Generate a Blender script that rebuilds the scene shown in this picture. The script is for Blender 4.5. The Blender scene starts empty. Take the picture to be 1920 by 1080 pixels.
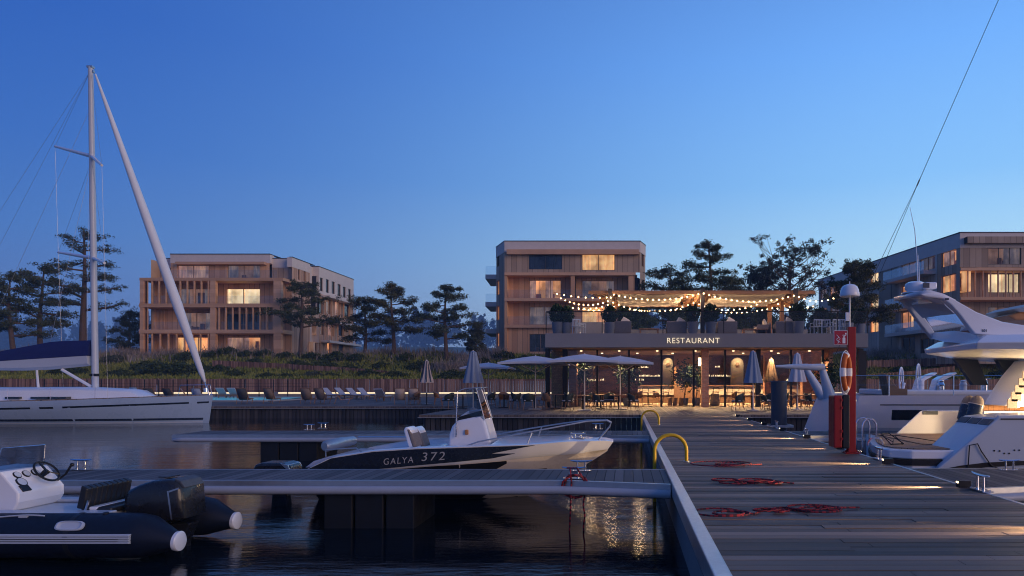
import bpy, math, random
import numpy as np
from mathutils import Vector, Matrix, Euler

R = math.radians
SC = bpy.context.scene
COL = SC.collection

# ---------------------------------------------------------------- camera, world, sun, exposure
F, U0, V0, CZ = 1280.0, 1174.0, 716.0, 2.1
cam_data = bpy.data.cameras.new('camera'); cam = bpy.data.objects.new('camera', cam_data); COL.objects.link(cam)
cam.location = (0, 0, CZ); cam.rotation_euler = (R(90), 0, 0)
cam_data.sensor_width = 36; cam_data.lens = 24
cam_data.shift_x = -214 / 1920; cam_data.shift_y = 176 / 1920
cam_data.clip_start = 0.05; cam_data.clip_end = 4000
SC.camera = cam
SC.view_settings.view_transform = 'Standard'; SC.view_settings.look = 'None'
SC.view_settings.exposure = 0.0; SC.view_settings.gamma = 1.0
SC.cycles.use_denoising = True
SC.cycles.max_bounces = 7; SC.cycles.transparent_max_bounces = 24; SC.cycles.volume_bounces = 0
SC.cycles.caustics_reflective = False; SC.cycles.caustics_refractive = False
SC.cycles.sample_clamp_indirect = 3.0; SC.cycles.pixel_filter_type = 'BLACKMAN_HARRIS'; SC.cycles.filter_width = 1.05

def s2l(c):
    return tuple(((x / 255) / 12.92 if x / 255 <= .04045 else ((x / 255 + .055) / 1.055) ** 2.4) for x in c)

W = bpy.data.worlds.new('World'); SC.world = W; W.use_nodes = True
nt = W.node_tree; nt.nodes.clear()
def N(t, **k):
    n = nt.nodes.new(t)
    for a, b in k.items(): setattr(n, a, b)
    return n
def L(a, b): nt.links.new(a, b)
def math_(op, a, b=None, c=None, clamp=False):
    n = N('ShaderNodeMath', operation=op, use_clamp=clamp)
    for i, x in enumerate((a, b, c)):
        if x is None: continue
        if isinstance(x, (int, float)): n.inputs[i].default_value = x
        else: L(x, n.inputs[i])
    return n.outputs[0]
def ramp_(fac, stops):
    n = N('ShaderNodeValToRGB'); cr = n.color_ramp; cr.interpolation = 'B_SPLINE' if False else 'EASE'
    cr.interpolation = 'LINEAR'
    while len(cr.elements) < len(stops): cr.elements.new(.5)
    for e, (p, c) in zip(cr.elements, stops):
        e.position = p; e.color = (*s2l(c), 1)
    L(fac, n.inputs[0]); return n.outputs[0]
def mixc_(fac, a, b, typ='MIX'):
    n = N('ShaderNodeMix', data_type='RGBA', blend_type=typ)
    for s, x in ((n.inputs[0], fac), (n.inputs[6], a), (n.inputs[7], b)):
        if isinstance(x, (int, float)): s.default_value = x
        elif isinstance(x, tuple): s.default_value = (*x, 1)
        else: L(x, s)
    return n.outputs[2]
tc = N('ShaderNodeTexCoord'); sx = N('ShaderNodeSeparateXYZ'); L(tc.outputs['Generated'], sx.inputs[0])
dx, dy, dz = sx.outputs
hz = math_('SQRT', math_('ADD', math_('MULTIPLY', dx, dx), math_('MULTIPLY', dy, dy)))
ax = math_('DIVIDE', dx, math_('MAXIMUM', hz, .01))            # sine of the bearing, -1 (west) to 1 (east)
el = math_('MAXIMUM', dz, 0.0)
west = ramp_(el, [(0, (80, 116, 178)), (.09, (84, 124, 192)), (.17, (66, 119, 197)), (.27, (50, 106, 194)), (.40, (36, 92, 186)), (.62, (44, 90, 172)), (1, (72, 96, 150))])
east = mixc_(1.0, (1.28, 1.22, 1.10), ramp_(el, [(0, (198, 230, 255)), (.09, (194, 229, 255)), (.17, (168, 216, 255)), (.27, (130, 190, 254)), (.42, (106, 168, 252)), (.62, (70, 118, 206)), (1, (72, 96, 150))]), 'MULTIPLY')
mr = N('ShaderNodeMapRange', interpolation_type='SMOOTHSTEP'); L(ax, mr.inputs[0])
mr.inputs[1].default_value = -0.80; mr.inputs[2].default_value = 0.55
ahead = N('ShaderNodeMapRange', interpolation_type='SMOOTHSTEP'); L(dy, ahead.inputs[0]); ahead.inputs[1].default_value = -.55; ahead.inputs[2].default_value = .15
sky = mixc_(math_('MULTIPLY', mr.outputs[0], ahead.outputs[0]), west, east)
# afterglow over the open sea behind the viewer
back = math_('MULTIPLY', math_('MAXIMUM', math_('MULTIPLY', dy, -1.0), 0.0), math_('POWER', math_('SUBTRACT', 1.0, el, clamp=True), 5.0))
glow = mixc_(1.0, mixc_(1.0, (0, 0, 0), (.14, .12, .13), 'ADD'), back, 'MULTIPLY')
sky = mixc_(1.0, sky, glow, 'ADD')
nish = N('ShaderNodeTexSky', sky_type='NISHITA', sun_disc=False)
nish.sun_elevation = R(1.0); nish.sun_rotation = R(160)
sky = mixc_(.012, sky, nish.outputs[0], 'ADD')
bg = N('ShaderNodeBackground'); L(sky, bg.inputs[0]); bg.inputs[1].default_value = 1.0
wo = N('ShaderNodeOutputWorld'); L(bg.outputs[0], wo.inputs[0])

sun_d = bpy.data.lights.new('sun', 'SUN'); sun = bpy.data.objects.new('sun', sun_d); COL.objects.link(sun)
sun_d.energy = 1.7; sun_d.angle = R(35); sun_d.color = (1.0, .70, .50)
sun.rotation_euler = Vector((-.85, .60, -.20)).to_track_quat('-Z', 'Y').to_euler()

# ---------------------------------------------------------------- placing: a pixel of the photo and a distance give a point
def px(u, Y): return (u - U0) / F * Y
def pz(v, Y): return CZ - (v - V0) / F * Y
def P(u, v, Y): return (px(u, Y), Y, pz(v, Y))
def G(u, v, Z=.7):
    Y = F * (CZ - Z) / (v - V0); return (px(u, Y), Y, Z)

# ---------------------------------------------------------------- materials
def new_mat(name):
    m = bpy.data.materials.new(name); m.use_nodes = True
    t = m.node_tree; b = t.nodes['Principled BSDF']; return m, t, b
def lnk(t, a, b): t.links.new(a, b)
def coords(t, scale=(1, 1, 1), src='Object'):
    c = t.nodes.new('ShaderNodeTexCoord'); mp = t.nodes.new('ShaderNodeMapping'); mp.inputs['Scale'].default_value = scale
    lnk(t, c.outputs[src], mp.inputs[0]); return mp.outputs[0]
def noise(t, vec, scale, detail=4, rough=.55):
    n = t.nodes.new('ShaderNodeTexNoise'); n.inputs['Scale'].default_value = scale; n.inputs['Detail'].default_value = detail
    n.inputs['Roughness'].default_value = rough
    lnk(t, vec, n.inputs['Vector']); return n.outputs['Fac']
def mixn(t, fac, a, b, typ='MIX'):
    n = t.nodes.new('ShaderNodeMix'); n.data_type = 'RGBA'; n.blend_type = typ
    for s, x in ((n.inputs[0], fac), (n.inputs[6], a), (n.inputs[7], b)):
        if isinstance(x, (int, float)): s.default_value = x
        elif isinstance(x, tuple): s.default_value = (*x[:3], 1)
        else: lnk(t, x, s)
    return n.outputs[2]
def mth(t, op, a, b=0.0, clamp=False):
    n = t.nodes.new('ShaderNodeMath'); n.operation = op; n.use_clamp = clamp
    for s, x in ((n.inputs[0], a), (n.inputs[1], b)):
        if isinstance(x, (int, float)): s.default_value = x
        else: lnk(t, x, s)
    return n.outputs[0]
def bump(t, b, h, strength=.3, dist=.01):
    n = t.nodes.new('ShaderNodeBump'); n.inputs['Strength'].default_value = strength; n.inputs['Distance'].default_value = dist
    lnk(t, h, n.inputs['Height']); lnk(t, n.outputs[0], b.inputs['Normal'])
def rng(t, x, a, b, c, d):
    n = t.nodes.new('ShaderNodeMapRange'); lnk(t, x, n.inputs[0])
    for i, k in enumerate((a, b, c, d)): n.inputs[i + 1].default_value = k
    return n.outputs[0]

def plain(name, col, rough=.5, metal=0.0, vary=.12, scale=3.0, bmp=0.0, spec=.32, coat=0.0, rvary=.1):
    m, t, b = new_mat(name)
    n = noise(t, coords(t), scale)
    lo = tuple(x * (1 - vary) for x in col); hi = tuple(min(1, x * (1 + vary)) for x in col)
    lnk(t, mixn(t, n, lo, hi), b.inputs['Base Color'])
    n2 = noise(t, coords(t), scale * 4, 3)
    lnk(t, rng(t, n2, .3, .7, max(.02, rough - rvary), min(1, rough + rvary)), b.inputs['Roughness'])
    b.inputs['Metallic'].default_value = metal; b.inputs['Specular IOR Level'].default_value = spec
    b.inputs['Coat Weight'].default_value = coat
    if bmp: bump(t, b, noise(t, coords(t), scale * 12, 5), bmp, .01)
    return m
def boards(name, c1, c2, axis, pitch, grain, rough=.75, gap=.04, wear=.35, spec=.3):
    """boards laid side by side across AXIS, grain running along the axis GRAIN"""
    m, t, b = new_mat(name)
    c = t.nodes.new('ShaderNodeTexCoord'); s = t.nodes.new('ShaderNodeSeparateXYZ'); lnk(t, c.outputs['Object'], s.inputs[0])
    q = mth(t, 'DIVIDE', s.outputs['XYZ'.index(axis)], pitch)
    fl = mth(t, 'FLOOR', q); fr = mth(t, 'FRACT', q)
    wn = t.nodes.new('ShaderNodeTexWhiteNoise'); wn.noise_dimensions = '1D'; lnk(t, fl, wn.inputs['W'])
    sc = [14.0, 14.0, 14.0]; sc['XYZ'.index(grain)] = .8
    g = noise(t, coords(t, tuple(sc)), 1.6, 6, .65)
    big = noise(t, coords(t), .35, 3)
    tone = rng(t, mth(t, 'ADD', mth(t, 'MULTIPLY', wn.outputs[0], .5), mth(t, 'MULTIPLY', g, .5)), .28, .70, 0, 1)
    col = mixn(t, tone, c1, c2)
    col = mixn(t, rng(t, big, .35, .7, 0.0, wear), col, tuple(x * .55 for x in c1))
    edge = mth(t, 'LESS_THAN', mth(t, 'MINIMUM', fr, mth(t, 'SUBTRACT', 1.0, fr)), gap)
    if gap > 0: col = mixn(t, edge, col, tuple(x * .12 for x in c1))
    lnk(t, col, b.inputs['Base Color'])
    lnk(t, rng(t, g, .2, .8, rough - .15, rough + .1), b.inputs['Roughness']); b.inputs['Specular IOR Level'].default_value = spec
    h = mth(t, 'SUBTRACT', mth(t, 'MULTIPLY', g, .5), mth(t, 'MULTIPLY', edge, 1.0))
    bump(t, b, h, .5, .012)
    return m
def emit(name, col, strength):
    m, t, b = new_mat(name)
    b.inputs['Base Color'].default_value = (*[min(1, x) * .6 for x in col], 1)
    b.inputs['Emission Color'].default_value = (*col, 1); b.inputs['Emission Strength'].default_value = strength
    return m
def glass(name, tint=(.9, .95, 1), refl=1.0, dark=0.0):
    m = bpy.data.materials.new(name); m.use_nodes = True; t = m.node_tree; t.nodes.clear()
    o = t.nodes.new('ShaderNodeOutputMaterial'); tr = t.nodes.new('ShaderNodeBsdfTransparent'); tr.inputs[0].default_value = (*tint, 1)
    gl = t.nodes.new('ShaderNodeBsdfGlossy'); gl.inputs['Roughness'].default_value = .03; gl.inputs[0].default_value = (1, 1, 1, 1)
    fr = t.nodes.new('ShaderNodeFresnel'); fr.inputs[0].default_value = 1.5
    mx = t.nodes.new('ShaderNodeMixShader')
    lnk(t, mth(t, 'MULTIPLY', fr.outputs[0], refl, True), mx.inputs[0]); lnk(t, tr.outputs[0], mx.inputs[1]); lnk(t, gl.outputs[0], mx.inputs[2])
    lnk(t, mx.outputs[0], o.inputs[0]); return m
def curtain(name, c1, c2, emis, seedscale=1.0):
    """a drawn curtain with folds and the furnished room behind it"""
    m, t, b = new_mat(name)
    v = coords(t, (1, 1, .12)); n = noise(t, v, 3.2 * seedscale, 5, .7); n2 = noise(t, coords(t, (1, 1, 1)), .55, 2)
    f = rng(t, n, .35, .65, 0, 1)
    col = mixn(t, f, c1, c2)
    col = mixn(t, rng(t, n2, .42, .6, 0, .75), col, tuple(x * .35 for x in c1))
    lnk(t, col, b.inputs['Base Color']); b.inputs['Roughness'].default_value = .9; b.inputs['Specular IOR Level'].default_value = .1
    lnk(t, col, b.inputs['Emission Color']); b.inputs['Emission Strength'].default_value = emis
    return m

def foliage(name, c1, c2, c3, scale=.6):
    m, t, b = new_mat(name)
    n = noise(t, coords(t), scale, 3); n2 = noise(t, coords(t), scale * 9, 3)
    col = mixn(t, rng(t, n, .35, .65, 0, 1), c1, c2); col = mixn(t, rng(t, n2, .5, .75, 0, .8), col, c3)
    lnk(t, col, b.inputs['Base Color']); b.inputs['Roughness'].default_value = .7; b.inputs['Specular IOR Level'].default_value = .15
    return m
def tiles(name, c1, c2, mortar, w=.24, h=.075):
    m, t, b = new_mat(name)
    c = t.nodes.new('ShaderNodeTexCoord'); s = t.nodes.new('ShaderNodeSeparateXYZ'); lnk(t, c.outputs['Object'], s.inputs[0])
    cb = t.nodes.new('ShaderNodeCombineXYZ'); lnk(t, mth(t, 'ADD', s.outputs[0], s.outputs[1]), cb.inputs[0]); lnk(t, s.outputs[2], cb.inputs[1])
    br = t.nodes.new('ShaderNodeTexBrick'); lnk(t, cb.outputs[0], br.inputs['Vector'])
    br.inputs['Color1'].default_value = (*c1, 1); br.inputs['Color2'].default_value = (*c2, 1); br.inputs['Mortar'].default_value = (*mortar, 1)
    br.inputs['Scale'].default_value = 1; br.inputs['Brick Width'].default_value = w; br.inputs['Row Height'].default_value = h; br.inputs['Mortar Size'].default_value = .008
    n = noise(t, coords(t), 8, 4)
    lnk(t, mixn(t, rng(t, n, .3, .7, 0, .5), br.outputs[0], tuple(x * .5 for x in c1)), b.inputs['Base Color'])
    b.inputs['Roughness'].default_value = .8; bump(t, b, br.outputs['Fac'], -.4, .01)
    return m

M = {}
M['pier_deck'] = boards('pier deck wood', (.042, .030, .026), (.275, .19, .145), 'Y', .145, 'X', gap=0, spec=.28, rough=.60)
M['finger_deck'] = boards('finger deck wood', (.075, .068, .070), (.17, .15, .15), 'X', .14, 'Y', gap=.05)
M['terrace_deck'] = boards('terrace deck wood', (.11, .085, .075), (.22, .17, .14), 'X', .14, 'Y', gap=.05)
M['quay_boards'] = boards('quay wall boards', (.030, .030, .036), (.085, .078, .080), 'X', .22, 'Z', gap=.05)
M['clad'] = boards('larch cladding', (.56, .305, .16), (.74, .44, .245), 'X', .62, 'Z', gap=.025, wear=.25)
M['clad_grey'] = boards('weathered cladding', (.40, .28, .19), (.54, .39, .27), 'X', .62, 'Z', gap=.025, wear=.3)
M['clad_side'] = boards('larch cladding side', (.48, .28, .175), (.62, .40, .27), 'Y', .62, 'Z', gap=.025, wear=.25)
M['clad_dark'] = boards('grey brown cladding', (.32, .235, .17), (.44, .335, .25), 'X', .62, 'Z', gap=.025, wear=.3)
M['clad_dark_side'] = boards('grey brown cladding side', (.50, .38, .30), (.66, .52, .42), 'Y', .62, 'Z', gap=.025, wear=.3)
M['frame_wood'] = boards('frame timber', (.56, .32, .18), (.72, .435, .26), 'Z', .5, 'X', gap=0)
M['fence_wood'] = boards('retaining wall boards', (.16, .080, .055), (.44, .25, .17), 'X', .16, 'Z', gap=.06)
M['warm_wood'] = boards('warm planed wood', (.28, .13, .06), (.42, .21, .10), 'X', .12, 'Y', gap=.03)
M['teak'] = boards('teak planks', (.20, .13, .085), (.30, .20, .14), 'Y', .06, 'X', gap=.06)
M['slat_wood'] = plain('oiled wood', (.26, .14, .075), .6, vary=.3, scale=9)
M['chair_wood'] = plain('orange chair wood', (.42, .18, .07), .5, vary=.2, scale=8)
M['parapet'] = plain('pale render', (.64, .56, .50), .85, vary=.10, scale=1.6, bmp=.25)
M['dark_trim'] = plain('dark sheet metal', (.05, .05, .06), .4, .6)
M['concrete'] = plain('fascia concrete', (.20, .195, .20), .8, vary=.10, scale=1.2, bmp=.2)
M['concrete_lt'] = plain('light concrete', (.36, .35, .35), .75, vary=.12, scale=2.0, bmp=.2)
M['float'] = plain('black float plastic', (.012, .012, .014), .5, vary=.3, scale=2)
M['alu'] = plain('dull aluminium', (.52, .53, .55), .38, .9, vary=.12, scale=6)
M['fender_rail'] = plain('pale fender rail', (.40, .42, .46), .4, .0, vary=.1, scale=3)
M['steel'] = plain('polished steel', (.70, .70, .72), .16, 1.0, vary=.05, scale=8)
M['zinc'] = plain('galvanised steel', (.42, .43, .45), .4, .8, vary=.15, scale=9)
M['black'] = plain('black paint', (.012, .012, .014), .4)
M['black_metal'] = plain('black metal', (.018, .017, .018), .45, .3)
M['gel'] = plain('white gelcoat', (.80, .80, .82), .22, vary=.03, scale=.8, coat=.4, rvary=.015)
M['gel_grey'] = plain('pale grey gelcoat', (.50, .54, .60), .3, vary=.04, scale=1.5, coat=.2, rvary=.015)
M['gel_shaded'] = plain('shaded white gelcoat', (.34, .44, .57), .28, vary=.04, scale=.8, coat=.25, rvary=.015)  # white hull darkened and cooled: its shade is put into the colour
M['gel_warm'] = plain('warm white gelcoat', (.74, .68, .68), .3, vary=.04, scale=.8, coat=.25, rvary=.015)
M['navy'] = plain('navy gelcoat', (.022, .032, .055), .25, vary=.15, coat=.3)
M['navy_tube'] = plain('navy hypalon', (.006, .010, .024), .5, vary=.2, scale=4, bmp=.08)
M['canvas_blue'] = plain('blue sail cover', (.013, .020, .105), .85, vary=.2, scale=4, bmp=.2)
M['canvas_white'] = plain('white canvas', (.72, .73, .75), .8, vary=.06, scale=3, bmp=.15)
M['vinyl'] = plain('dark vinyl', (.018, .020, .026), .38, vary=.2, scale=9, bmp=.1)
M['cowl'] = plain('black cowling', (.014, .015, .020), .3, vary=.15, coat=.3)
M['red'] = plain('red paint', (.30, .012, .012), .4, vary=.12, scale=4)
M['red_sign'] = plain('sign red', (.38, .02, .045), .5, vary=.05)
M['white'] = plain('white paint', (.8, .8, .8), .5, vary=.04)
M['orange'] = plain('lifebuoy orange', (.46, .095, .015), .55, vary=.1, scale=6)
M['yellow'] = plain('yellow paint', (.62, .38, .015), .42, vary=.12, scale=7)
M['pile'] = plain('pile plastic', (.055, .065, .085), .5, vary=.12, scale=5)
M['umb_blue'] = plain('pale umbrella cloth', (.50, .52, .58), .85, vary=.06, scale=3, bmp=.1)
M['umb_grey'] = plain('grey blue umbrella cloth', (.22, .27, .36), .85, vary=.12, scale=5, bmp=.15)
M['umb_cream'] = plain('cream umbrella cloth', (.60, .50, .43), .85, vary=.1, scale=5, bmp=.15)
M['umb_tan'] = plain('tan umbrella cloth', (.26, .17, .10), .85, vary=.12, scale=5, bmp=.15)
M['sail_cloth'] = plain('cream shade sail', (.66, .58, .50), .9, vary=.06, scale=2, bmp=.15)
M['chair_green'] = plain('dark green shell', (.030, .042, .040), .55, vary=.15)
M['cushion'] = plain('grey cushion', (.42, .42, .46), .9, vary=.1, scale=8, bmp=.2)
M['cushion_cream'] = plain('cream cushion', (.70, .62, .52), .9, vary=.08, scale=8, bmp=.2)
M['rattan'] = plain('taupe rattan', (.20, .165, .15), .8, vary=.3, scale=30, bmp=.4)
M['sling_dark'] = plain('dark grey sling', (.07, .08, .10), .85, vary=.1, scale=10)
M['sling_brown'] = plain('taupe sling', (.24, .19, .165), .85, vary=.15, scale=10)
M['sling_blue'] = plain('pale blue towel', (.30, .38, .55), .9, vary=.1, scale=10)
M['sling_cream'] = plain('cream sling', (.62, .50, .42), .85, vary=.1, scale=10)
M['planter'] = plain('grey planter', (.16, .17, .20), .7, vary=.12, scale=5, bmp=.15)
M['brick'] = tiles('terracotta brick', (.54, .22, .12), (.68, .34, .20), (.36, .26, .2))
M['bronze_tile'] = tiles('bronze tile', (.34, .23, .11), (.50, .36, .18), (.2, .15, .1), .10, .10)
M['wall_tile'] = tiles('dark wall tile', (.15, .060, .045), (.24, .10, .07), (.08, .05, .04), .2, .07)
M['interior_floor'] = boards('restaurant floor', (.50, .37, .25), (.72, .56, .40), 'Y', .9, 'X', gap=.03, rough=.45)
M['plaster'] = plain('warm plaster', (.60, .48, .34), .85, vary=.12, scale=4, bmp=.4)
M['counter'] = plain('pale stone counter', (.74, .64, .50), .45, vary=.08, scale=5)
M['ceiling'] = plain('brown ceiling', (.38, .24, .15), .8, vary=.1)
M['bark'] = plain('pine bark', (.11, .070, .050), .9, vary=.4, scale=7, bmp=.6)
M['needles'] = foliage('pine needles', (.040, .056, .026), (.080, .088, .036), (.115, .105, .042))
M['needles_olive'] = foliage('olive pine needles', (.052, .055, .018), (.10, .090, .026), (.14, .115, .035))
M['leaves'] = foliage('broad leaves', (.030, .038, .026), (.055, .055, .036), (.085, .075, .05))
M['shrub'] = foliage('shrub leaves', (.028, .044, .014), (.068, .086, .026), (.10, .115, .038))
M['shrub_grey'] = foliage('grey shrub leaves', (.055, .068, .044), (.10, .11, .07), (.14, .145, .10))
M['plant_green'] = foliage('plant leaves', (.010, .026, .014), (.025, .05, .025), (.04, .07, .03), 2)
M['grass'] = foliage('dune grass', (.13, .15, .025), (.27, .27, .05), (.38, .33, .09), .35)
M['grass_pale'] = foliage('pale plume grass', (.20, .16, .13), (.34, .28, .23), (.42, .35, .30), .5)
M['soil'] = foliage('dune ground', (.040, .052, .014), (.085, .092, .026), (.12, .11, .045), .3)
M['far_trees'] = foliage('distant wood', (.018, .026, .022), (.03, .04, .03), (.04, .05, .035), .2)
M['win_frame'] = plain('window frame wood', (.34, .22, .15), .6, vary=.15)
M['win_frame_dark'] = plain('dark window frame', (.055, .045, .042), .5)
M['window_glass'] = glass('window glass', (.93, .95, .97), 1.0)
M['rest_glass'] = glass('restaurant glass', (.96, .97, .97), 1.0)
M['rail_glass'] = glass('balustrade glass', (.90, .93, .96), .5)
M['smoke_glass'] = glass('smoked screen', (.42, .47, .55), 1.2)
M['boat_glass'] = plain('boat window', (.012, .015, .022), .08, vary=.1, spec=.8)
M['lit_bright'] = curtain('lit curtain pale', (1.0, .70, .36), (1.0, .80, .50), 1.05)
M['lit_amber'] = curtain('lit curtain amber', (.85, .40, .13), (1.0, .62, .27), .9, 1.2)
M['lit_pink'] = curtain('dim curtain rose', (.36, .20, .18), (.80, .45, .28), .55, .9)
M['lit_dim'] = curtain('dim curtain grey', (.22, .18, .20), (.58, .40, .30), .34, .8)
M['lit_dark'] = curtain('faint glow curtain', (.05, .055, .075), (.10, .10, .13), .05, .8)  # no lamp behind; a faint glow is put into the curtain colour
M['room_warm'] = curtain('lit room', (.75, .36, .14), (1.0, .60, .28), .62, .4)
M['room_dim'] = curtain('dim room', (.40, .22, .14), (.60, .36, .24), .26, .4)
M['room_dark'] = curtain('faint glow room', (.03, .032, .045), (.06, .06, .075), .03, .4)  # dark room given a slight glow of its own, without a lamp
M['led'] = emit('led strip', (1.0, .80, .48), 1.8)
M['bulb'] = emit('festoon bulb', (1.0, .60, .26), 26.0)
M['lamp_glow'] = emit('lamp glow', (1.0, .76, .42), 7.0)
M['letter'] = emit('sign lettering', (1.0, .83, .58), .95)
M['pool'] = emit('lit pool water', (.05, .34, .52), .42)
M['bottles'] = emit('backlit shelf', (1.0, .74, .42), 2.0)
M['hull_bottom'] = plain('cream hull bottom', (.66, .58, .50), .3, vary=.03, coat=.2)
M['downlight'] = emit('downlight lens', (1.0, .74, .42), 3.0)
# ---------------------------------------------------------------- mesh helpers
ORG = {}
def origin_of(o):
    v = Vector((0, 0, 0))
    while o is not None:
        v = v + Vector(ORG.get(o.name, (0, 0, 0))); o = o.parent
    return v
class MB:
    """collects shapes; build() links them as one mesh object"""
    def __init__(s): s.v = []; s.f = []
    def add(s, vs, fs):
        k = len(s.v); s.v += [tuple(p) for p in vs]; s.f += [tuple(i + k for i in f) for f in fs]; return s
    def box(s, x0, x1, y0, y1, z0, z1):
        return s.add([(x0, y0, z0), (x1, y0, z0), (x1, y1, z0), (x0, y1, z0), (x0, y0, z1), (x1, y0, z1), (x1, y1, z1), (x0, y1, z1)],
                     [(0, 3, 2, 1), (4, 5, 6, 7), (0, 1, 5, 4), (1, 2, 6, 5), (2, 3, 7, 6), (3, 0, 4, 7)])
    def obox(s, c, size, rot=(0, 0, 0)):
        m = Euler(rot).to_matrix(); hx, hy, hz_ = [k / 2 for k in size]
        vs = [Vector(c) + m @ Vector((a * hx, b * hy, d * hz_)) for d in (-1, 1) for a, b in ((-1, -1), (1, -1), (1, 1), (-1, 1))]
        return s.add(vs, [(0, 3, 2, 1), (4, 5, 6, 7), (0, 1, 5, 4), (1, 2, 6, 5), (2, 3, 7, 6), (3, 0, 4, 7)])
    def hexa(s, b, t):
        return s.add(list(b) + list(t), [(0, 3, 2, 1), (4, 5, 6, 7), (0, 1, 5, 4), (1, 2, 6, 5), (2, 3, 7, 6), (3, 0, 4, 7)])
    def bar(s, p0, p1, w, h):
        p0, p1 = Vector(p0), Vector(p1); d = (p1 - p0).normalized()
        up = Vector((0, 0, 1)) if abs(d.z) < .95 else Vector((1, 0, 0))
        a = d.cross(up).normalized() * (w / 2); b = a.cross(d).normalized() * (h / 2)
        return s.hexa([p0 - a - b, p0 + a - b, p1 + a - b, p1 - a - b], [p0 - a + b, p0 + a + b, p1 + a + b, p1 - a + b])
    def tube(s, pts, r, n=8, closed=False, cap=True):
        pts = [Vector(p) for p in pts]; m = len(pts); rs = r if isinstance(r, (list, tuple)) else [r] * m
        prev = None; vs = []
        for i, p in enumerate(pts):
            d = (pts[(i + 1) % m] - pts[i - 1]) if closed else (pts[min(i + 1, m - 1)] - pts[max(i - 1, 0)])
            d = d.normalized() if d.length > 1e-9 else Vector((0, 0, 1))
            if prev is None:
                a = d.cross(Vector((0, 0, 1)) if abs(d.z) < .9 else Vector((1, 0, 0))).normalized()
            else:
                a = prev - d * prev.dot(d); a = a.normalized() if a.length > 1e-6 else d.orthogonal().normalized()
            prev = a; b = d.cross(a)
            vs += [p + (a * math.cos(2 * math.pi * k / n) + b * math.sin(2 * math.pi * k / n)) * rs[i] for k in range(n)]
        fs = [(i * n + k, i * n + (k + 1) % n, ((i + 1) % m) * n + (k + 1) % n, ((i + 1) % m) * n + k) for i in range(m if closed else m - 1) for k in range(n)]
        if cap and not closed: fs += [tuple(range(n))[::-1], tuple((m - 1) * n + k for k in range(n))]
        return s.add(vs, fs)
    def cyl(s, p0, p1, r0, r1=None, n=14): return s.tube([p0, p1], [r0, r0 if r1 is None else r1], n)
    def lathe(s, prof, c=(0, 0, 0), n=20, mod=None, a0=0.0):
        vs = []
        for r, z in prof:
            for k in range(n):
                t = 2 * math.pi * k / n + a0; q = r * (mod(t, z) if mod else 1)
                vs.append((c[0] + q * math.cos(t), c[1] + q * math.sin(t), c[2] + z))
        m = len(prof)
        fs = [(i * n + k, i * n + (k + 1) % n, (i + 1) * n + (k + 1) % n, (i + 1) * n + k) for i in range(m - 1) for k in range(n)]
        fs += [tuple(range(n))[::-1], tuple((m - 1) * n + k for k in range(n))]
        return s.add(vs, fs)
    def loft(s, rows, cap=False, ring=False):
        n = len(rows[0]); m = len(rows)
        vs = [p for r in rows for p in r]
        fs = [(i * n + k, i * n + (k + 1) % n, (i + 1) * n + (k + 1) % n, (i + 1) * n + k) for i in range(m - 1) for k in range(n if ring else n - 1)]
        if cap: fs += [tuple(range(n))[::-1], tuple((m - 1) * n + k for k in range(n))]
        return s.add(vs, fs)
    def prism(s, poly, a0, a1, axis='Y', taper=None):
        """outline extruded along an axis; Y: (x,z) pairs, Z: (x,y), X: (y,z)"""
        def mk(p, a): return {'Y': (p[0], a, p[1]), 'Z': (p[0], p[1], a), 'X': (a, p[0], p[1])}[axis]
        n = len(poly); q = taper or poly
        vs = [mk(p, a0) for p in poly] + [mk(p, a1) for p in q]
        fs = [tuple(range(n))[::-1], tuple(range(n, 2 * n))] + [(k, (k + 1) % n, n + (k + 1) % n, n + k) for k in range(n)]
        return s.add(vs, fs)
    def ball(s, c, r, n=10, sq=(1, 1, 1)):
        rows = []
        for i in range(n // 2 + 1):
            t = math.pi * i / (n // 2); rr = max(1e-4, math.sin(t))
            rows.append([(c[0] + sq[0] * r * rr * math.cos(2 * math.pi * k / n), c[1] + sq[1] * r * rr * math.sin(2 * math.pi * k / n), c[2] - sq[2] * r * math.cos(t)) for k in range(n)])
        return s.loft(rows, ring=True, cap=True)
    def quad(s, a, b, c, d): return s.add([a, b, c, d], [(0, 1, 2, 3)])
    def build(s, name, mat, parent=None, smooth=False, bevel=0.0, base=None, solid=0.0, seg=2):
        me = bpy.data.meshes.new(name); o = bpy.data.objects.new(name, me); COL.objects.link(o)
        if parent is not None:
            off = origin_of(parent); o.parent = parent
        else:
            if base is None:
                a = np.array(s.v); base = ((a[:, 0].min() + a[:, 0].max()) / 2, (a[:, 1].min() + a[:, 1].max()) / 2, a[:, 2].min())
            off = Vector(base); o.location = off; ORG[o.name] = tuple(off)
        me.from_pydata([(p[0] - off.x, p[1] - off.y, p[2] - off.z) for p in s.v], [], s.f); me.update()
        if isinstance(mat, (list, tuple)): [me.materials.append(m) for m in mat]
        else: me.materials.append(mat)
        if smooth:
            me.polygons.foreach_set('use_smooth', [True] * len(me.polygons))
            try: me.set_sharp_from_angle(angle=R(38))
            except Exception: pass
        if solid:
            md = o.modifiers.new('thickness', 'SOLIDIFY'); md.thickness = solid; md.offset = 0
        if bevel:
            md = o.modifiers.new('soft edges', 'BEVEL'); md.width = bevel; md.segments = seg; md.limit_method = 'ANGLE'
        return o
def tag(o, label, cat, group=None, kind=None):
    o['label'] = label; o['category'] = cat
    if group: o['group'] = group
    if kind: o['kind'] = kind
    return o
def thing(name, label, cat, loc=(0, 0, 0), rz=0.0, group=None):
    o = bpy.data.objects.new(name, None); COL.objects.link(o); o.location = loc; o.rotation_euler = (0, 0, rz)
    ORG[o.name] = tuple(loc); o.empty_display_size = .2
    return tag(o, label, cat, group)
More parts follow.
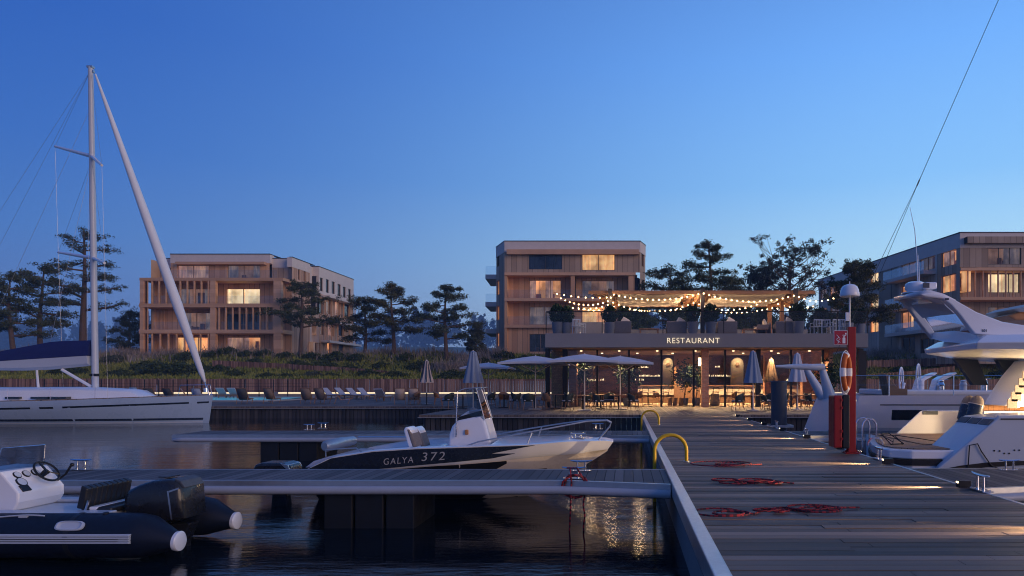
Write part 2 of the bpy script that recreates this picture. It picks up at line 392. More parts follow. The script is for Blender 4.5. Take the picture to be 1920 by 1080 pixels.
def dup(root, loc, rz=0.0, label=None, scale=1.0):
    r = root.copy(); COL.objects.link(r); r.location = loc; r.rotation_euler = (0, 0, rz); r.scale = (scale,) * 3
    if label: r['label'] = label
    for ch in list(root.children):
        c = ch.copy(); COL.objects.link(c); c.parent = r
        for g in list(ch.children):
            d = g.copy(); COL.objects.link(d); d.parent = c
    return r
class Proto:
    """the first placing moves the thing itself, later ones copy it with its parts"""
    def __init__(s, root): s.root = root; s.used = False
    def put(s, loc, rz, label, scale=1.0, group=None):
        if not s.used:
            s.used = True; o = s.root; o.location = loc; o.rotation_euler = (0, 0, rz); o.scale = (scale,) * 3; o['label'] = label
        else: o = dup(s.root, loc, rz, label, scale)
        if group: o['group'] = group
        return o
def np_mesh(name, verts, quads, mat, parent=None, tri=False, base=(0, 0, 0)):
    k = 3 if tri else 4
    me = bpy.data.meshes.new(name); o = bpy.data.objects.new(name, me); COL.objects.link(o)
    off = np.array(origin_of(parent) if parent is not None else base)
    if parent is not None: o.parent = parent
    else: o.location = base; ORG[o.name] = tuple(base)
    v = (verts - off).astype(np.float32); nf = len(quads)
    me.vertices.add(len(v)); me.vertices.foreach_set('co', v.ravel())
    me.loops.add(nf * k); me.loops.foreach_set('vertex_index', quads.astype(np.int32).ravel())
    me.polygons.add(nf); me.polygons.foreach_set('loop_start', np.arange(nf, dtype=np.int32) * k); me.polygons.foreach_set('loop_total', np.full(nf, k, np.int32))
    me.update(calc_edges=True); me.validate(); me.materials.append(mat)
    return o
def leaf_cloud(rs, centers, size, aspect=.5, flat=.0):
    """one small leaf-shaped quad per centre, in a random attitude"""
    n = len(centers)
    d = rs.normal(size=(n, 3)); d[:, 2] *= (1 - flat); d /= np.linalg.norm(d, axis=1)[:, None]
    e = rs.normal(size=(n, 3)); e[:, 2] *= (1 - flat); e -= d * (e * d).sum(1)[:, None]; e /= np.linalg.norm(e, axis=1)[:, None] + 1e-9
    l = size * rs.uniform(.6, 1.4, (n, 1)); w = l * aspect
    v = np.stack([centers - d * l / 2, centers + e * w / 2, centers + d * l / 2, centers - e * w / 2], 1).reshape(-1, 3)
    return v, np.arange(n * 4).reshape(-1, 4)

# ---------------------------------------------------------------- water, ground, quay
ZD = .7
def water():
    m, t, b = new_mat('harbour water')
    b.inputs['Base Color'].default_value = (.004, .008, .012, 1); b.inputs['Roughness'].default_value = .045
    b.inputs['IOR'].default_value = 1.33; b.inputs['Specular IOR Level'].default_value = .5
    n1 = noise(t, coords(t, (.45, 1.7, 1)), 1.1, 3, .5); n2 = noise(t, coords(t, (.7, 2.4, 1)), 4.5, 4, .6); n3 = noise(t, coords(t), .12, 2)
    calm = rng(t, n3, .38, .62, .35, 1.0)
    h = mth(t, 'MULTIPLY', mth(t, 'ADD', mth(t, 'MULTIPLY', n1, 1.0), mth(t, 'MULTIPLY', n2, .32)), calm)
    bump(t, b, h, .6, .036)
    mb = MB(); mb.quad((-700, -300, 0), (700, -300, 0), (700, 64, 0), (-700, 64, 0))
    o = mb.build('water', m, base=(0, 0, 0)); tag(o, 'dark calm harbour water with small ripples', 'water', kind='structure')
water()

def ground_h(x, y):
    """height of the land behind the terrace wall"""
    s = np.clip((y - 66.2) / 12.3, 0, 1) ** 1.9
    z = 2.30 + 2.85 * s + .16 * np.sin(x * .31 + y * .2) * s + .12 * np.sin(x * .83 - y * .47) * s
    far = np.clip((y - 420) / 500, 0, 1); far = far * far * (3 - 2 * far)
    return z + far * (48 + 9 * np.sin(x * .006 + 2) + 5 * np.sin(x * .017))
xs = np.concatenate([np.linspace(-1600, -130, 22), np.linspace(-120, 90, 220), np.linspace(100, 1600, 22)])
ys = np.concatenate([np.linspace(66.0, 84, 50), np.array([88, 93, 100, 110, 130, 160, 200, 260, 400, 700, 1200, 2200])])
X, Y = np.meshgrid(xs, ys); Z = ground_h(X, Y)
vv = np.stack([X, Y, Z], -1).reshape(-1, 3); nx, ny = len(xs), len(ys)
ii = np.arange(nx * ny).reshape(ny, nx)
qq = np.stack([ii[:-1, :-1], ii[:-1, 1:], ii[1:, 1:], ii[1:, :-1]], -1).reshape(-1, 4)
gr = np_mesh('ground', vv, qq, M['soil']); gr.data.polygons.foreach_set('use_smooth', [True] * len(gr.data.polygons))
tag(gr, 'green dune slope rising behind the waterfront terrace', 'ground', kind='structure')

# terrace deck: a deep bay to the west, a step forward to the pier
QY, QYF, QX = 39.0, 29.0, -8.8
mb = MB(); mb.prism([(-95, QY), (QX, QY), (QX, QYF), (95, QYF), (95, 66.4), (-95, 66.4)], ZD - .10, ZD, 'Z')
o = mb.build('terrace', M['terrace_deck'], base=(0, 0, 0)); tag(o, 'timber waterfront terrace in front of the restaurant and pool', 'terrace', kind='structure')
rn = random.Random(5)
root = thing('quay_wall', 'dark vertical boarded quay wall under the terrace edge', 'wall', (0, QYF, 0))
mb = MB()
def wall_run(mb, p, q):
    p, q = Vector(p), Vector(q); n = int((q - p).length / .22); d = (q - p) / n; nrm = Vector((d.y, -d.x)).normalized()
    for i in range(n):
        a = p + d * (i + .04); b = p + d * (i + .96); off = rn.uniform(.02, .055)
        mb.hexa([(a.x, a.y, -1.2), (b.x, b.y, -1.2), (b.x - nrm.x * .1, b.y - nrm.y * .1, -1.2), (a.x - nrm.x * .1, a.y - nrm.y * .1, -1.2)],
                [(a.x + nrm.x * off, a.y + nrm.y * off, ZD - .13), (b.x + nrm.x * off, b.y + nrm.y * off, ZD - .13), (b.x - nrm.x * .1, b.y - nrm.y * .1, ZD - .13), (a.x - nrm.x * .1, a.y - nrm.y * .1, ZD - .13)])
wall_run(mb, (-75, QY + .2), (QX + .2, QY + .2)); wall_run(mb, (QX + .2, QY + .2), (QX + .2, QYF + .2)); wall_run(mb, (QX + .2, QYF + .2), (60, QYF + .2))
mb.build('boarding', M['quay_boards'], root)
mb = MB()
for p, q in (((-75, QY), (QX, QY)), ((QX, QY), (QX, QYF)), ((QX, QYF), (60, QYF))):
    pass
mb.box(-75, QX - .02, QY - .05, QY + .14, ZD - .128, ZD - .11); mb.box(QX - .05, 60, QYF - .05, QYF + .14, ZD - .128, ZD - .11)
mb.build('edge_beam', M['concrete_lt'], root)

# ---------------------------------------------------------------- retaining walls on the dune, led ledge
def board_wall(name, pts, label, parent=None, w=.16):
    """upright boards following a line of (x, y, z_bottom, z_top)"""
    r = thing(name, label, 'wall', (pts[0][0], pts[0][1], pts[0][2])) if parent is None else parent
    mb = MB()
    for (x0, y0, b0, t0), (x1, y1, b1, t1) in zip(pts, pts[1:]):
        n = max(2, int(math.hypot(x1 - x0, y1 - y0) / w))
        for i in range(n):
            f0, f1 = (i + .06) / n, (i + .94) / n; j = rn.uniform(-.03, .03); tp = rn.uniform(-.05, .03)
            X0, X1 = x0 + (x1 - x0) * f0, x0 + (x1 - x0) * f1; Y0, Y1 = y0 + (y1 - y0) * f0 + j, y0 + (y1 - y0) * f1 + j
            B = b0 + (b1 - b0) * f0; T = t0 + (t1 - t0) * f0 + tp
            mb.hexa([(X0, Y0, B), (X1, Y1, B), (X1, Y1 + .07, B), (X0, Y0 + .07, B)], [(X0, Y0, T), (X1, Y1, T), (X1, Y1 + .07, T), (X0, Y0 + .07, T)])
    mb.build('boarding', M['fence_wood'], r); return r
wl = board_wall('retaining_wall', [(-80, 66.0, .6, 2.42), (-20, 66.0, .6, 2.40), (45, 66.0, .6, 2.36)], 'long reddish timber retaining wall with a glowing ledge behind the loungers')
mb = MB(); mb.box(-80, 45, 65.0, 65.94, .6, 1.12); mb.build('bench_ledge', M['concrete'], wl, bevel=.02)
mb = MB()
x = -79.0
while x < 44:
    mb.box(x, x + 4.6, 64.93, 65.0, 1.0, 1.085); x += 5.1
mb.build('led_strip', M['led'], wl)
def zg(x, y): return float(ground_h(np.array(float(x)), np.array(float(y))))
board_wall('ramp_fence', [(px(398, 74), 74, 3.7, pz(675.5, 74)), (px(520, 73.5), 73.5, 3.5, pz(681, 73.5)), (px(660, 72.5), 72.5, 3.1, pz(690, 72.5)), (px(795, 71), 71, 2.6, pz(701, 71))],
           'low timber fence stepping down the dune slope below the west apartments')
board_wall('ramp_fence', [(px(815, 70.5), 70.5, 2.4, pz(703, 70.5)), (px(900, 70), 70, 2.2, pz(706, 70)), (px(1040, 69.5), 69.5, 2.2, pz(710.5, 69.5))],
           'low pale edging boards across the slope behind the open parasols')
board_wall('ramp_fence', [(px(1622, 74), 74, 3.6, pz(676, 74)), (px(1700, 74), 74, 3.8, pz(673, 74)), (px(1800, 74), 74, 3.8, pz(670, 74))],
           'upper timber fence on the slope behind the moored sailing yacht')
board_wall('ramp_fence', [(px(1622, 69), 69, 2.2, pz(702, 69)), (px(1700, 70), 70, 2.6, pz(696, 70)), (px(1790, 71), 71, 2.9, pz(686, 71))],
           'lower timber fence on the slope behind the moored sailing yacht')

# ---------------------------------------------------------------- pier and fingers
PL, PR = .755, 4.56
root = thing('pier', 'wide weathered timber pier running to the restaurant terrace', 'pier', (2.6, 0, 0))
mb = MB(); y = -3.045; i = 0
while y < QYF - .02:
    cut = rn.choice([2.1, 2.6, 3.2]) if i % 2 else rn.choice([1.9, 2.9, 3.5])
    z1 = ZD + rn.uniform(-.003, .003); z2 = ZD + rn.uniform(-.003, .003)
    mb.box(PL + .01, cut - .003, y, y + .131, ZD - .045, z1); mb.box(cut + .003, PR - .05, y, y + .131, ZD - .045, z2)
    y += .145; i += 1
mb.build('deck', M['pier_deck'], root)
mb = MB(); mb.box(PL - .135, PL, -3.05, QYF - .01, ZD - .16, ZD + .035); mb.build('curb', M['alu'], root, bevel=.012)
mb = MB(); mb.box(PR - .05, PR, -3, QYF - .01, ZD - .16, ZD + .006); mb.build('edge_profile', M['zinc'], root, bevel=.004)
mb = MB(); mb.box(PL - .06, PR - .06, -3, QYF - .05, -.9, ZD - .19); mb.build('pontoon', M['concrete'], root)
for y in (1.5, 9.9, 18.8, 27): pass

def cleat_mesh():
    mb = MB(); mb.box(-.15, .15, -.055, .055, 0, .014)
    for s in (-1, 1): mb.cyl((s * .06, 0, .012), (s * .06, 0, .15), .016, .014, 10)
    mb.tube([(-.17, 0, .168), (-.10, 0, .158), (0, 0, .155), (.10, 0, .158), (.17, 0, .168)], [.008, .014, .016, .014, .008], 8)
    for a in (-.125, .125):
        for b in (-.035, .035): mb.cyl((a, b, .014), (a, b, .022), .009, n=6)
    return mb
cl = cleat_mesh().build('mooring_cleat', M['steel'], base=(0, 0, 0), smooth=True); tag(cl, 'x', 'cleat', 'steel mooring cleats')
CL = Proto(cl)
def cleat(u, v, rz, label, z=ZD, sc=1.0):
    p = G(u, v, z); CL.put((p[0], p[1], z + .002), rz, label, sc)

def finger(x0, x1, y0, y1, floats, label):
    r = thing('finger_pier', label, 'pier', ((x0 + x1) / 2, y0, 0))
    inner = x1 if abs(x1 - PL) < 2 else x0; s = 1 if inner == x1 else -1
    mb = MB(); mb.box(x0, x1, y0 + .05, y1, ZD - .06, ZD - .004); mb.build('deck', M['finger_deck'], r)
    g = MB()                                                     # widening gussets where it meets the pier
    a = inner - s * 1.5
    g.prism([(a, y0 + .05), (inner, y0 + .05), (inner, y0 - .32)] if s > 0 else [(a, y0 + .05), (inner, y0 - .32), (inner, y0 + .05)], ZD - .06, ZD - .006, 'Z'); g.build('gusset', M['finger_deck'], r)
    mb = MB(); e0, e1 = (x0, a) if s > 0 else (a, x1)
    mb.box(e0, e1, y0 - .02, y0 + .05, ZD - .16, ZD - .002); mb.bar((a, y0 + .015, ZD - .081), (inner, y0 - .36, ZD - .081), .07, .158)
    mb.box(x0, x1, y1, y1 + .05, ZD - .16, ZD - .002); mb.build('side_beam', M['zinc'], r)
    mb = MB(); ry = y0 - .05; zz = ZD - .135
    far = x0 + .02 if s > 0 else x1 - .02
    mb.tube([(far, ry + .3, zz), (far + s * .05, ry + .06, zz), (far + s * .3, ry, zz), (a, ry, zz), (inner, ry - .37, zz)], .062, 10); mb.build('fender_rail', M['fender_rail'], r, smooth=True)
    for f0, f1 in floats:
        mb = MB(); n = max(1, round((f1 - f0) / .45)); w = (f1 - f0) / n
        for i in range(n): mb.box(f0 + i * w + .015, f0 + (i + 1) * w - .015, y0 + .06, y1 - .06, -.55, ZD - .065)
        mb.build('float', M['float'], r, bevel=.02)
    return r
finger(-13.0, PL - .14, 9.72, 10.93, [(-4.35, -3.02), (-11.5, -10)], 'long narrow finger pontoon in front of the white motorboat')
finger(px(332, 18.3), PL - .14, 18.1, 19.5, [(-9.75, -8.2), (-3.4, -2.0)], 'narrow finger pontoon behind the white motorboat')
finger(PR + .01, 11.5, 9.33, 11.06, [(7.5, 9)], 'short finger pontoon beside the white motor yacht')
finger(PR + .01, 15.5, 18.1, 19.4, [(8, 9.5)], 'finger pontoon between the motor yacht and the sailing yacht')
for u, v, rz, lab in ((580, 806.5, 0, 'first of two steel cleats on the finger behind the motorboat'), (606, 803.5, 0, 'second of two steel cleats on the finger behind the motorboat'),
                      (1121, 805, 0, 'steel cleat on the far finger behind the motorboat bow rail'), (1076, 898, 0, 'steel cleat at the near finger edge with a red rope hung over it'),
                      (1090, 884, 0, 'steel cleat on the near finger edge beside the motorboat bow'), (152, 881.5, 0, 'steel cleat on the near finger beyond the dinghy console'),
                      (1893, 882.5, 0, 'steel cleat on the short finger beside the white yacht hull')):
    cleat(u, v, rz, lab)
for y, lab in ((8.75, 'steel cleat on the pier edge by the brightest deck light'), (12.25, 'steel cleat on the pier edge just before the red post'), (17.2, 'steel cleat on the pier edge between red post and mooring pile'), (20.6, 'steel cleat on the pier edge beside the grey mooring pile')):
    CL.put((PR - .02, y, ZD + .008), R(90), lab, 1.25)

# edge lights
def edge_light():
    r = thing('edge_light', 'x', 'deck light', group='small deck lights along the pier edge')
    mb = MB(); mb.box(.0, .16, -.05, .05, -.01, .085); mb.build('housing', M['black'], r, bevel=.006)
    mb = MB(); mb.box(-.004, .0, -.028, .028, .05, .072); mb.build('lens', M['lamp_glow'], r)
    return r
el_root = edge_light(); EL = Proto(el_root)
names = ['at its near end', 'second from its near end', 'by the twin cleat, first in view', 'just before the red post', 'just beyond the red fire cabinet', 'between the fire cabinet and the mooring pile', 'level with the transom of the sailing yacht', 'beside the grey mooring pile', 'second beyond the grey mooring pile', 'last but one before the terrace', 'last one before the terrace']
for k, nm in enumerate(names):
    y = 3.83 + 2.62 * k
    if y > 28.7: break
    lab = 'small black deck light on the pier edge, ' + nm
    o = EL.put((PR - .16, y, ZD + .008), 0, lab)
    ld = bpy.data.lights.new('deck_beam', 'SPOT'); ld.energy = 300; ld.color = (1.0, .68, .36); ld.spot_size = R(36); ld.spot_blend = .9; ld.shadow_soft_size = .02
    lo = bpy.data.objects.new('deck_beam', ld); COL.objects.link(lo); lo.parent = o; lo.location = (-.02, 0, .075)
    lo.rotation_euler = Vector((-1, 0, -.075)).to_track_quat('-Z', 'Y').to_euler()

# hoop ladders
def hoop_ladder(y, label, rz=0):
    r = thing('hoop_ladder', label, 'ladder', (.78, y, ZD))
    pts = [(.50, y, -.6), (.50, y, ZD + .18)]
    for i in range(0, 13):
        t = math.pi * (1 - i / 12); pts.append((.78 + .28 * math.cos(t), y, ZD + .20 + .27 * math.sin(t)))
    pts.append((1.06, y, ZD + .004))
    mb = MB(); mb.tube(pts, .032, 12); mb.build('handrail', M['yellow'], r, smooth=True)
    mb = MB()
    for z in (-.45, -.15, .15, .42): mb.box(.36, .50, y - .2, y + .2, z, z + .03)
    mb.build('rung', M['yellow'], r)
    mb = MB(); mb.cyl((1.06, y, ZD), (1.06, y, ZD + .012), .06); mb.build('foot_plate', M['zinc'], r)
hoop_ladder(12.0, 'yellow hooped ladder rail on the pier by the near finger')
hoop_ladder(22.2, 'smaller yellow hooped ladder rail near the terrace end of the pier')

# ropes
M['rope'] = None
m, t, b = new_mat('red rope'); c = t.nodes.new('ShaderNodeTexCoord')
wv = t.nodes.new('ShaderNodeTexChecker'); wv.inputs['Scale'].default_value = 26; wv.inputs[1].default_value = (.32, .018, .025, 1); wv.inputs[2].default_value = (.05, .008, .015, 1)
lnk(t, c.outputs['Object'], wv.inputs[0]); lnk(t, wv.outputs[0], b.inputs['Base Color']); b.inputs['Roughness'].default_value = .85; M['rope'] = m
def rope(u0, v0, u1, v1, label, loops, seed, r=.011, clusters=2):
    g = random.Random(seed); a = Vector(G(u0, v0)); b = Vector(G(u1, v1)); pts = []
    for k in range(clusters):
        c = a.lerp(b, (k + .5) / clusters); Rr = (b - a).length / (2.3 * clusters); n = loops
        for i in range(n * 14):
            t = i / 14 * 2 * math.pi; q = Rr * (.62 + .42 * math.sin(i * .093 + k * 2 + seed) + .10 * math.sin(i * .31))
            pts.append((c.x + q * math.cos(t) + .16 * math.sin(i * .07 + k), c.y + q * .72 * math.sin(t) + .09 * math.cos(i * .09 + seed), ZD + .014 + .012 * (i / (n * 14)) * 2 + g.uniform(0, .004)))
        if k < clusters - 1:
            e = pts[-1]; d = a.lerp(b, (k + 1.5) / clusters)
            for i in range(1, 8): pts.append((e[0] + (d.x - e[0]) * i / 8, e[1] + (d.y - e[1]) * i / 8 + .12 * math.sin(i), ZD + .014))
    pts.append((b.x + .12, b.y, ZD + .014))
    mb = MB(); mb.tube(pts, r, 6); o = mb.build('rope', M['rope'], smooth=True); tag(o, label, 'rope', 'red mooring ropes')
rope(1288, 966, 1590, 954, 'red rope in wide loose loops on the deck, largest of the coils', 3, 1, .010, 3)
rope(1330, 905, 1472, 908, 'red rope in two tight bundles on the middle of the deck', 4, 2, .010, 2)
rope(1300, 876, 1415, 872, 'flat red rope coil lying beyond the two bundled ones', 4, 3, .010, 1)
mb = MB(); cx, cy, cz = G(1076, 898); cy -= .06
pts = []
for i in range(64):
    t = i / 16 * 2 * math.pi; pts.append((cx + .03 + .17 * math.cos(t) + .02 * math.sin(i), cy - .12 - .02 * math.sin(i * 2), cz - .07 + .16 * math.sin(t) - .02 * (i / 64)))
for i in range(16): pts.append((cx + .16 + .01 * math.sin(i), cy - .14, cz - .1 - i * .05))
mb.tube([(cx - .1, cy + .05, cz + .16), (cx + .05, cy - .02, cz + .17)] + pts, .012, 6)
mb.tube([(cx - .05, cy, cz + .15), (cx - .02, cy - .14, cz), (cx - .03, cy - .15, cz - .4), (cx - .05, cy - .15, cz - .75)], .012, 6)
o = mb.build('rope', M['rope'], smooth=True); tag(o, 'red rope coiled over a finger cleat and hanging to the water', 'rope', 'red mooring ropes')

# mooring pile
p = G(1455, 798); r = thing('mooring_pile', 'thick dark grey round mooring pile at the pier edge', 'pile', (4.9, 21.9, 0))
mb = MB(); mb.lathe([(.25, -1), (.25, 2.06), (.265, 2.07), (.265, 2.11), (.24, 2.13)], (4.9, 21.9, 0), 28); mb.build('shaft', M['pile'], r, smooth=True)
mb = MB(); mb.box(4.56, 5.28, 21.5, 21.58, ZD - .04, ZD + .03); mb.box(4.56, 5.28, 22.22, 22.3, ZD - .04, ZD + .03); mb.box(5.22, 5.3, 21.58, 22.22, ZD - .04, ZD + .03); mb.build('guide_bracket', M['alu'], r)

# fire post
Yp = 13.4; xp = px(1596, Yp)
r = thing('fire_post', 'tall red steel post carrying a sign and a domed cap', 'post', (xp, Yp, ZD))
mb = MB(); mb.box(xp - .075, xp + .075, Yp - .06, Yp + .06, ZD + .02, pz(613, Yp)); mb.build('column', M['red'], r, bevel=.008)
mb = MB(); mb.box(xp - .15, xp + .15, Yp - .13, Yp + .13, ZD + .004, ZD + .022)
for a in (-1, 1):
    for b in (-1, 1): mb.cyl((xp + a * .115, Yp + b * .1, ZD + .02), (xp + a * .115, Yp + b * .1, ZD + .04), .014, n=6)
mb.prism([(xp - .075, ZD + .02), (xp - .14, ZD + .02), (xp - .075, ZD + .10)], Yp - .01, Yp + .01); mb.prism([(xp + .075, ZD + .02), (xp + .075, ZD + .10), (xp + .14, ZD + .02)], Yp - .01, Yp + .01)
mb.build('base_plate', M['red'], r)
zt = pz(613, Yp); zd = pz(556, Yp)
mb = MB(); mb.cyl((xp - .03, Yp, zt), (xp - .03, Yp, zd + .02), .016); mb.box(xp - .11, xp - .05, Yp - .03, Yp + .03, pz(602, Yp), pz(586, Yp)); mb.build('mast_tube', M['white'], r)
mb = MB(); mb.lathe([(.02, 0), (.185, 0), (.192, .02), (.186, .07), (.178, .09), (.172, .13), (.145, .19), (.10, .225), (.04, .242), (.012, .245), (.008, .30)], (xp - .03, Yp, zd), 28); mb.build('dome_cap', M['gel'], r, smooth=True)
# sign
sx0, sx1, sz0, sz1 = px(1562, Yp), px(1587.5, Yp), pz(647, Yp), pz(620, Yp)
r2 = thing('fire_sign', 'square red sign with white extinguisher and hose symbols on the post', 'sign', (sx0, Yp - .05, sz0))
mb = MB(); mb.box(sx0, sx1, Yp - .055, Yp - .04, sz0, sz1); mb.build('panel', M['white'], r2, bevel=.003)
mb = MB(); mb.box(sx0 + .008, sx1 - .008, Yp - .058, Yp - .0552, sz0 + .008, sz1 - .008); mb.build('field', M['red_sign'], r2)
mb = MB(); cx = sx1 - .072; yb = Yp - .0605
mb.box(cx - .028, cx + .028, yb, yb + .002, sz0 + .03, sz0 + .14); mb.box(cx - .012, cx + .012, yb, yb + .002, sz0 + .14, sz0 + .165); mb.bar((cx - .01, yb + .001, sz0 + .16), (cx + .045, yb + .001, sz0 + .20), .002, .014); mb.box(cx + .02, cx + .05, yb, yb + .002, sz0 + .205, sz0 + .235); mb.box(cx - .03, cx + .01, yb, yb + .002, sz0 + .185, sz0 + .197)
mb.build('extinguisher_symbol', M['white'], r2)
mb = MB(); cx = sx0 + .07
pts = [(cx + .02 * math.sin(i * .9), yb + .001, sz0 + .03 + i * .014) for i in range(13)]
mb.tube(pts, .007, 5); mb.tube([(cx + .035 + .015 * math.sin(i * .9 + 1), yb + .001, sz0 + .04 + i * .011) for i in range(11)], .005, 5); mb.build('flame_symbol', M['white'], r2)
# lifebuoy
bx, bz = px(1582, Yp), pz(698, Yp)
r3 = thing('lifebuoy', 'orange and white lifebuoy hanging on the red post', 'lifebuoy', (bx, Yp - .12, bz - .4))
def ring(mb, a0, a1, rr, off=0, n=14):
    mb.tube([(bx + .085 * math.cos(t), Yp - .13 + .08 * math.cos(t), bz + .325 * math.sin(t)) for t in [a0 + (a1 - a0) * i / n for i in range(n + 1)]], rr, 12)
mb = MB()
mb.tube([(bx + .085 * math.cos(t), Yp - .13 + .08 * math.cos(t), bz + .325 * math.sin(t)) for t in [2 * math.pi * i / 40 for i in range(40)]], .062, 12, closed=True)
mb.build('float_ring', M['orange'], r3, smooth=True)
for k in range(4): mb = MB(); ring(mb, R(-14 + 90 * k), R(14 + 90 * k), .065, n=6); mb.build('white_band', M['white'], r3, smooth=True)
mb = MB(); mb.tube([(bx + .15 * math.cos(t), Yp - .13 + .13 * math.cos(t), bz + .42 * math.sin(t)) for t in [2 * math.pi * i / 24 for i in range(24)]], .008, 5, closed=True); mb.build('grab_line', M['white'], r3)
mb = MB(); mb.box(bx - .03, xp - .07, Yp - .07, Yp - .05, bz - .36, bz - .30); mb.box(bx - .02, xp - .07, Yp - .07, Yp - .05, bz + .10, bz + .14); mb.box(bx - .045, bx + .045, Yp - .08, Yp - .04, bz - .48, bz - .38); mb.build('bracket', M['white'], r3)
# cabinet
c0, c1, z0, z1 = px(1558, Yp), px(1588, Yp), pz(838, Yp), pz(741, Yp)
r4 = thing('fire_cabinet', 'red and black fire equipment cabinet fixed to the red post', 'cabinet', ((c0 + c1) / 2, Yp, z0))
cm = c0 + (c1 - c0) * .52
mb = MB(); mb.box(c0, cm, Yp - .20, Yp + .18, z0, z1); mb.build('door', M['red'], r4, bevel=.025)
mb = MB(); mb.box(cm + .002, c1 - .01, Yp - .21, Yp + .19, z0 - .01, z1 + .01); mb.build('back_shell', M['black'], r4, bevel=.02)
mb = MB()
for z in (.15, .30, .75, .90): mb.box(cm - .03, cm + .004, Yp - .222, Yp - .20, z0 + z, z0 + z + .05)
mb.build('hinge', M['red'], r4)
# ---------------------------------------------------------------- buildings
class Face:
    """one upright wall plane; p0 to p1 runs left to right seen from outside"""
    def __init__(s, p0, p1):
        s.p0 = Vector((*p0, 0)); s.d = Vector((*p1, 0)) - s.p0; s.len = s.d.length; s.d.normalize(); s.n = Vector((s.d.y, -s.d.x, 0))
    def pt(s, a, n, z): q = s.p0 + s.d * a + s.n * n; return (q.x, q.y, z)
    def su(s, u): a = (u - U0) / F; return (a * s.p0.y - s.p0.x) / (s.d.x - a * s.d.y)
    def rect(s, u0, v0, u1, v1):
        a, b = s.su(u0), s.su(u1); y = s.p0.y + s.d.y * (a + b) / 2
        return (a, b, pz(v1, y), pz(v0, y))
    def box(s, mb, a0, a1, n0, n1, z0, z1):
        b = [s.pt(a0, n1, z0), s.pt(a1, n1, z0), s.pt(a1, n0, z0), s.pt(a0, n0, z0)]
        return mb.hexa(b, [(p[0], p[1], z1) for p in b])
def wall_mb(mb, fc, z0, z1, ops, a0=0.0, a1=None, reveal=.24):
    a1 = fc.len if a1 is None else a1
    ss = sorted({a0, a1, *[min(max(k, a0), a1) for o in ops for k in o[:2]]}); zs = sorted({z0, z1, *[min(max(k, z0), z1) for o in ops for k in o[2:4]]})
    for i in range(len(ss) - 1):
        for j in range(len(zs) - 1):
            cs, cz_ = (ss[i] + ss[i + 1]) / 2, (zs[j] + zs[j + 1]) / 2
            if any(o[0] < cs < o[1] and o[2] < cz_ < o[3] for o in ops): continue
            mb.quad(fc.pt(ss[i], 0, zs[j]), fc.pt(ss[i + 1], 0, zs[j]), fc.pt(ss[i + 1], 0, zs[j + 1]), fc.pt(ss[i], 0, zs[j + 1]))
    for o in ops:
        b0, b1, c0, c1 = o[:4]
        for (p, q) in (((b0, c0), (b1, c0)), ((b1, c0), (b1, c1)), ((b1, c1), (b0, c1)), ((b0, c1), (b0, c0))):
            mb.quad(fc.pt(p[0], 0, p[1]), fc.pt(p[0], -reveal, p[1]), fc.pt(q[0], -reveal, q[1]), fc.pt(q[0], 0, q[1]))
    return mb
def window(root, fc, o, kind='lit_dim', frame='win_frame', panes=2):
    a0, a1, z0, z1 = o[:4]; mb = MB(); t = .065
    fc.box(mb, a0, a1, -.20, -.12, z0, z0 + t); fc.box(mb, a0, a1, -.20, -.12, z1 - t, z1)
    for k in range(panes + 1):
        c = a0 + (a1 - a0) * k / panes; c0 = c if k == 0 else (c - t if k == panes else c - t / 2); fc.box(mb, c0, c0 + t, -.199, -.121, z0 + t, z1 - t)
    w = mb.build('window', M[frame], root)
    mb = MB(); mb.quad(fc.pt(a0 + .01, -.165, z0 + .01), fc.pt(a1 - .01, -.165, z0 + .01), fc.pt(a1 - .01, -.165, z1 - .01), fc.pt(a0 + .01, -.165, z1 - .01)); mb.build('pane', M['window_glass'], w)
    cr = random.Random(int(abs(a0) * 97 + z0 * 31 + fc.p0.x * 7)); W_d, H_d = a1 - a0, z1 - z0
    spans = cr.choice([[(0, .30), (.74, 1)], [(0, .44)], [(.52, 1)], [(0, .22), (.5, .72)], [(0, 1)], [(0, .62)]]) if W_d > 1.2 else [(0, cr.choice([.4, 1]))]
    if kind == 'lit_bright': spans = [(0, .49), (.51, 1)]
    for s0, s1 in spans:
        mb = MB(); n = max(3, int(8 * (s1 - s0))); rows = [[], []]; fsx = sorted([0.0, 1.0] + [cr.random() for _ in range(n * 2 - 1)])
        for i in range(n * 2 + 1):                               # a folded curtain hanging behind the pane
            f = s0 + (s1 - s0) * fsx[i]; dd = -.36 + (.05 if i % 2 else -.05); f = -.03 + 1.06 * f
            rows[0].append(fc.pt(a0 + W_d * f, dd, z0 - .05)); rows[1].append(fc.pt(a0 + W_d * f, dd, z1 + .05))
        mb.loft(rows); mb.build('curtain', M[kind], w)
    mb = MB(); mb.quad(fc.pt(a0 - .5, -1.3, z0 - .1), fc.pt(a1 + .5, -1.3, z0 - .1), fc.pt(a1 + .5, -1.3, z1 + .1), fc.pt(a0 - .5, -1.3, z1 + .1))
    for q0, q1 in ((-.5, -.48), (W_d + .48, W_d + .5)): fc.box(mb, a0 + q0, a0 + q1, -1.29, -.26, z0 - .1, z1 + .1)
    fc.box(mb, a0 - .47, a1 + .47, -1.29, -.26, z1 + .08, z1 + .1); fc.box(mb, a0 - .47, a1 + .47, -1.29, -.26, z0 - .1, z0 - .08)
    mb.build('room', M[{'lit_dark': 'room_dark', 'lit_dim': 'room_dim', 'lit_none': 'room_dim'}.get(kind, 'room_warm')], w)
    mb = MB()
    for _ in range(3):
        f = cr.uniform(.05, .8); h = H_d * cr.choice([.25, .3, .42, .8]); fc.box(mb, a0 + W_d * f, a0 + W_d * (f + cr.uniform(.07, .2)), -1.2, -.8 - _ * .1, z0, z0 + h)
    mb.build('furniture', M['slat_wood'], w)
    return w
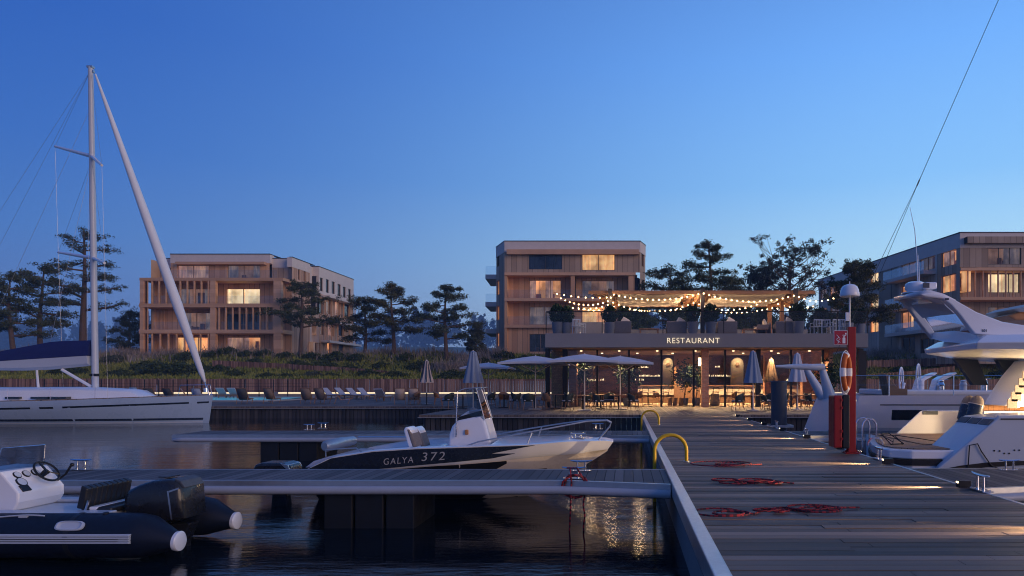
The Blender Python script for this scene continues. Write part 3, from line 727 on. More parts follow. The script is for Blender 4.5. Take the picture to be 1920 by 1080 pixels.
def coping(root, poly, z, mat='dark_trim', h=.10, out=.06):
    mb = MB(); n = len(poly)
    for i in range(n):
        fc = Face(poly[i], poly[(i + 1) % n]); fc.box(mb, -out, fc.len + out, -.30, out, z + .001 * (i % 2), z + h + .001 * (i % 2))
    mb.build('roof_coping', M[mat], root)
def railing_glass(root, fc, a0, a1, z, n=.0, h=1.0):
    mb = MB(); fc.box(mb, a0, a1, n, n + .015, z, z + h); mb.build('balustrade', M['rail_glass'], root)

# ---- west apartments
YW = 82.5; zb, z1_, z2_, z3_ = 5.0, 8.22, 11.28, 14.30
A = thing('apartment_building', 'west apartment block with timber loggia frame and a long receding side', 'building', (px(400, YW), YW, zb))
xl, xr = px(283, YW), -40.4
fl = Face((xl, YW), (xr, YW))
ops = [fl.rect(*r) for r in ((335, 541, 395, 572), (424, 541, 487, 572.5), (338, 586, 397, 620), (424, 588, 487, 620), (331, 632, 391, 666), (424, 632, 488, 667))]
kinds = ('lit_dim', 'lit_bright', 'lit_dim', 'lit_dark', 'lit_amber', 'lit_pink')
mb = wall_mb(MB(), fl, zb - 1, z3_, ops); mb.build('wall', M['clad'], A)
for o_, k in zip(ops, kinds): window(A, fl, o_, k, panes=3 if k == 'lit_amber' else 2)
# top storey with a projecting middle
tx0, tx1 = px(317, YW), px(503, YW); zt = 17.55
ft = Face((tx0, YW + .3), (tx1, YW + .3)); opt = [ft.rect(*r) for r in ((332, 497, 391, 525), (426, 497, 487, 525))]
mb = wall_mb(MB(), ft, z3_, zt - 1.05, opt); mb.build('wall', M['clad'], A)
for o_, k in zip(opt, ('lit_pink', 'lit_dim')): window(A, ft, o_, k, panes=2)
mb = MB(); ft.box(mb, -.05, ft.len + .05, -1.0, .02, zt - 1.05, zt); mb.build('parapet', M['parapet'], A)
mb = MB(); ft.box(mb, 1.0, ft.len - .3, .03, .75, zt - 1.30, zt - 1.0); mb.build('cornice', M['frame_wood'], A)
coping(A, [(tx0, YW + .3), (tx1, YW + .3), (tx1, YW + 8), (tx0, YW + 8)], zt)
for (a, b, yy, top) in ((xl, tx0, YW + 1.5, 17.25), (tx1, xr, YW + .9, 17.15)):
    f2 = Face((a, yy), (b, yy)); mb = wall_mb(MB(), f2, z3_, top - 1.1, []); mb.build('wall', M['clad_grey'], A)
    mb = MB(); f2.box(mb, 0, f2.len, -1, .03, top - 1.1, top); mb.build('parapet', M['parapet'], A)
    coping(A, [(a, yy), (b, yy), (b, yy + 5), (a, yy + 5)], top, h=.08)
# east side of the front block
fs = Face((xr, YW), (xr, 87.2)); op = [fs.rect(559, 505, 563, 525), fs.rect(569.5, 508, 573.5, 527), fs.rect(560, 635, 563, 662)]
mb = wall_mb(MB(), fs, zb - 1, 16.0, op); mb.build('wall', M['clad_side'], A)
for o_ in op: window(A, fs, o_, 'lit_dark', panes=1)
mb = MB(); fs.box(mb, 0, fs.len, -.6, .03, 16.0, 17.15); mb.build('parapet', M['parapet'], A)
mb = MB(); fs.box(mb, 0, fs.len, -.3, .08, 17.15, 17.235); mb.build('roof_coping', M['dark_trim'], A)
# rear wing running away from the water
xr2 = -39.6; yb0, yb1 = 88.0, 99.2
ff = Face((xr, yb0), (xr2, yb0)); fb = Face((xr2, yb0), (xr2, yb1))
f0 = Face((xr, 87.2), (xr, yb0)); mb = wall_mb(MB(), f0, zb - 1, 16.9, []); wall_mb(mb, ff, zb - 1, 16.95, []); mb.build('wall', M['parapet'], A)
op = [fb.rect(*r) for r in ((600, 521, 605.5, 546), (611, 524, 617, 549), (622, 528, 628, 551), (633, 533, 639, 555), (643, 538, 648.5, 558), (653, 542, 658, 562))]
mb = wall_mb(MB(), fb, 13.5, 16.95, op); mb.build('wall', M['parapet'], A)
for o_ in op: window(A, fb, o_, 'lit_dark', 'win_frame_dark', 1)
op2 = [fb.rect(*r) for r in ((598, 560, 606, 588), (612, 562, 620, 589), (628, 566, 638, 592), (646, 570, 655, 594), (600, 604, 607, 628), (615, 606, 626, 630), (634, 607, 644, 630), (594, 643, 601, 668), (613, 640, 620, 666), (634, 638, 646, 664))]
mb = wall_mb(MB(), fb, zb - 1, 13.5, op2); mb.build('wall', M['clad_side'], A)
for i, o_ in enumerate(op2): window(A, fb, o_, ('lit_dark', 'lit_dim', 'lit_pink')[i % 3], panes=1)
mb = MB(); fb.box(mb, -.05, fb.len, -.35, .05, 16.95, 17.03); ff.box(mb, -.8, ff.len, -.35, .05, 16.953, 17.033); mb.build('roof_coping', M['dark_trim'], A)
for zz in (13.35, 10.2, 7.5):
    mb = MB(); fb.box(mb, .6, fb.len, .002, 1.15, zz - .28, zz); mb.build('balcony_slab', M['parapet'], A)
    for k in range(6): mb = MB(); fb.box(mb, 1 + k * 1.95, 1.1 + k * 1.95, .3, .42, zz - 2.6 if zz > 8 else zb - .5, zz - .28); mb.build('balcony_post', M['frame_wood'], A)
# roof slab and closing walls
mb = MB(); mb.box(xl + .1, xr - .1, YW + 1.6, 99, 16.4, 16.9); mb.box(xr + .02, xr2 - .02, yb0 + .1, 99.1, 16.3, 16.8); mb.build('roof', M['dark_trim'], A)
mb = MB(); fw = Face((xl, 99), (xl, YW)); wall_mb(mb, fw, zb - 1, 16.9, []); fr_ = Face((xr2, 99.15), (xl, 99.15)); wall_mb(mb, fr_, zb - 1, 16.9, []); mb.build('wall', M['clad_grey'], A)
# loggia frame
YF = 80.0; x0, x1, xm = px(262, YF), px(531, YF), px(399, YF)
fo = Face((x0, YF), (x1, YF))
cols = []
for u, w in ((264, .62), (399, .62), (520, .9)):
    a = fo.su(u) - w / 2
    mb = MB(); fo.box(mb, max(0, a), min(fo.len, a + w), -.5, 0, zb - 1.2, z3_ - .02); mb.build('column', M['frame_wood'], A)
mb = MB(); fo.box(mb, 0, .35, -2.5, -2.0, zb - 1, z3_ - .02); mb.build('column', M['frame_wood'], A)
for zz, t in ((z3_, .34), (z2_, .44), (z1_, .44)):
    mb = MB(); fo.box(mb, -.06 if zz < z3_ else 0, fo.len + .03, -2.48, .05, zz - t, zz); mb.build('floor_slab', M['frame_wood'], A)
    railing_glass(A, fo, 1.5 if zz != z3_ else 2.5, fo.len - .8, zz, -.2, .95)
def slats(u0, u1, n, zlo, zhi):
    for i in range(n):
        a = fo.su(u0 + (u1 - u0) * i / (n - 1)); mb = MB(); fo.box(mb, a - .06, a + .06, -.2, -.02, zlo, zhi); mb.build('fin', M['frame_wood'], A)
slats(284, 390, 9, z2_, z3_ - .34); slats(410, 512, 9, z1_, z2_ - .44); slats(284, 330, 4, zb, z1_ - .44); slats(275, 275.1, 2, zb, z3_ - .4); slats(345, 390, 4, zb, z1_ - .44)
f3 = Face((x0, 82.5), (x0, YF)); 
mb = MB()
for k in range(8): mb.box(x0 + .2 + k * .16, x0 + .27 + k * .16, YW - .3, YW - .2, z1_, z2_ - .44)
mb.build('side_screen', M['frame_wood'], A)

# ---- middle apartments
YM = 80.0
B = thing('apartment_building', 'middle apartment block with chamfered ends rising behind the restaurant', 'building', (-6, YM, 5))
xa, xb_ = px(946, YM), px(1200, YM); ztop = 18.55; zc = 17.3
poly = [(-15.9, 83.6), (xa, YM), (xb_, YM), (px(1210, 82.5), 82.5), (px(1210, 82.5), 92), (-15.9, 92)]
fm = Face((xa, YM), (xb_, YM)); fml = Face(poly[0], poly[1]); fmr = Face(poly[2], poly[3])
zf3, zf2, zf1 = pz(511, YM), pz(559, YM), pz(609, YM)
op = [fm.rect(991, 472, 1054, 505), fm.rect(1091, 472, 1153, 507)]
mb = wall_mb(MB(), fm, zf3, zc, op); mb.build('wall', M['clad_grey'], B)
window(B, fm, op[0], 'lit_dark', 'win_frame_dark'); window(B, fm, op[1], 'lit_amber', 'win_frame_dark')
YR = 81.7; fr = Face((xa + .25, YR), (xb_ - .3, YR))
op = [fr.rect(992, 525, 1052, 560), fr.rect(1091, 526, 1152, 560), fr.rect(992, 575, 1050, 609), fr.rect(1091, 575, 1152, 609)]
mb = wall_mb(MB(), fr, 8.6, zf3, op); mb.build('wall', M['clad'], B)
for o_, k in zip(op, ('lit_pink', 'lit_dim', 'lit_dim', 'lit_amber')): window(B, fr, o_, k, panes=3 if k == 'lit_pink' else 2)
fg = Face((xa + .1, YM + .4), (xb_ - .3, YM + .4)); op = [fg.rect(992, 626, 1035, 660)]
mb = wall_mb(MB(), fg, 4.2, 8.7, op); mb.build('wall', M['clad'], B); window(B, fg, op[0], 'lit_dark')
opl = [fml.rect(931, 475, 936, 500), fml.rect(931, 526, 936, 553), fml.rect(931, 574, 936, 600), fml.rect(931, 624, 936, 650)]
mb = wall_mb(MB(), fml, 4.2, zc, opl); mb.build('wall', M['clad_grey'], B)
for o_, k in zip(opl, ('lit_dark', 'lit_pink', 'lit_amber', 'lit_pink')): window(B, fml, o_, k, panes=1)
opr = [fmr.rect(1203, 474, 1208, 500), fmr.rect(1203, 525, 1208, 545)]
mb = wall_mb(MB(), fmr, 4.2, zc, opr); f5 = Face(poly[3], poly[4]); wall_mb(mb, f5, 4.2, zc, []); f6 = Face(poly[5], poly[0]); wall_mb(mb, f6, 4.2, zc, []); mb.build('wall', M['clad_grey'], B)
for o_ in opr: window(B, fmr, o_, 'lit_dark', panes=1)
mb = MB()
for i in range(6):
    f = Face(poly[i], poly[(i + 1) % 6]); f.box(mb, 0, f.len, -.5, .03 + .002 * i, zc, ztop)
mb.build('parapet', M['parapet'], B)
coping(B, poly, ztop)
mb = MB(); mb.prism([(p[0], p[1]) for p in poly], ztop - .6, ztop - .4, 'Z'); mb.build('roof', M['dark_trim'], B)
mb = MB(); mb.box(-4.3, -3.9, 84, 84.4, ztop - .4, ztop + .55); mb.build('roof_vent', M['dark_trim'], B)
mb = MB(); fm.box(mb, .35, fm.len - .15, .035, .62, zc - .35, zc + .22); mb.build('cornice', M['frame_wood'], B)
for zz in (zf3, zf2, zf1):
    mb = MB(); fm.box(mb, .0, fm.len - .5, -1.72, .12, zz - .34, zz); mb.build('floor_slab', M['frame_wood'], B)
    if zz < zf3: railing_glass(B, fm, .3, fm.len - .8, zz, -.05, 1.0)
for u, w in ((1074, .5), (1184, .7)):
    a = fm.su(u); mb = MB(); fm.box(mb, a - w / 2, a + w / 2, -1.6, -.02, zf2, zf3 - .34); mb.build('pier_wall', M['clad'], B)
mb = MB(); fm.box(mb, 0, .28, -1.65, -.01, 4.4, zf3 - .35); mb.build('pier_wall', M['clad'], B)
for v in (517, 568, 618):
    zz = pz(v, 86); mb = MB(); mb.prism([(px(910, 85), 85), (-15.85, 85), (-15.85, 91.5), (px(910, 88), 91.5)], zz - .55, zz, 'Z'); mb.build('balcony_slab', M['parapet'], B)
    mb = MB(); mb.box(px(910, 85) + .02, -15.9, 85.02, 85.04, zz, zz + 1.05); mb.build('balustrade', M['rail_glass'], B)

# ---- east apartments
CR = thing('apartment_building', 'east apartment block whose long dark wing recedes behind the dome post', 'building', (34, 70, 5))
yc = 70.0; xc = px(1800, yc); ztop = pz(437, yc); xe, ye = px(1535, 102.5), 102.5
fw = Face((xe, ye), (xc, yc)); fc_ = Face((xc, yc), (52, yc))
rects = [(1537, 541, 1550, 560, 'lit_dim'), (1556, 534, 1573, 557, 'lit_pink'), (1608, 520, 1622, 540, 'lit_dark'), (1631, 509, 1647, 535, 'lit_bright'), (1689, 485, 1717, 517, 'lit_dim'), (1724, 472, 1753, 507, 'lit_dim'), (1765, 462, 1793, 499, 'lit_pink'),
         (1537, 578, 1550, 596, 'lit_pink'), (1556, 575, 1572, 596, 'lit_dim'), (1608, 562, 1622, 585, 'lit_dark'), (1631, 554, 1647, 580, 'lit_bright'), (1690, 534, 1718, 563, 'lit_pink'), (1765, 515, 1793, 548, 'lit_amber'),
         (1613, 600, 1622, 624, 'lit_dark'), (1631, 596, 1647, 623, 'lit_amber'), (1690, 584, 1713, 615, 'lit_amber'), (1765, 580, 1793, 610, 'lit_dim'),
         (1690, 632, 1716, 662, 'lit_dark'), (1726, 634, 1752, 662, 'lit_dark')]
ops = [fw.rect(*r[:4]) for r in rects]
parts = [(1530, 1648, 'clad_dark_side'), (1648, 1683, 'clad_dark'), (1683, 1757, 'clad_dark_side'), (1757, 1800, 'clad_side')]
for u0, u1, mt in parts:
    a0, a1 = max(0, fw.su(u0)), min(fw.len, fw.su(u1)); mb = wall_mb(MB(), fw, 4.0, ztop - 1.5, [o for o in ops if a0 - .01 <= o[0] < a1], a0, a1); mb.build('wall', M[mt], CR)
for o_, r in zip(ops, rects): window(CR, fw, o_, r[4], 'win_frame', 2)
mb = MB(); fw.box(mb, -.05, fw.len, -.6, .04, ztop - 1.5, ztop); fc_.box(mb, -.02, fc_.len, -.6, .04, ztop - 1.5, ztop - .002); mb.build('parapet', M['parapet'], CR)
mb = MB(); fw.box(mb, -.1, fw.len + .05, -.4, .08, ztop, ztop + .11); fc_.box(mb, -.05, fc_.len, -.4, .08, ztop + .003, ztop + .113); mb.build('roof_coping', M['dark_trim'], CR)
opf = [fc_.rect(1853, 459, 1915, 496), fc_.rect(1853, 513, 1912, 549)]
mb = wall_mb(MB(), fc_, pz(501, yc), ztop - 1.5, opf[:1]); mb.build('wall', M['clad_dark'], CR)
f7 = Face((xc + .2, yc + 1.6), (52, yc + 1.6)); of2 = [f7.rect(1853, 513, 1912, 549), f7.rect(1853, 575, 1912, 605)]
mb = wall_mb(MB(), f7, 4, pz(500, yc), of2); mb.build('wall', M['clad_dark'], CR)
window(CR, fc_, opf[0], 'lit_dim', 'win_frame_dark', 3); window(CR, f7, of2[0], 'lit_bright', 'win_frame_dark', 3); window(CR, f7, of2[1], 'lit_dim', 'win_frame_dark', 3)
mb = MB(); fc_.box(mb, .4, fc_.len, .045, .75, ztop - 1.15, ztop - .5); mb.build('cornice', M['clad_dark'], CR)
for v in (502, 557, 612):
    zz = pz(v, yc); mb = MB(); fc_.box(mb, 0, fc_.len, -1.58, .15, zz - .3, zz); mb.build('floor_slab', M['frame_wood'], CR)
for i in range(9):
    a = .8 + i * .78; mb = MB(); fc_.box(mb, a, a + .09, -.2, -.02, pz(557, yc), pz(502, yc) - .3); mb.build('fin', M['frame_wood'], CR)
for (u0, u1, v) in ((1669, 1755, 507), (1672, 1750, 566), (1672, 1750, 618)):
    a0, a1 = fw.su(u0 + 8), fw.su(u1); yv = fw.p0.y + fw.d.y * a1; zz = pz(v, yv); mb = MB(); fw.box(mb, a0, a1, .002, 1.5, zz - .38, zz); mb.build('balcony_slab', M['parapet'], CR)
    railing_glass(CR, fw, a0, a1, zz, 1.45)
mb = MB(); mb.prism([(xe + .1, ye), (xc + .1, yc + .3), (52, yc + .3), (52, ye)], ztop - .9, ztop - .6, 'Z'); mb.build('roof', M['dark_trim'], CR)
mb = MB(); fbk = Face((52, ye), (xe, ye)); wall_mb(mb, fbk, 4, ztop - .5, []); fe = Face((52, yc), (52, ye)); wall_mb(mb, fe, 4, ztop - .5, []); mb.build('wall', M['clad_dark'], CR)
mb = MB(); mb.box(38.2, 39.4, 76, 77, ztop - .6, ztop + .5); mb.build('roof_vent', M['dark_trim'], CR)

# ---------------------------------------------------------------- restaurant
RX0, RX1 = px(1022, 36.5), px(1628, 36.5); YG, YB = 38.2, 47.0; ZC, ZT = pz(651.5, 36.5), pz(625, 36.5)
RS = thing('restaurant', 'low glazed restaurant pavilion with deep grey fascia and lit lettering', 'restaurant', (4.3, YG, ZD))
mb = MB(); mb.box(RX0, RX1, 36.5, YB + .6, ZC, ZT); mb.build('fascia', M['concrete'], RS, bevel=.015)
mb = MB(); mb.box(RX0 + .3, RX1 - .3, 36.9, YB + .3, ZC - .03, ZC - .004); mb.build('ceiling', M['ceiling'], RS)
mb = MB(); mb.box(px(1064, YG), px(1552, YG), YG + .1, YB, ZD + .004, ZD + .02); mb.build('floor', M['interior_floor'], RS)
mb = MB(); mb.box(px(1058, YG), px(1560, YG), YB - .3, YB, ZD, ZC - .031); mb.build('back_wall', M['wall_tile'], RS)
mb = MB(); mb.box(px(1556, YG), px(1560, YG) + .1, YG + .2, YB - .31, ZD, ZC - .031); mb.build('side_wall', M['brick'], RS)
mb = MB(); mb.box(px(1066, YG), px(1081, YG), YG + .2, YG + .75, ZD + .02, ZC - .031); mb.build('brick_pillar', M['brick'], RS)
mb = MB(); mb.box(px(1314, YG), px(1327, YG), YG - .55, YG - .12, ZD + .004, ZC - .031); mb.build('brick_pillar', M['brick'], RS)
mb = MB(); mb.box(px(1505, 42), px(1524, 42), 42, 42.6, ZD + .02, ZC - .031); mb.build('brick_pillar', M['brick'], RS)
mb = MB(); mb.box(px(1434, 42), px(1448, 42), 42, 42.5, ZD + .02, ZC - .031); mb.build('brick_pillar', M['brick'], RS)
mb = MB(); mb.box(px(1034, 40), px(1054, 40), 40, 40.6, ZD + .004, ZC - .031); mb.build('tiled_pillar', M['bronze_tile'], RS)
for u, w, y in ((1027, .24, 37.4), (1059.5, .28, 38.0), (1421, .26, 38.0), (1613, .26, 37.4), (1620, .2, 40)):
    mb = MB(); x = px(u, y); mb.box(x - w / 2, x + w / 2, y - .12, y + .12, ZD + .004, ZC - .031); mb.build('steel_column', M['black_metal'], RS)
mull = [1120, 1179.5, 1240, 1300.5, 1359.5, 1483, 1542.5]
for u in mull:
    x = px(u, YG); mb = MB(); mb.box(x - .055, x + .055, YG - .06, YG + .08, ZD + .004, ZC - .031); mb.build('mullion', M['black_metal'], RS)
edges = [1064, 1120, 1179.5, 1240, 1300.5, 1359.5, 1421, 1483, 1542.5]
for a, b in zip(edges, edges[1:]):
    x0, x1 = px(a, YG) + .06, px(b, YG) - .06; mb = MB(); mb.quad((x0, YG, ZD + .03), (x1, YG, ZD + .03), (x1, YG, ZC - .04), (x0, YG, ZC - .04)); mb.build('glazing', M['rest_glass'], RS)
mb = MB(); mb.box(px(1064, YG), px(1552, YG), YG - .04, YG + .06, ZD + .004, ZD + .03); mb.box(px(1064, YG), px(1552, YG), YG - .04, YG + .06, ZC - .075, ZC - .032); mb.build('glazing_rail', M['black_metal'], RS)
mb = MB(); mb.box(px(1264, 43.5), px(1313, 43.5), 43.5, 43.7, ZD + .02, ZC - .031); mb.build('timber_panel', M['slat_wood'], RS)
for u0, u1 in ((1243, 1262), (1371, 1394)):
    y = 45.6; x0, x1 = px(u0, y), px(u1, y); zt = pz(671, y); pts = [(x0, ZD + .02), (x1, ZD + .02), (x1, zt - .35)]
    for i in range(9):
        t = math.pi * i / 8; pts.append(((x0 + x1) / 2 + (x1 - x0) / 2 * math.cos(t), zt - .35 + .35 * math.sin(t)))
    mb = MB(); mb.prism(pts, y, y + .4); mb.build('plaster_niche', M['plaster'], RS)
    mb = MB(); mb.cyl(((x0 + x1) / 2, y - .10, zt - .45), ((x0 + x1) / 2, y - .01, zt - .45), .12, .12, 16); lp = mb.build('wall_lamp', M['slat_wood'], RS)
    ld = bpy.data.lights.new('wall_lamp_light', 'POINT'); ld.energy = 13; ld.color = (1, .74, .42); ld.shadow_soft_size = .1
    lo = bpy.data.objects.new('wall_lamp_light', ld); COL.objects.link(lo); lo.parent = lp; lo.location = Vector(((x0 + x1) / 2, y - .35, zt - .25)) - origin_of(lp)
mb = MB(); x = px(1312, 41.5); mb.cyl((x, 41.5, pz(686, 41.5)), (x, 41.5, pz(671, 41.5)), .09, .09, 14); mb.build('pendant_lamp', M['lamp_glow'], RS)
mb = MB(); mb.cyl((x, 41.5, pz(671, 41.5)), (x, 41.5, ZC - .03), .008, n=5); mb.build('pendant_cord', M['black'], RS)
for u0, u1, v, y in ((1098, 1135, 712.5, 46.6), (1190, 1209, 712.5, 46.6), (1196, 1218, 689, 46.6), (1198, 1238, 705, 46.6), (1340, 1350, 688, 46.6), (1328, 1372, 705, 46.6), (1400, 1440, 713, 46.6), (1470, 1485, 713, 46.6), (1525, 1540, 713, 46.6), (1396, 1412, 705, 46.6)):
    mb = MB(); z = pz(v, y); mb.box(px(u0, y), px(u1, y), y - .22, y + .09, z - .06, z - .03); s = mb.build('shelf', M['slat_wood'], RS)
    mb = MB(); n = int((px(u1, y) - px(u0, y)) / .09)
    for i in range(n):
        x = px(u0, y) + .05 + i * .09
        if rn.random() < .8: mb.cyl((x, y - .1, z - .029), (x, y - .1, z + rn.uniform(.02, .10)), .026, .018, 6)
    if n: mb.build('glassware', M['bottles'], s)
for i in range(14):
    x = -2.6 + (i % 7) * 2.2 + (1.1 if i > 6 else 0); y = 39.5 if i < 7 else 42.6
    mb = MB(); mb.cyl((x, y, ZC - .075), (x, y, ZC - .031), .07, .07, 14); lp = mb.build('ceiling_light', M['downlight'], RS)
    ld = bpy.data.lights.new('ceiling_light_lamp', 'SPOT'); ld.energy = 1700 if i < 7 else 1300; ld.color = (1, .64, .32); ld.spot_size = R(96); ld.spot_blend = .7; ld.shadow_soft_size = .07
    lo = bpy.data.objects.new('ceiling_light_lamp', ld); COL.objects.link(lo); lo.parent = lp; lo.location = Vector((x, y, ZC - .09)) - origin_of(lp)
    lo.rotation_euler = Vector((0, -.62 if i < 7 else .1, -1)).to_track_quat('-Z', 'Y').to_euler()
# lettering
def text_mesh(s, size, ext=.02, spacing=1.0, shear=0.0, align='CENTER', thin=0.0):
    c = bpy.data.curves.new('lettering', 'FONT'); c.body = s; c.size = size; c.extrude = ext; c.space_character = spacing; c.shear = shear; c.align_x = align; c.offset = thin
    o = bpy.data.objects.new('lettering', c); COL.objects.link(o); dg = bpy.context.evaluated_depsgraph_get(); me = bpy.data.meshes.new_from_object(o.evaluated_get(dg))
    bpy.data.objects.remove(o); vs = [tuple(v.co) for v in me.vertices]; fs = [tuple(p.vertices) for p in me.polygons]; bpy.data.meshes.remove(me); return vs, fs
def text_obj(s, size, centre, width, name, mat, parent, **k):
    vs, fs = text_mesh(s, size, **k); a = np.array(vs); w = a[:, 0].max() - a[:, 0].min(); sc = width / w if width else 1; mx, mz = (a[:, 0].max() + a[:, 0].min()) / 2, (a[:, 1].max() + a[:, 1].min()) / 2
    mb = MB(); mb.add([(centre[0] + (p[0] - mx) * sc, centre[1] - p[2], centre[2] + (p[1] - mz) * sc) for p in vs], fs); return mb.build(name, mat, parent)
text_obj('RESTAURANT', .52, ((px(1251, 36.45) + px(1349, 36.45)) / 2, 36.46, pz(638.5, 36.45)), px(1349, 36.45) - px(1251, 36.45), 'lettering', M['letter'], RS, ext=.03, spacing=1.12, thin=-.009)
# roof terrace parapet at the back
mb = MB(); mb.box(RX0 + 2.2, RX1 - .5, YB - .2, YB + .1, ZT + .002, ZT + 1.0); mb.build('rear_parapet', M['concrete'], RS)
mb = MB(); mb.box(px(1078, 40.5), px(1132, 40.5), 40.5, 41, ZT + .002, ZT + .95); mb.build('stair_wall', M['concrete_lt'], RS)
RA = thing('roof_railing', 'black post and glass railing round the roof terrace above the fascia', 'railing', (4, 36.6, ZT))
zr = pz(583.5, 36.6); x0, x1 = RX0 + .05, RX1 - .05
mb = MB(); mb.box(x0, x1, 36.58, 36.63, zr - .05, zr); mb.bar((x0 + .02, 36.63, zr - .027), (x0 + .6, 46, zr - .027), .05, .045); mb.build('handrail', M['black_metal'], RA)
us = [1024, 1129, 1243, 1357, 1472, 1570, 1627]
for u in us:
    x = px(u, 36.6); mb = MB(); mb.box(x - .022, x + .022, 36.585, 36.625, ZT + .002, zr - .05); mb.build('post', M['black_metal'], RA)
for a, b in zip(us, us[1:]):
    mb = MB(); mb.quad((px(a, 36.6) + .03, 36.6, ZT + .05), (px(b, 36.6) - .03, 36.6, ZT + .05), (px(b, 36.6) - .03, 36.6, zr - .06), (px(a, 36.6) + .03, 36.6, zr - .06)); mb.build('glass_panel', M['rail_glass'], RA)
# pergola
PG = thing('pergola', 'timber pergola with cream shade sails and orange lit ceiling over the roof terrace', 'pergola', (6, 39, ZT))
YP0, YP1 = 37.6, 43.5; zp = pz(545, YP0)
for u, y in ((1144, YP0), (1317, YP0), (1492, YP0), (1152, YP1), (1302, YP1), (1443, YP1 - 1.5), (1466, YP1 - 3.2)):
    x = px(u, y); mb = MB(); mb.box(x - .11, x + .11, y - .11, y + .11, ZT + .002, zp + .1 if y == YP0 else zp - .24); mb.build('post', M['warm_wood'] if y != YP0 else M['win_frame_dark'], PG)
mb = MB(); mb.box(px(1103, YP0), px(1530, YP0), YP0 + .12, YP0 + .3, zp - .16, zp + .02); mb.build('front_beam', M['slat_wood'], PG)
mb = MB(); mb.box(px(1144, YP1), px(1480, YP1), YP1 - .1, YP1 + .1, zp - .26, zp - .02); mb.build('rear_beam', M['warm_wood'], PG)
mb = MB(); mb.prism([(px(1104, YP0), YP0 + .31), (px(1530, YP0), YP0 + .31), (px(1490, YP1), YP1 + .6), (px(1134, YP1), YP1 + .6)], zp - .005, zp + .05, 'Z'); mb.build('ceiling_boards', M['warm_wood'], PG)
for u in (1144, 1317, 1492):
    x = px(u, YP0); mb = MB(); mb.box(x - .07, x + .07, YP0 + .31, YP1 - .11, zp - .2, zp - .01); mb.build('rafter', M['warm_wood'], PG)
for u0, u1 in ((1157, 1284), (1338, 1478)):
    for j in range(3):
        ya, yb2 = YP0 + .5 + j * 1.85, YP0 + .5 + (j + 1) * 1.85; rows = []
        for i in range(9):
            f = i / 8; sag = .13 * math.sin(math.pi * f) + .03
            rows.append([(px(u0, YP0) + (px(u1, YP0) - px(u0, YP0)) * g, ya + (yb2 - ya) * f, zp - .10 - sag - .03 * math.sin(math.pi * g)) for g in [k / 10 for k in range(11)]])
        mb = MB(); mb.loft(rows); mb.build('shade_sail', M['sail_cloth'], PG, smooth=True, solid=.01)
for u, v, y in ((1287, 551, 39.5), (1336, 551, 39.5), (1277, 566, 41)):
    x, z = px(u, y), pz(v, y); mb = MB(); mb.cyl((x, y, z), (x + .1, y - .06, z - .22), .07, .09, 12); mb.cyl((x, y, z), (x, y, zp - .02), .015, n=6); lp = mb.build('spotlight', M['black'], PG)
    ld = bpy.data.lights.new('pergola_spot', 'POINT'); ld.energy = 60; ld.color = (1, .62, .32); ld.shadow_soft_size = .08
    lo = bpy.data.objects.new('pergola_spot', ld); COL.objects.link(lo); lo.parent = lp; lo.location = Vector((x + .15, y - .1, z - .42)) - origin_of(lp)
# festoon strings
bulb = MB().ball((0, 0, -.04), .031, 10)
def festoon(pts, n, label, sag):
    r = thing('string_light', label, 'string lights', pts[0], group='festoon strings on the roof terrace')
    path = []
    for (a, b, sg) in zip(pts, pts[1:], sag):
        a, b = Vector(a), Vector(b)
        for i in range(25):
            f = i / 24; p = a.lerp(b, f); p.z -= sg * 4 * f * (1 - f); path.append(p)
    mb = MB(); mb.tube(path, .008, 5); mb.build('cord', M['black'], r)
    ln = [0]
    for a, b in zip(path, path[1:]): ln.append(ln[-1] + (b - a).length)
    first = None
    for k in range(n):
        t = (k + .5) / n * ln[-1]; j = max(i for i in range(len(ln)) if ln[i] <= t); j = min(j, len(path) - 2)
        p = path[j].lerp(path[j + 1], (t - ln[j]) / max(1e-6, ln[j + 1] - ln[j]))
        if first is None:
            o = bulb.build('bulb', M['bulb'], r, smooth=True); first = o
            # bulb mesh is around the world origin: put it back to its own place
            for vtx in o.data.vertices: vtx.co = vtx.co + Vector(pts[0])
        else:
            o = first.copy(); COL.objects.link(o); o.parent = r
        o.location = p - Vector(pts[0])
        if k % 5 == 2:
            ld = bpy.data.lights.new('bulb_light', 'POINT'); ld.energy = 11; ld.color = (1, .66, .36); ld.shadow_soft_size = .05
            lo = bpy.data.objects.new('bulb_light', ld); COL.objects.link(lo); lo.parent = r; lo.location = p - Vector(pts[0]) - Vector((0, .1, .22))
D = 37.0
festoon([P(1038, 548, 36.9), P(1144, 556, 37.5)], 8, 'short festoon string from the roof terrace corner to the first pergola post, upper one', [.12])
festoon([P(1048, 556, 39), P(1144, 562, 37.5), P(1147, 550, 37.4), P(1317, 548, 37.4), P(1320, 549, 37.4), P(1492, 552, 37.4), P(1568, 556, 37)], 52, 'longest festoon string along the pergola front, dipping between every post', [.35, 0, .35, 0, .40, .28])
festoon([P(1058, 572, 41), P(1150, 566, 41), P(1302, 566, 41), P(1440, 560, 41), P(1530, 572, 41)], 44, 'festoon string looping along the middle of the pergola ceiling', [.30, .55, .55, .30])
festoon([P(1080, 575, 43), P(1152, 574, 43), P(1302, 574, 43), P(1450, 576, 43), P(1520, 574, 43)], 46, 'lowest festoon string hanging at the back of the pergola', [.22, .28, .34, .15])
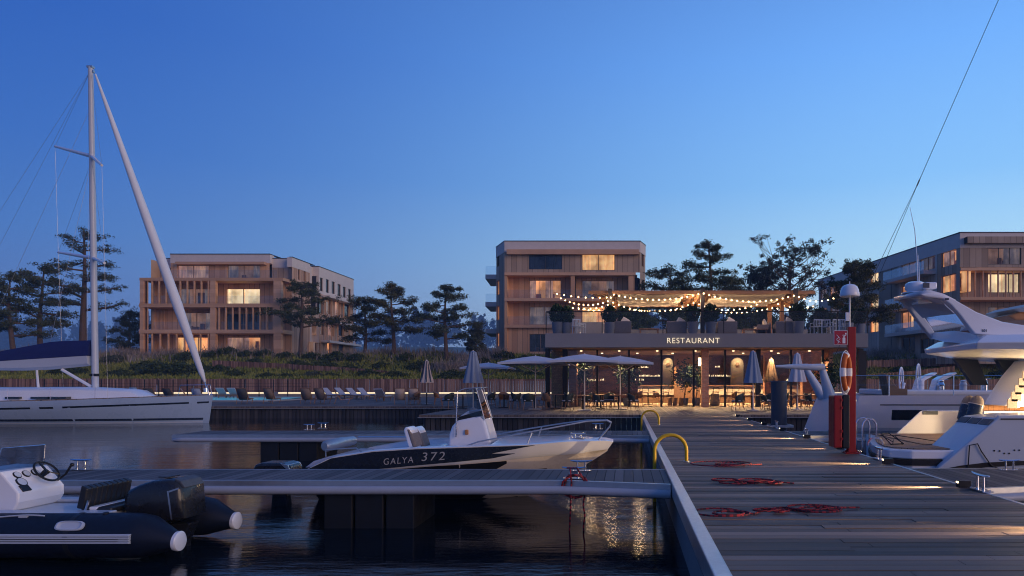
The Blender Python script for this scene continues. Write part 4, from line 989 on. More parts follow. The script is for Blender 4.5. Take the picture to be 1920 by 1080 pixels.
# ---------------------------------------------------------------- boats
def lerp(a, b, t): return a + (b - a) * t
def interp(tab, t):
    for (t0, v0), (t1, v1) in zip(tab, tab[1:]):
        if t <= t1: return lerp(v0, v1, (t - t0) / max(1e-9, t1 - t0))
    return tab[-1][1]
def arc(c, r, a0, a1, n): return [(c[0] + r * math.cos(R(a0 + (a1 - a0) * i / n)), c[1] + r * math.sin(R(a0 + (a1 - a0) * i / n))) for i in range(n + 1)]

# ---- white centre console motorboat
BY = 12.6; XS, XB = -5.5, px(1150, BY)
MBO = thing('motorboat', 'white open motorboat with navy side flash lying behind the near finger', 'motorboat', ((XS + XB) / 2, BY, 0))
beam = [(0, .92), (.25, 1.03), (.5, 1.03), (.7, .90), (.85, .64), (.95, .31), (1, .08)]
sheer = [(0, .58), (.01, .61), (.09, .81), (.23, .93), (.372, .976), (.505, .995), (.746, 1.02), (.848, 1.055), (.983, 1.03), (1, 1.0)]
chine = [(0, .48), (.2, .57), (.40, .66), (.625, .73), (.746, .78), (.9, .82), (1, .86)]
keel = [(0, -.25), (.58, -.25), (.70, 0.0), (.86, .38), (.95, .66), (1, .83)]
def bottom_pt(t, f, s=-1, off=0.0):
    c = Vector(hull_pt(t, 0, s)); k = Vector((lerp(XS, XB, t) - (.10 if t > .9 else 0), BY, interp(keel, t))); p = k.lerp(c, f); q = .10 * math.sin(math.pi * f) * (1 if t < .55 else max(-.2, 1 - (t - .55) * 4))
    return (p.x, p.y + s * (off + q), p.z - .25 * q)
def hull_pt(t, w, s=-1, off=0.0):
    """w from 0 at the chine to 1 at the sheer, on the near (-1) or far side"""
    b = interp(beam, t); zc, zs = interp(chine, t), interp(sheer, t)
    bc = b * lerp(.86, .62, max(0, (t - .5) * 2)); y = lerp(bc, b, w ** .8) + off
    return (lerp(XS, XB, t) - (.10 * (1 - w) if t > .9 else 0), BY + s * y, lerp(zc, zs, w))
ts = [i / 40 for i in range(41)]
rows = []
for t in ts:
    row = [hull_pt(t, w) for w in (0, .04, .25, .5, .75, .96, 1)]
    b = interp(beam, t); zs = interp(sheer, t)
    row += [(lerp(XS, XB, t), BY - max(.02, b - .06), zs + .015), (lerp(XS, XB, t), BY - max(.015, b - .20), zs + .01)]
    rows.append(row)
full = [r + [(p[0], 2 * BY - p[1], p[2]) for p in r[::-1]] for r in rows]
mb = MB(); n = len(full[0])
mb.loft([r[:len(rows[0])] for r in rows]); mb.loft([[(p[0], 2 * BY - p[1], p[2]) for p in r[::-1]] for r in rows]); mb.add(full[0], [tuple(range(n))])
e = full[-1]; mb.add(e, [tuple(range(len(e)))]); hull = mb.build('hull', M['gel'], MBO, smooth=True)
mb = MB()
for s in (-1, 1):
    rr = []
    for t in ts:
        rr.append([bottom_pt(t, k / 8, s) for k in range(9)])
    mb.loft(rr if s > 0 else [q[::-1] for q in rr])
mb.build('hull_bottom', M['hull_bottom'], MBO, smooth=True)
for s in (-1, 1):
    mb = MB()
    def bpatch(lo_, hi_, t1, n):
        rr = []
        for i in range(n + 1):
            t = lerp(.002, t1, i / n); a, b = interp(lo_, t), interp(hi_, t); rr.append([bottom_pt(t, lerp(a, max(a, b), k / 6), s, .007) for k in range(7)])
        mb.loft(rr)
    bpatch([(0, .0), (.45, .45), (.65, .93)], [(0, .99), (.65, .985)], .65, 20); bpatch([(0, 0), (.45, .0), (.6, .45), (.775, .60)], [(0, .5), (.45, .46), (.65, .80), (.775, .62)], .775, 24); bpatch([(0, 0), (.667, .0)], [(0, .5), (.45, .5), (.667, .10)], .667, 20)
    mb.build('bottom_paint', M['black'], MBO, smooth=True)
# cockpit sole and foredeck
mb = MB()
def strip(t0, t1, n, zfun, inset): 
    rr = []
    for i in range(n + 1):
        t = lerp(t0, t1, i / n); b = max(.015, interp(beam, t) - inset); x = lerp(XS, XB, t); z = zfun(t); rr.append([(x, BY - b, interp(sheer, t) + .01), (x, BY - b + (.02 if b > .1 else .003), z), (x, BY, z + .03), (x, BY + b - (.02 if b > .1 else .003), z), (x, BY + b, interp(sheer, t) + .01)])
    mb.loft(rr)
strip(0.02, .60, 16, lambda t: interp(sheer, t) - .30, .18); strip(.60, 1.0, 16, lambda t: interp(sheer, t) + .012, .195); mb.build('deck', M['gel'], MBO, smooth=True)
# navy flash with jagged points, following the side
def flash(s):
    mb = MB(); tops, bots = [], []
    up = [(0, .90), (.4, .90), (.60, .97), (.662, .93)]
    lo = [(0, .02), (.2, .04), (.35, .10), (.5, .20), (.56, .26)]
    def patch(poly_lo, poly_hi, t0, t1, n):
        rr = []
        for i in range(n + 1):
            t = lerp(t0, t1, i / n); a, b = interp(poly_lo, t), interp(poly_hi, t)
            rr.append([hull_pt(t, lerp(a, max(a, b), k / 6), s, .006) for k in range(7)])
        mb.loft(rr)
    patch([(0.01, .02), (.40, .08), (.608, .20)], [(0, .95), (.608, .95)], .01, .608, 30)
    patch([(.608, .52), (.746, .93)], [(.608, .95), (.746, .945)], .608, .746, 8)
    patch([(.608, .20), (.68, .42)], [(.608, .52), (.68, .435)], .608, .68, 6)
    return mb
flash(-1).build('side_flash', M['navy'], MBO, smooth=True); flash(1).build('side_flash', M['navy'], MBO, smooth=True)
def hull_text(s, u0, u1, w0, w1, shear):
    vs, fs = text_mesh(s, 1, ext=.0, spacing=1.25, shear=shear, align='LEFT'); a = np.array(vs); lo, hi = a.min(0), a.max(0)
    Yn = BY - 1.0; t0, t1 = (px(u0, Yn) - XS) / (XB - XS), (px(u1, Yn) - XS) / (XB - XS)
    mb = MB(); out = []
    for p in vs:
        fx, fz = (p[0] - lo[0]) / (hi[0] - lo[0]), (p[1] - lo[1]) / (hi[1] - lo[1]); out.append(hull_pt(lerp(t0, t1, fx), lerp(w0, w1, fz), -1, .014))
    mb.add(out, fs); return mb
m = plain('silver lettering', (.62, .62, .64), .4, .2)
hull_text('GALYA', 718, 773, 0.25, .58, .25).build('name_lettering', m, MBO); hull_text('372', 789, 834, .29, .76, .25).build('number_lettering', m, MBO)
# console
def PB(u, v, Y=BY): return P(u, v, Y)
prof = [(849, 838), (851, 812), (856, 797), (866, 786), (909, 777), (916, 786), (926, 822), (929, 842), (870, 846)]
def pr(pts, Y=BY): return [(px(u, Y), pz(v, Y)) for u, v in pts]
mb = MB(); mb.prism(pr(prof), BY - .36, BY + .36); mb.build('console', M['gel'], MBO, bevel=.05, seg=3)
mb = MB(); mb.prism(pr([(867, 787), (909, 778), (910, 768), (868, 780)]), BY - .33, BY + .33); mb.build('dash_band', M['black'], MBO, bevel=.01)
mb = MB(); mb.prism(pr([(868, 780), (885, 769), (903, 768), (910, 775)]), BY - .30, BY + .30); mb.build('dash_hood', M['gel_grey'], MBO, bevel=.02)
mb = MB()
a, b = pr([(880, 728), (898, 728)]), pr([(889, 778), (913, 784)])
for s in (-1, 1): mb.quad((a[0][0], BY + s * .30, a[0][1]), (a[1][0] - .02, BY + s * .30, a[1][1]), (b[1][0], BY + s * .35, b[1][1]), (b[0][0], BY + s * .35, b[0][1]))
mb.quad((a[1][0], BY - .29, a[1][1]), (a[1][0], BY + .29, a[1][1]), (b[1][0] + .02, BY + .34, b[1][1]), (b[1][0] + .02, BY - .34, b[1][1])); mb.build('windscreen', M['smoke_glass'], MBO)
mb = MB(); x0, z0 = a[0]; mb.tube([(px(868, BY), BY - .34, pz(733, BY)), (px(880, BY), BY - .33, pz(728, BY)), (px(907, BY), BY - .31, pz(726.5, BY)), (px(907, BY), BY + .31, pz(726.5, BY)), (px(880, BY), BY + .33, pz(728, BY)), (px(868, BY), BY + .34, pz(733, BY))], .009, 8)
for s in (-1, 1): mb.tube([(px(900, BY), BY + s * .31, pz(728, BY)), (px(916, BY), BY + s * .35, pz(786, BY))], .009, 8)
mb.build('windscreen_frame', M['zinc'], MBO, smooth=True)
mb = MB(); mb.box(px(884, BY) - .03, px(884, BY) + .03, BY - .40, BY - .361, pz(812, BY), pz(803, BY)); mb.build('side_light', M['chair_wood'], MBO, bevel=.008)
mb = MB(); mb.tube([(px(866, BY), BY - .42, pz(816, BY)), (px(866, BY), BY - .42, pz(802, BY)), (px(868, BY), BY - .42, pz(733, BY))], [.016, .016, .005], 8); mb.build('antenna', M['steel'], MBO)
for i, u in enumerate((778, 793)):
    Yk = BY - .35 + i * .62; mb = MB(); mb.prism(pr([(u - 15, 806), (u - 13, 800), (u - 7, 799), (u - 1, 806), (u + 8, 836), (u - 6, 838)], Yk), Yk - .20, Yk + .20)
    s = mb.build('seat', M['gel'], MBO, bevel=.05, seg=3); mb = MB(); mb.prism(pr([(u - 9, 803), (u - 4, 803), (u + 1, 812), (u + 9, 836), (u + 2, 837)], Yk), Yk - .21, Yk + .21); mb.build('backrest_pad', M['rattan'], s, bevel=.03)
mb = MB(); mb.prism(pr([(795, 846), (795, 838), (826, 835), (830, 840), (830, 846)]), BY - .45, BY + .45); mb.build('seat_base', M['gel'], MBO, bevel=.03)
mb = MB(); mb.prism(pr([(606, 868), (622, 856), (648, 848), (672, 848), (678, 858), (690, 856), (690, 862)]), BY - .75, BY + .75); mb.build('stern_cushion', M['cushion'], MBO, bevel=.06, seg=3)
mb = MB(); mb.tube([P(608, 837, BY - .5), P(612, 836.5, BY - .45), P(640, 830, BY + .1), P(662, 826, BY + .5)], [.07, .10, .10, .085], 14); mb.build('rolled_canopy', M['zinc'], MBO, smooth=True)
mb = MB(); mb.tube([P(611, 856, BY - .85), P(611, 843, BY - .84), P(668, 840, BY - .85), P(683, 850, BY - .95)], .011, 7); mb.build('canopy_frame', M['zinc'], MBO, smooth=True)
mb = MB(); mb.tube([(px(640, BY), BY + .8, pz(826, BY)), (px(760, BY), BY + .8, pz(826, BY)), (px(778, BY), BY + .9, pz(838, BY))], .012, 7); mb.build('canopy_frame', M['steel'], MBO, smooth=True)
mb = MB()
for s in (-1, 1):
    def rb(t, u, v): return (px(u, BY), BY + s * max(.05, interp(beam, t) - .12), pz(v, BY))
    mb.tube([rb(.56, 881, 841), rb(.6, 895, 828), rb(.64, 915, 821), rb(.75, 985, 808), rb(.85, 1050, 797), rb(.94, 1100, 789), rb(.97, 1138, 788), (px(1146, BY), BY + s * .12, pz(792, BY)), (px(1143, BY), BY + s * .10, pz(800, BY)), rb(.95, 1120, 826)], .013, 8)
    mb.tube([rb(.75, 1007, 806), rb(.72, 997, 832)], .014, 7)
mb.build('bow_rail', M['zinc'], MBO, smooth=True)
mb = MB(); x, z = px(1085, BY), 1.085; mb.obox((x, BY - .2, z), (.24, .10, .012)); mb.cyl((x - .05, BY - .2, z), (x - .05, BY - .2, z + .07), .014); mb.cyl((x + .05, BY - .2, z), (x + .05, BY - .2, z + .07), .014); mb.box(x - .14, x + .14, BY - .215, BY - .185, z + .07, z + .09); mb.build('bow_cleat', M['steel'], MBO)
mb = MB(); mb.prism(pr([(1004, 835), (1050, 822), (1075, 822), (1092, 828), (1090, 833)]), BY - .42, BY + .42); mb.build('bow_hatch', M['gel'], MBO, bevel=.03)
ob = MB(); ob.prism(pr([(486, 880), (489, 869), (500, 865.5), (540, 865.5), (554, 870), (557, 880), (556, 905), (495, 905)]), BY - .24, BY + .24); mo = ob.build('outboard_motor', M['cowl'], MBO, bevel=.05, seg=3)
mb = MB(); mb.prism(pr([(512, 905), (545, 905), (536, 960), (500, 985), (498, 970), (516, 950)]), BY - .09, BY + .09); mb.build('motor_leg', M['cowl'], mo, bevel=.02)
mb = MB(); mb.prism(pr([(538, 866), (551, 869), (555, 877), (552, 879), (544, 872)]), BY - .243, BY + .243); mb.build('cowl_trim', M['alu'], mo)

# ---- black inflatable dinghy close by
Y1, Y2 = 8.1, 9.29; XE = px(339, Y1); XC = px(262, Y1)
RB = thing('inflatable_dinghy', 'dark navy rigid inflatable dinghy with white cone tips near the camera side of the finger', 'dinghy', (-7, 8.7, 0))
RB['label'] = 'dark navy inflatable dinghy with white console and black outboard motor'
for Yk in (Y1, Y2):
    pts = [(-13, Yk, .28), (-9, Yk, .28), (XC - .15, Yk, .28), (XC, Yk, .278), (XC + .12, Yk, .268), (XE - .10, Yk, .222), (XE - .035, Yk, .21)]
    mb = MB(); mb.tube(pts, [.265, .265, .265, .262, .245, .125, .105], 32); tb = mb.build('tube', M['navy_tube'], RB, smooth=True)
    mb = MB(); mb.tube([(XE - .05, Yk, .213), (XE - .012, Yk, .21), (XE, Yk, .21), (XE + .012, Yk, .21)], [.116, .120, .112, .07], 24); mb.build('end_cap', M['gel'], tb, smooth=True)
    if Yk == Y1:
        mb = MB()
        for k in range(4): mb.box(-13, px(245, Y1 - .25), Y1 - .285, Y1 - .25, .245 + k * .027, .262 + k * .027)
        mb.box(-13, px(245, Y1 - .25), Y1 - .262, Y1 - .24, .238, .35); mb.build('rubbing_strake', M['gel_grey'], tb, bevel=.003)
        mb = MB(); c = (px(160, Y1), 0, .44); pl = []
        for i in range(24):
            t = 2 * math.pi * i / 24; a = .165 * (abs(math.cos(t)) ** .6) * (1 if math.cos(t) > 0 else -1); h = .06 * (abs(math.sin(t)) ** .6) * (1 if math.sin(t) > 0 else -1); pl.append((c[0] + a, h))
        ang = R(35); rows = []
        for k, o_ in ((1.0, .268), (1.0, .285), (.86, .292), (.74, .278), (.6, .276)):
            rows.append([(c[0] + (p[0] - c[0]) * k, Y1 - (o_ * math.cos(ang) - p[1] * k * math.sin(ang)) , .28 + o_ * math.sin(ang) + p[1] * k * math.cos(ang)) for p in pl])
        mb.loft(rows, ring=True); mb.add(rows[-1], [tuple(range(24))]); mb.build('grab_handle', M['gel_grey'], tb, smooth=True)
        mb = MB(); lp = [(-9 + .05 * i, Y1 - .12, .53 + .012 * math.sin(i * .35)) for i in range(45)]; mb.tube(lp, .009, 6)
        for x in (-8.8, -7.95, -7.05): mb.obox((x, Y1 - .10, .525), (.10, .05, .03))
        mb.build('lifeline', M['gel_grey'], tb)
for Yk in (Y1, Y2):
    for x in (-6.45, -7.75):
        mb = MB(); mb.tube([(x - .03, Yk, .28), (x - .029, Yk, .28), (x + .029, Yk, .28), (x + .03, Yk, .28)], [.262, .2685, .2685, .262], 32); mb.build('seam_tape', M['vinyl'], RB, smooth=True)
    mb = MB(); mb.cyl((-6.15, Yk - .03, .53), (-6.15, Yk - .035, .556), .035, .03, 14); mb.build('air_valve', M['black'], RB)
mb = MB(); mb.tube([(-6.5, 8.35, .53), (-6.3, 8.5, .54), (-6.15, 8.55, .52), (-6.08, 8.62, .6)], .018, 7); mb.tube([(-6.5, 8.42, .53), (-6.28, 8.62, .55), (-6.1, 8.66, .58)], .012, 6); mb.build('control_cable', M['black'], RB)
mb = MB(); mb.box(-13, px(222, 8.5), Y1 + .12, Y2 - .12, .28, .50); mb.build('floor', M['gel_grey'], RB, bevel=.02)
mb = MB(); mb.box(-13, px(232, 8.4), Y1 - .02, Y1 + .2, .505, .545); mb.box(-13, px(200, 9.0), Y2 - .24, Y2 - .02, .505, .545); mb.build('side_deck', M['gel_grey'], RB, bevel=.015)
mb = MB(); mb.box(px(232, 8.7) - .14, px(232, 8.7) - .02, Y1 + .2, Y2 - .2, .0, .58); mb.build('transom', M['gel'], RB, bevel=.02)
# console: sloping dash faces the helm
Ya, Yb = 8.42, 9.12
q = lambda u, v, Y: Vector(P(u, v, Y))
d00, d01, d10, d11 = q(17, 887, Yb), q(42, 926, Ya), q(83, 880, Yb), q(95, 912, Ya)
tl0, tl1 = Vector((px(17, 8.9), Ya, pz(890, 8.9))), None
xa_, xb2, xt = -8.0, -7.50, -7.72
zA, zB = .99, .73
mb = MB(); mb.prism([(xa_ - .35, .5), (xb2 - .06, .5), (xb2, zB - .12), (xb2, zB), (xt, zA), (xa_ - .12, zA + .02), (xa_ - .35, .9)], Ya, Yb); con = mb.build('console', M['gel'], RB, bevel=.02)
dn = Vector((zA - zB, 0, xb2 - xt)).normalized()
def dash(f, y, o=.012): p = Vector((lerp(xt, xb2, f), y, lerp(zA, zB, f))); return p + dn * o
mb = MB()
for (f, y) in ((.25, Ya + .17), (.25, Ya + .30), (.25, Ya + .43)): mb.cyl(dash(f, y, 0), dash(f, y, .014), .052, .048, 18)
mb.cyl(dash(.58, Ya + .15, 0), dash(.58, Ya + .15, .014), .07, .066, 18); mb.obox(dash(.86, Ya + .13, .006), (.09, .12, .014), (0, math.atan2(zA - zB, xb2 - xt), 0)); mb.build('gauge', M['black'], con)
mb = MB()
for (f, y, r) in ((.25, Ya + .17, .042), (.25, Ya + .30, .042), (.25, Ya + .43, .042), (.58, Ya + .15, .056)): mb.cyl(dash(f, y, .0145), dash(f, y, .016), r, r, 18)
mb.build('dial', M['gel_grey'], con)
mb = MB(); hub = dash(.45, Ya + .47, .10); e1 = Vector((0, 1, 0)); e2 = dn.cross(e1).normalized()
mb.tube([hub + (e1 * math.cos(t) + e2 * math.sin(t)) * 0.155 for t in [2 * math.pi * i / 28 for i in range(28)]], .014, 8, closed=True); mb.cyl(dash(.45, Ya + .47, 0), hub, .03, .04, 12)
for a in (90, 210, 330): mb.bar(hub, hub + (e1 * math.cos(R(a)) + e2 * math.sin(R(a))) * .15, .03, .012)
mb.build('steering_wheel', M['black'], con, smooth=True)
mb = MB(); mb.tube([dash(.75, Yb - .05, 0), dash(.75, Yb - .03, .12), dash(.62, Yb - .02, .24)], .014, 8); mb.ball(tuple(dash(.62, Yb - .02, .26)), .026); mb.build('throttle_lever', M['black'], con, smooth=True)
mb = MB(); sA = [(xa_ - .30, Ya + .03, zA - .02), (xa_ - .16, Ya + .06, 1.29), (xa_ - .02, Yb - .02, 1.36), (xa_ - .16, Yb - .02, zA)]
mb.quad((px(7, 8.6), Ya + .04, pz(890, 8.6)), (px(62, 8.9) - .02, Yb - .04, pz(885, 9.0)), (px(62, 8.9), Yb - .04, pz(835, 9.0)), (px(20, 8.6), Ya + .06, pz(839, 8.6))); ws = mb.build('windscreen', M['smoke_glass'], con)
mb = MB(); mb.tube([(px(2, 8.6), Ya + .04, pz(905, 8.6)), (px(20, 8.6), Ya + .06, pz(839, 8.6)), (px(62, 8.9), Yb - .04, pz(835, 9.0)), (px(62, 8.9) - .02, Yb - .04, pz(880, 9.0))], .008, 6); mb.build('screen_trim', M['steel'], ws)
# bench seat
xs0 = -6.52
mb = MB()
for k in range(9):
    y0 = 8.30 + k * .085; mb.prism([(xs0 - .17, .56), (xs0 - .08, .545), (xs0 - .03, .80), (xs0 - .11, .84)], y0, y0 + .084)
mb.build('backrest', M['vinyl'], RB, bevel=.018, seg=3)
mb = MB(); mb.box(xs0 - .12, xs0 + .26, 8.30, 9.06, .50, .575); mb.build('seat', M['vinyl'], RB, bevel=.03, seg=3)
mb = MB(); mb.tube([(xs0 - .05, 8.29, .52), (xs0 + .0, 8.28, .66)], .014); mb.tube([(xs0 - .05, 9.08, .52), (xs0 + .0, 9.08, .66)], .014); mb.build('hinge', M['steel'], RB)
# outboard
Yo = 8.69; side = [(252, 962), (253, 925), (262, 912), (282, 902), (310, 893.5), (344, 892), (358, 898), (367, 910), (369, 935), (372, 968), (352, 975), (300, 980), (254, 975)]
sp = [(px(u, Yo), pz(v, Yo)) for u, v in side]; c = (sum(p[0] for p in sp) / len(sp), sum(p[1] for p in sp) / len(sp))
sh = lambda k: [(c[0] + (p[0] - c[0]) * k, c[1] + (p[1] - c[1]) * k) for p in sp]
mb = MB(); rows = [[(p[0], Yo + y, p[1]) for p in sh(k * .93)] for y, k in ((-.27, .80), (-.245, .94), (-.20, 1), (.20, 1), (.245, .94), (.27, .80))]
mb.loft(rows, ring=True, cap=True); mo = mb.build('outboard_motor', M['cowl'], RB, smooth=True)
mb = MB(); w = lambda u, v, y=Yo - .275: (px(u, Yo), y, pz(v, Yo)); mb.quad(w(340, 914), w(343, 914), w(350, 966), w(347, 966)); mb.quad(w(343, 914), w(362, 908), w(361, 911), w(344, 917)); mb.build('cowl_stripe', M['alu'], mo, )
mb = MB(); mb.prism([(px(346, Yo), pz(893.5, Yo) + .006), (px(358, Yo), pz(899, Yo) + .006), (px(366, Yo), pz(911, Yo) + .006), (px(352, Yo), pz(913, Yo))], Yo - .20, Yo + .20); mb.build('rear_panel', M['pile'], mo, bevel=.01)
mb = MB(); mb.box(px(307, Yo), px(328, Yo), Yo - .1, Yo + .1, pz(893.5, Yo), pz(893.5, Yo) + .012); mb.build('lift_grip', M['black'], mo)
mb = MB(); mb.prism([(px(318, Yo), .32), (px(366, Yo), .32), (px(350, Yo), .05), (px(352, Yo), -.35), (px(330, Yo), -.4), (px(318, Yo), .05)], Yo - .1, Yo + .1); mb.build('motor_leg', M['cowl'], mo, bevel=.02)

# ---- west sailing yacht
SY = 35.0; bx_ = px(392, SY - .3); sx_ = bx_ - 17.0
S = thing('sailing_yacht', 'white sailing yacht with blue sail cover moored before the pool terrace', 'yacht', (bx_ - 8, SY, 0))
bm = [(0, 1.5), (.2, 1.95), (.45, 2.05), (.65, 1.75), (.8, 1.2), (.92, .55), (1, .04)]; shr = [(0, 1.10), (.3, 1.10), (.6, 1.19), (1, 1.42)]
def yacht_hull(name, root, mat, x0, x1, yc, beam, shr, keelz=-.35, stripe=None, s0=0.0, low=0.0, rake=.25, plumb=0):
    rows = []
    for i in range(41):
        t = i / 40; b = interp(beam, t); z = interp(shr, t); x = lerp(x0, x1, t); row = []
        for k in range(9):
            f = k / 8; w = .55 + .45 * min(1, (f * 1.25)) ** .6; xx = x - rake * (1 - f) * max(0, t - .8) / .2 + plumb * (1 - f) * max(0, .06 - t) / .06
            row.append((xx, yc - b * w, lerp(keelz, z, f)))
        rows.append(row)
    mb = MB(); mb.loft(rows); mb.loft([[(p[0], 2 * yc - p[1], p[2]) for p in r[::-1]] for r in rows])
    e = rows[0] + [(p[0], 2 * yc - p[1], p[2]) for p in rows[0][::-1]]; mb.add(e, [tuple(range(len(e)))])
    e = rows[-1] + [(p[0], 2 * yc - p[1], p[2]) for p in rows[-1][::-1]]; mb.add(e, [tuple(range(len(e)))])
    h = mb.build(name, mat, root, smooth=True)
    mb = MB(); mb.loft([[(lerp(x0, x1, i / 40), yc - interp(beam, i / 40) + .002, interp(shr, i / 40) + .001), (lerp(x0, x1, i / 40), yc, interp(shr, i / 40) + .05), (lerp(x0, x1, i / 40), yc + interp(beam, i / 40) - .002, interp(shr, i / 40) + .001)] for i in range(41)]); mb.build('deck', mat, root, smooth=True)
    def side(t, z, off=.006):
        b, zs = interp(beam, t), interp(shr, t); f = (z - keelz) / (zs - keelz); w = .55 + .45 * min(1, f * 1.25) ** .6
        return (lerp(x0, x1, t) - rake * (1 - f) * max(0, t - .8) / .2 + plumb * (1 - f) * max(0, .06 - t) / .06, yc - b * w - off, z)
    return h, side
h, side = yacht_hull('hull', S, M['gel_shaded'], sx_, bx_, SY, bm, shr)
def band(nm, mat, root, t0, t1, za, zb, side, n=20, off=.008):
    mb = MB(); mb.loft([[side(lerp(t0, t1, i / n), za(lerp(t0, t1, i / n)) if callable(za) else za, off), side(lerp(t0, t1, i / n), zb(lerp(t0, t1, i / n)) if callable(zb) else zb, off)] for i in range(n + 1)]); return mb.build(nm, mat, root)
tu = lambda u, Y=SY - 1.6: (px(u, Y) - sx_) / (bx_ - sx_)
band('boot_stripe', M['navy'], S, 0, .985, .16, .27, side, 40); band('waterline_stripe', M['gel_grey'], S, 0, .985, .03, .09, side, 40)
sl = lambda o: (lambda t: interp(shr, t) - o)
for u0, u1 in ((0, 66), (82, 106), (122, 326), (339, 358)): band('hull_window', M['boat_glass'], S, max(0, tu(u0)), tu(u1), sl(.40), sl(.31), side, 12)
band('toe_rail', M['teak'], S, .02, .99, sl(.0), lambda t: interp(shr, t) + .04, side, 30, .0)
rows = []
for i in range(25):
    t = i / 24; x = lerp(sx_ + 2.0, px(279, SY), t); b = interp(bm, (x - sx_) / 17) * lerp(.78, .58, t); z0 = interp(shr, (x - sx_) / 17) + .03; z1 = pz(interp([(0, 728), (.75, 727), (.9, 730), (.985, 733), (1, 744)], t), SY)
    z1 = max(z1, z0 + .02); rows.append([(x, SY - b, z0), (x, SY - b * .93, lerp(z0, z1, .8)), (x, SY - b * .75, z1), (x, SY, z1 + .05), (x, SY + b * .75, z1), (x, SY + b * .93, lerp(z0, z1, .8)), (x, SY + b, z0)])
mb = MB(); mb.loft(rows); e = rows[-1]; mb.add(e, [tuple(range(7))]); mb.build('coachroof', M['gel'], S, smooth=True)
for u0, u1 in ((10, 36), (58, 90), (93, 124)):
    Yc = SY - 1.46; mb = MB(); mb.box(px(u0, Yc), px(u1, Yc), Yc - .03, Yc + .3, pz(748, Yc), pz(744, Yc)); mb.build('cabin_window', M['boat_glass'], S)
mx0, mz0, mx1, mz1 = px(179, SY), pz(731, SY), px(170, SY), pz(127, SY)
def mast_pt(v): f = (731 - v) / (731 - 127); return Vector((lerp(mx0, mx1, f), SY, lerp(mz0, mz1, f)))
mb = MB(); mb.tube([mast_pt(733), mast_pt(400), mast_pt(126)], [.155, .14, .115], 16); mast = mb.build('mast', M['gel_grey'], S, smooth=True)
mb = MB(); p = mast_pt(731); mb.cyl((p.x, SY, p.z - .06), (p.x, SY, p.z + .07), .23, .2, 16); p = mast_pt(703); mb.obox((p.x, SY - .05, p.z), (.36, .2, .13)); mb.build('mast_collar', M['black'], mast)
mb = MB(); p = mast_pt(127); mb.obox((p.x, SY, p.z + .03), (.28, .2, .1)); mb.obox((p.x + .12, SY, p.z - .2), (.12, .12, .12)); mb.build('mast_head', M['zinc'], mast)
for u0, v0, u1, v1, vm in ((112, 278, 191, 310, 293), (118, 475, 196, 493, 484)):
    p = mast_pt(vm); L_ = 2.0
    mb = MB(); mb.tube([(px(u0, SY + 2), SY + 1.7, pz(v0, SY + 2)), tuple(p)], [.06, .10], 8); mb.tube([tuple(p), (px(u1, SY - 1.7), SY - 1.7, pz(v1, SY - 1.7))], [.10, .06], 8); mb.build('spreader', M['gel'], mast, smooth=True)
mh = mast_pt(132); sp1f, sp1n = Vector((px(112, SY + 2), SY + 1.7, pz(278, SY + 2))), Vector((px(191, SY - 1.7), SY - 1.7, pz(310, SY - 1.7)))
sp2f, sp2n = Vector((px(118, SY + 2), SY + 1.7, pz(475, SY + 2))), Vector((px(196, SY - 1.7), SY - 1.7, pz(493, SY - 1.7)))
cpf, cpn = Vector((px(122, SY + 1.9), SY + 1.8, 1.3)), Vector((px(202, SY - 1.8), SY - 1.8, 1.3))
wires = [[mh, sp1f, sp2f, cpf], [mh, sp1n, sp2n, cpn], [mast_pt(300), sp2f], [mast_pt(300), sp2n], [mh, Vector((sx_ + 1.0, SY - 1, 1.3))], [mh, Vector((sx_ + 1.0, SY + 1, 1.3))],
         [mast_pt(300), Vector((px(90, SY), SY + .1, pz(645, SY)))], [mast_pt(200), Vector((px(-40, SY), SY - .1, pz(668, SY)))], [mast_pt(160), Vector((px(169, SY), SY - .2, pz(640, SY)))]]
mb = MB()
for w in wires: mb.tube(w, .006, 5)
mb.build('rigging', M['zinc'], S)
mb = MB(); a, b = Vector(P(179, 139, SY)), Vector(P(384, 716, SY)); mb.tube([a, a.lerp(b, .12), a.lerp(b, .45), a.lerp(b, .75), a.lerp(b, .97), b], [.04, .10, .20, .23, .13, .05], 12); mb.build('furled_sail', M['canvas_white'], S, smooth=True)
mb = MB(); mb.tube([b, P(389, 735, SY), (bx_ - .1, SY, 1.42)], .02, 6); mb.cyl(P(386, 728, SY), P(387, 735, SY), .12, .12, 12)
for s in (-1, 1): mb.tube([(bx_ - .1, SY + s * .1, 1.42), (bx_ - .2, SY + s * .12, 1.95), (bx_ - 1.3, SY + s * .55, 1.93), (bx_ - 1.4, SY + s * .55, 1.38)], .018, 6)
for u in (14, 89, 164, 264): x = px(u, SY - 1.9); mb.tube([(x, SY - interp(bm, (x - sx_) / 17) + .1, interp(shr, (x - sx_) / 17)), (x, SY - interp(bm, (x - sx_) / 17) + .1, interp(shr, (x - sx_) / 17) + .62)], .014, 6)
mb.build('pulpit_rail', M['steel'], S, smooth=True)
mb = MB(); rows = []
for i in range(13):
    t = i / 12; u = lerp(-60, 171, t); zt, zm, zb_ = pz(interp([(0, 672), (.3, 657), (.7, 640), (1, 638)], t), SY), pz(interp([(0, 682), (.3, 677), (1, 667)], t), SY), 0
    x = px(u, SY); rows.append([(x, SY - .24, zm), (x, SY - .17, lerp(zm, zt, .6)), (x, SY - .02, zt), (x, SY + .02, zt), (x, SY + .17, lerp(zm, zt, .6)), (x, SY + .24, zm)])
mb.loft(rows, cap=True); mb.build('sail_cover', M['canvas_blue'], S, smooth=True)
mb = MB(); rows = []
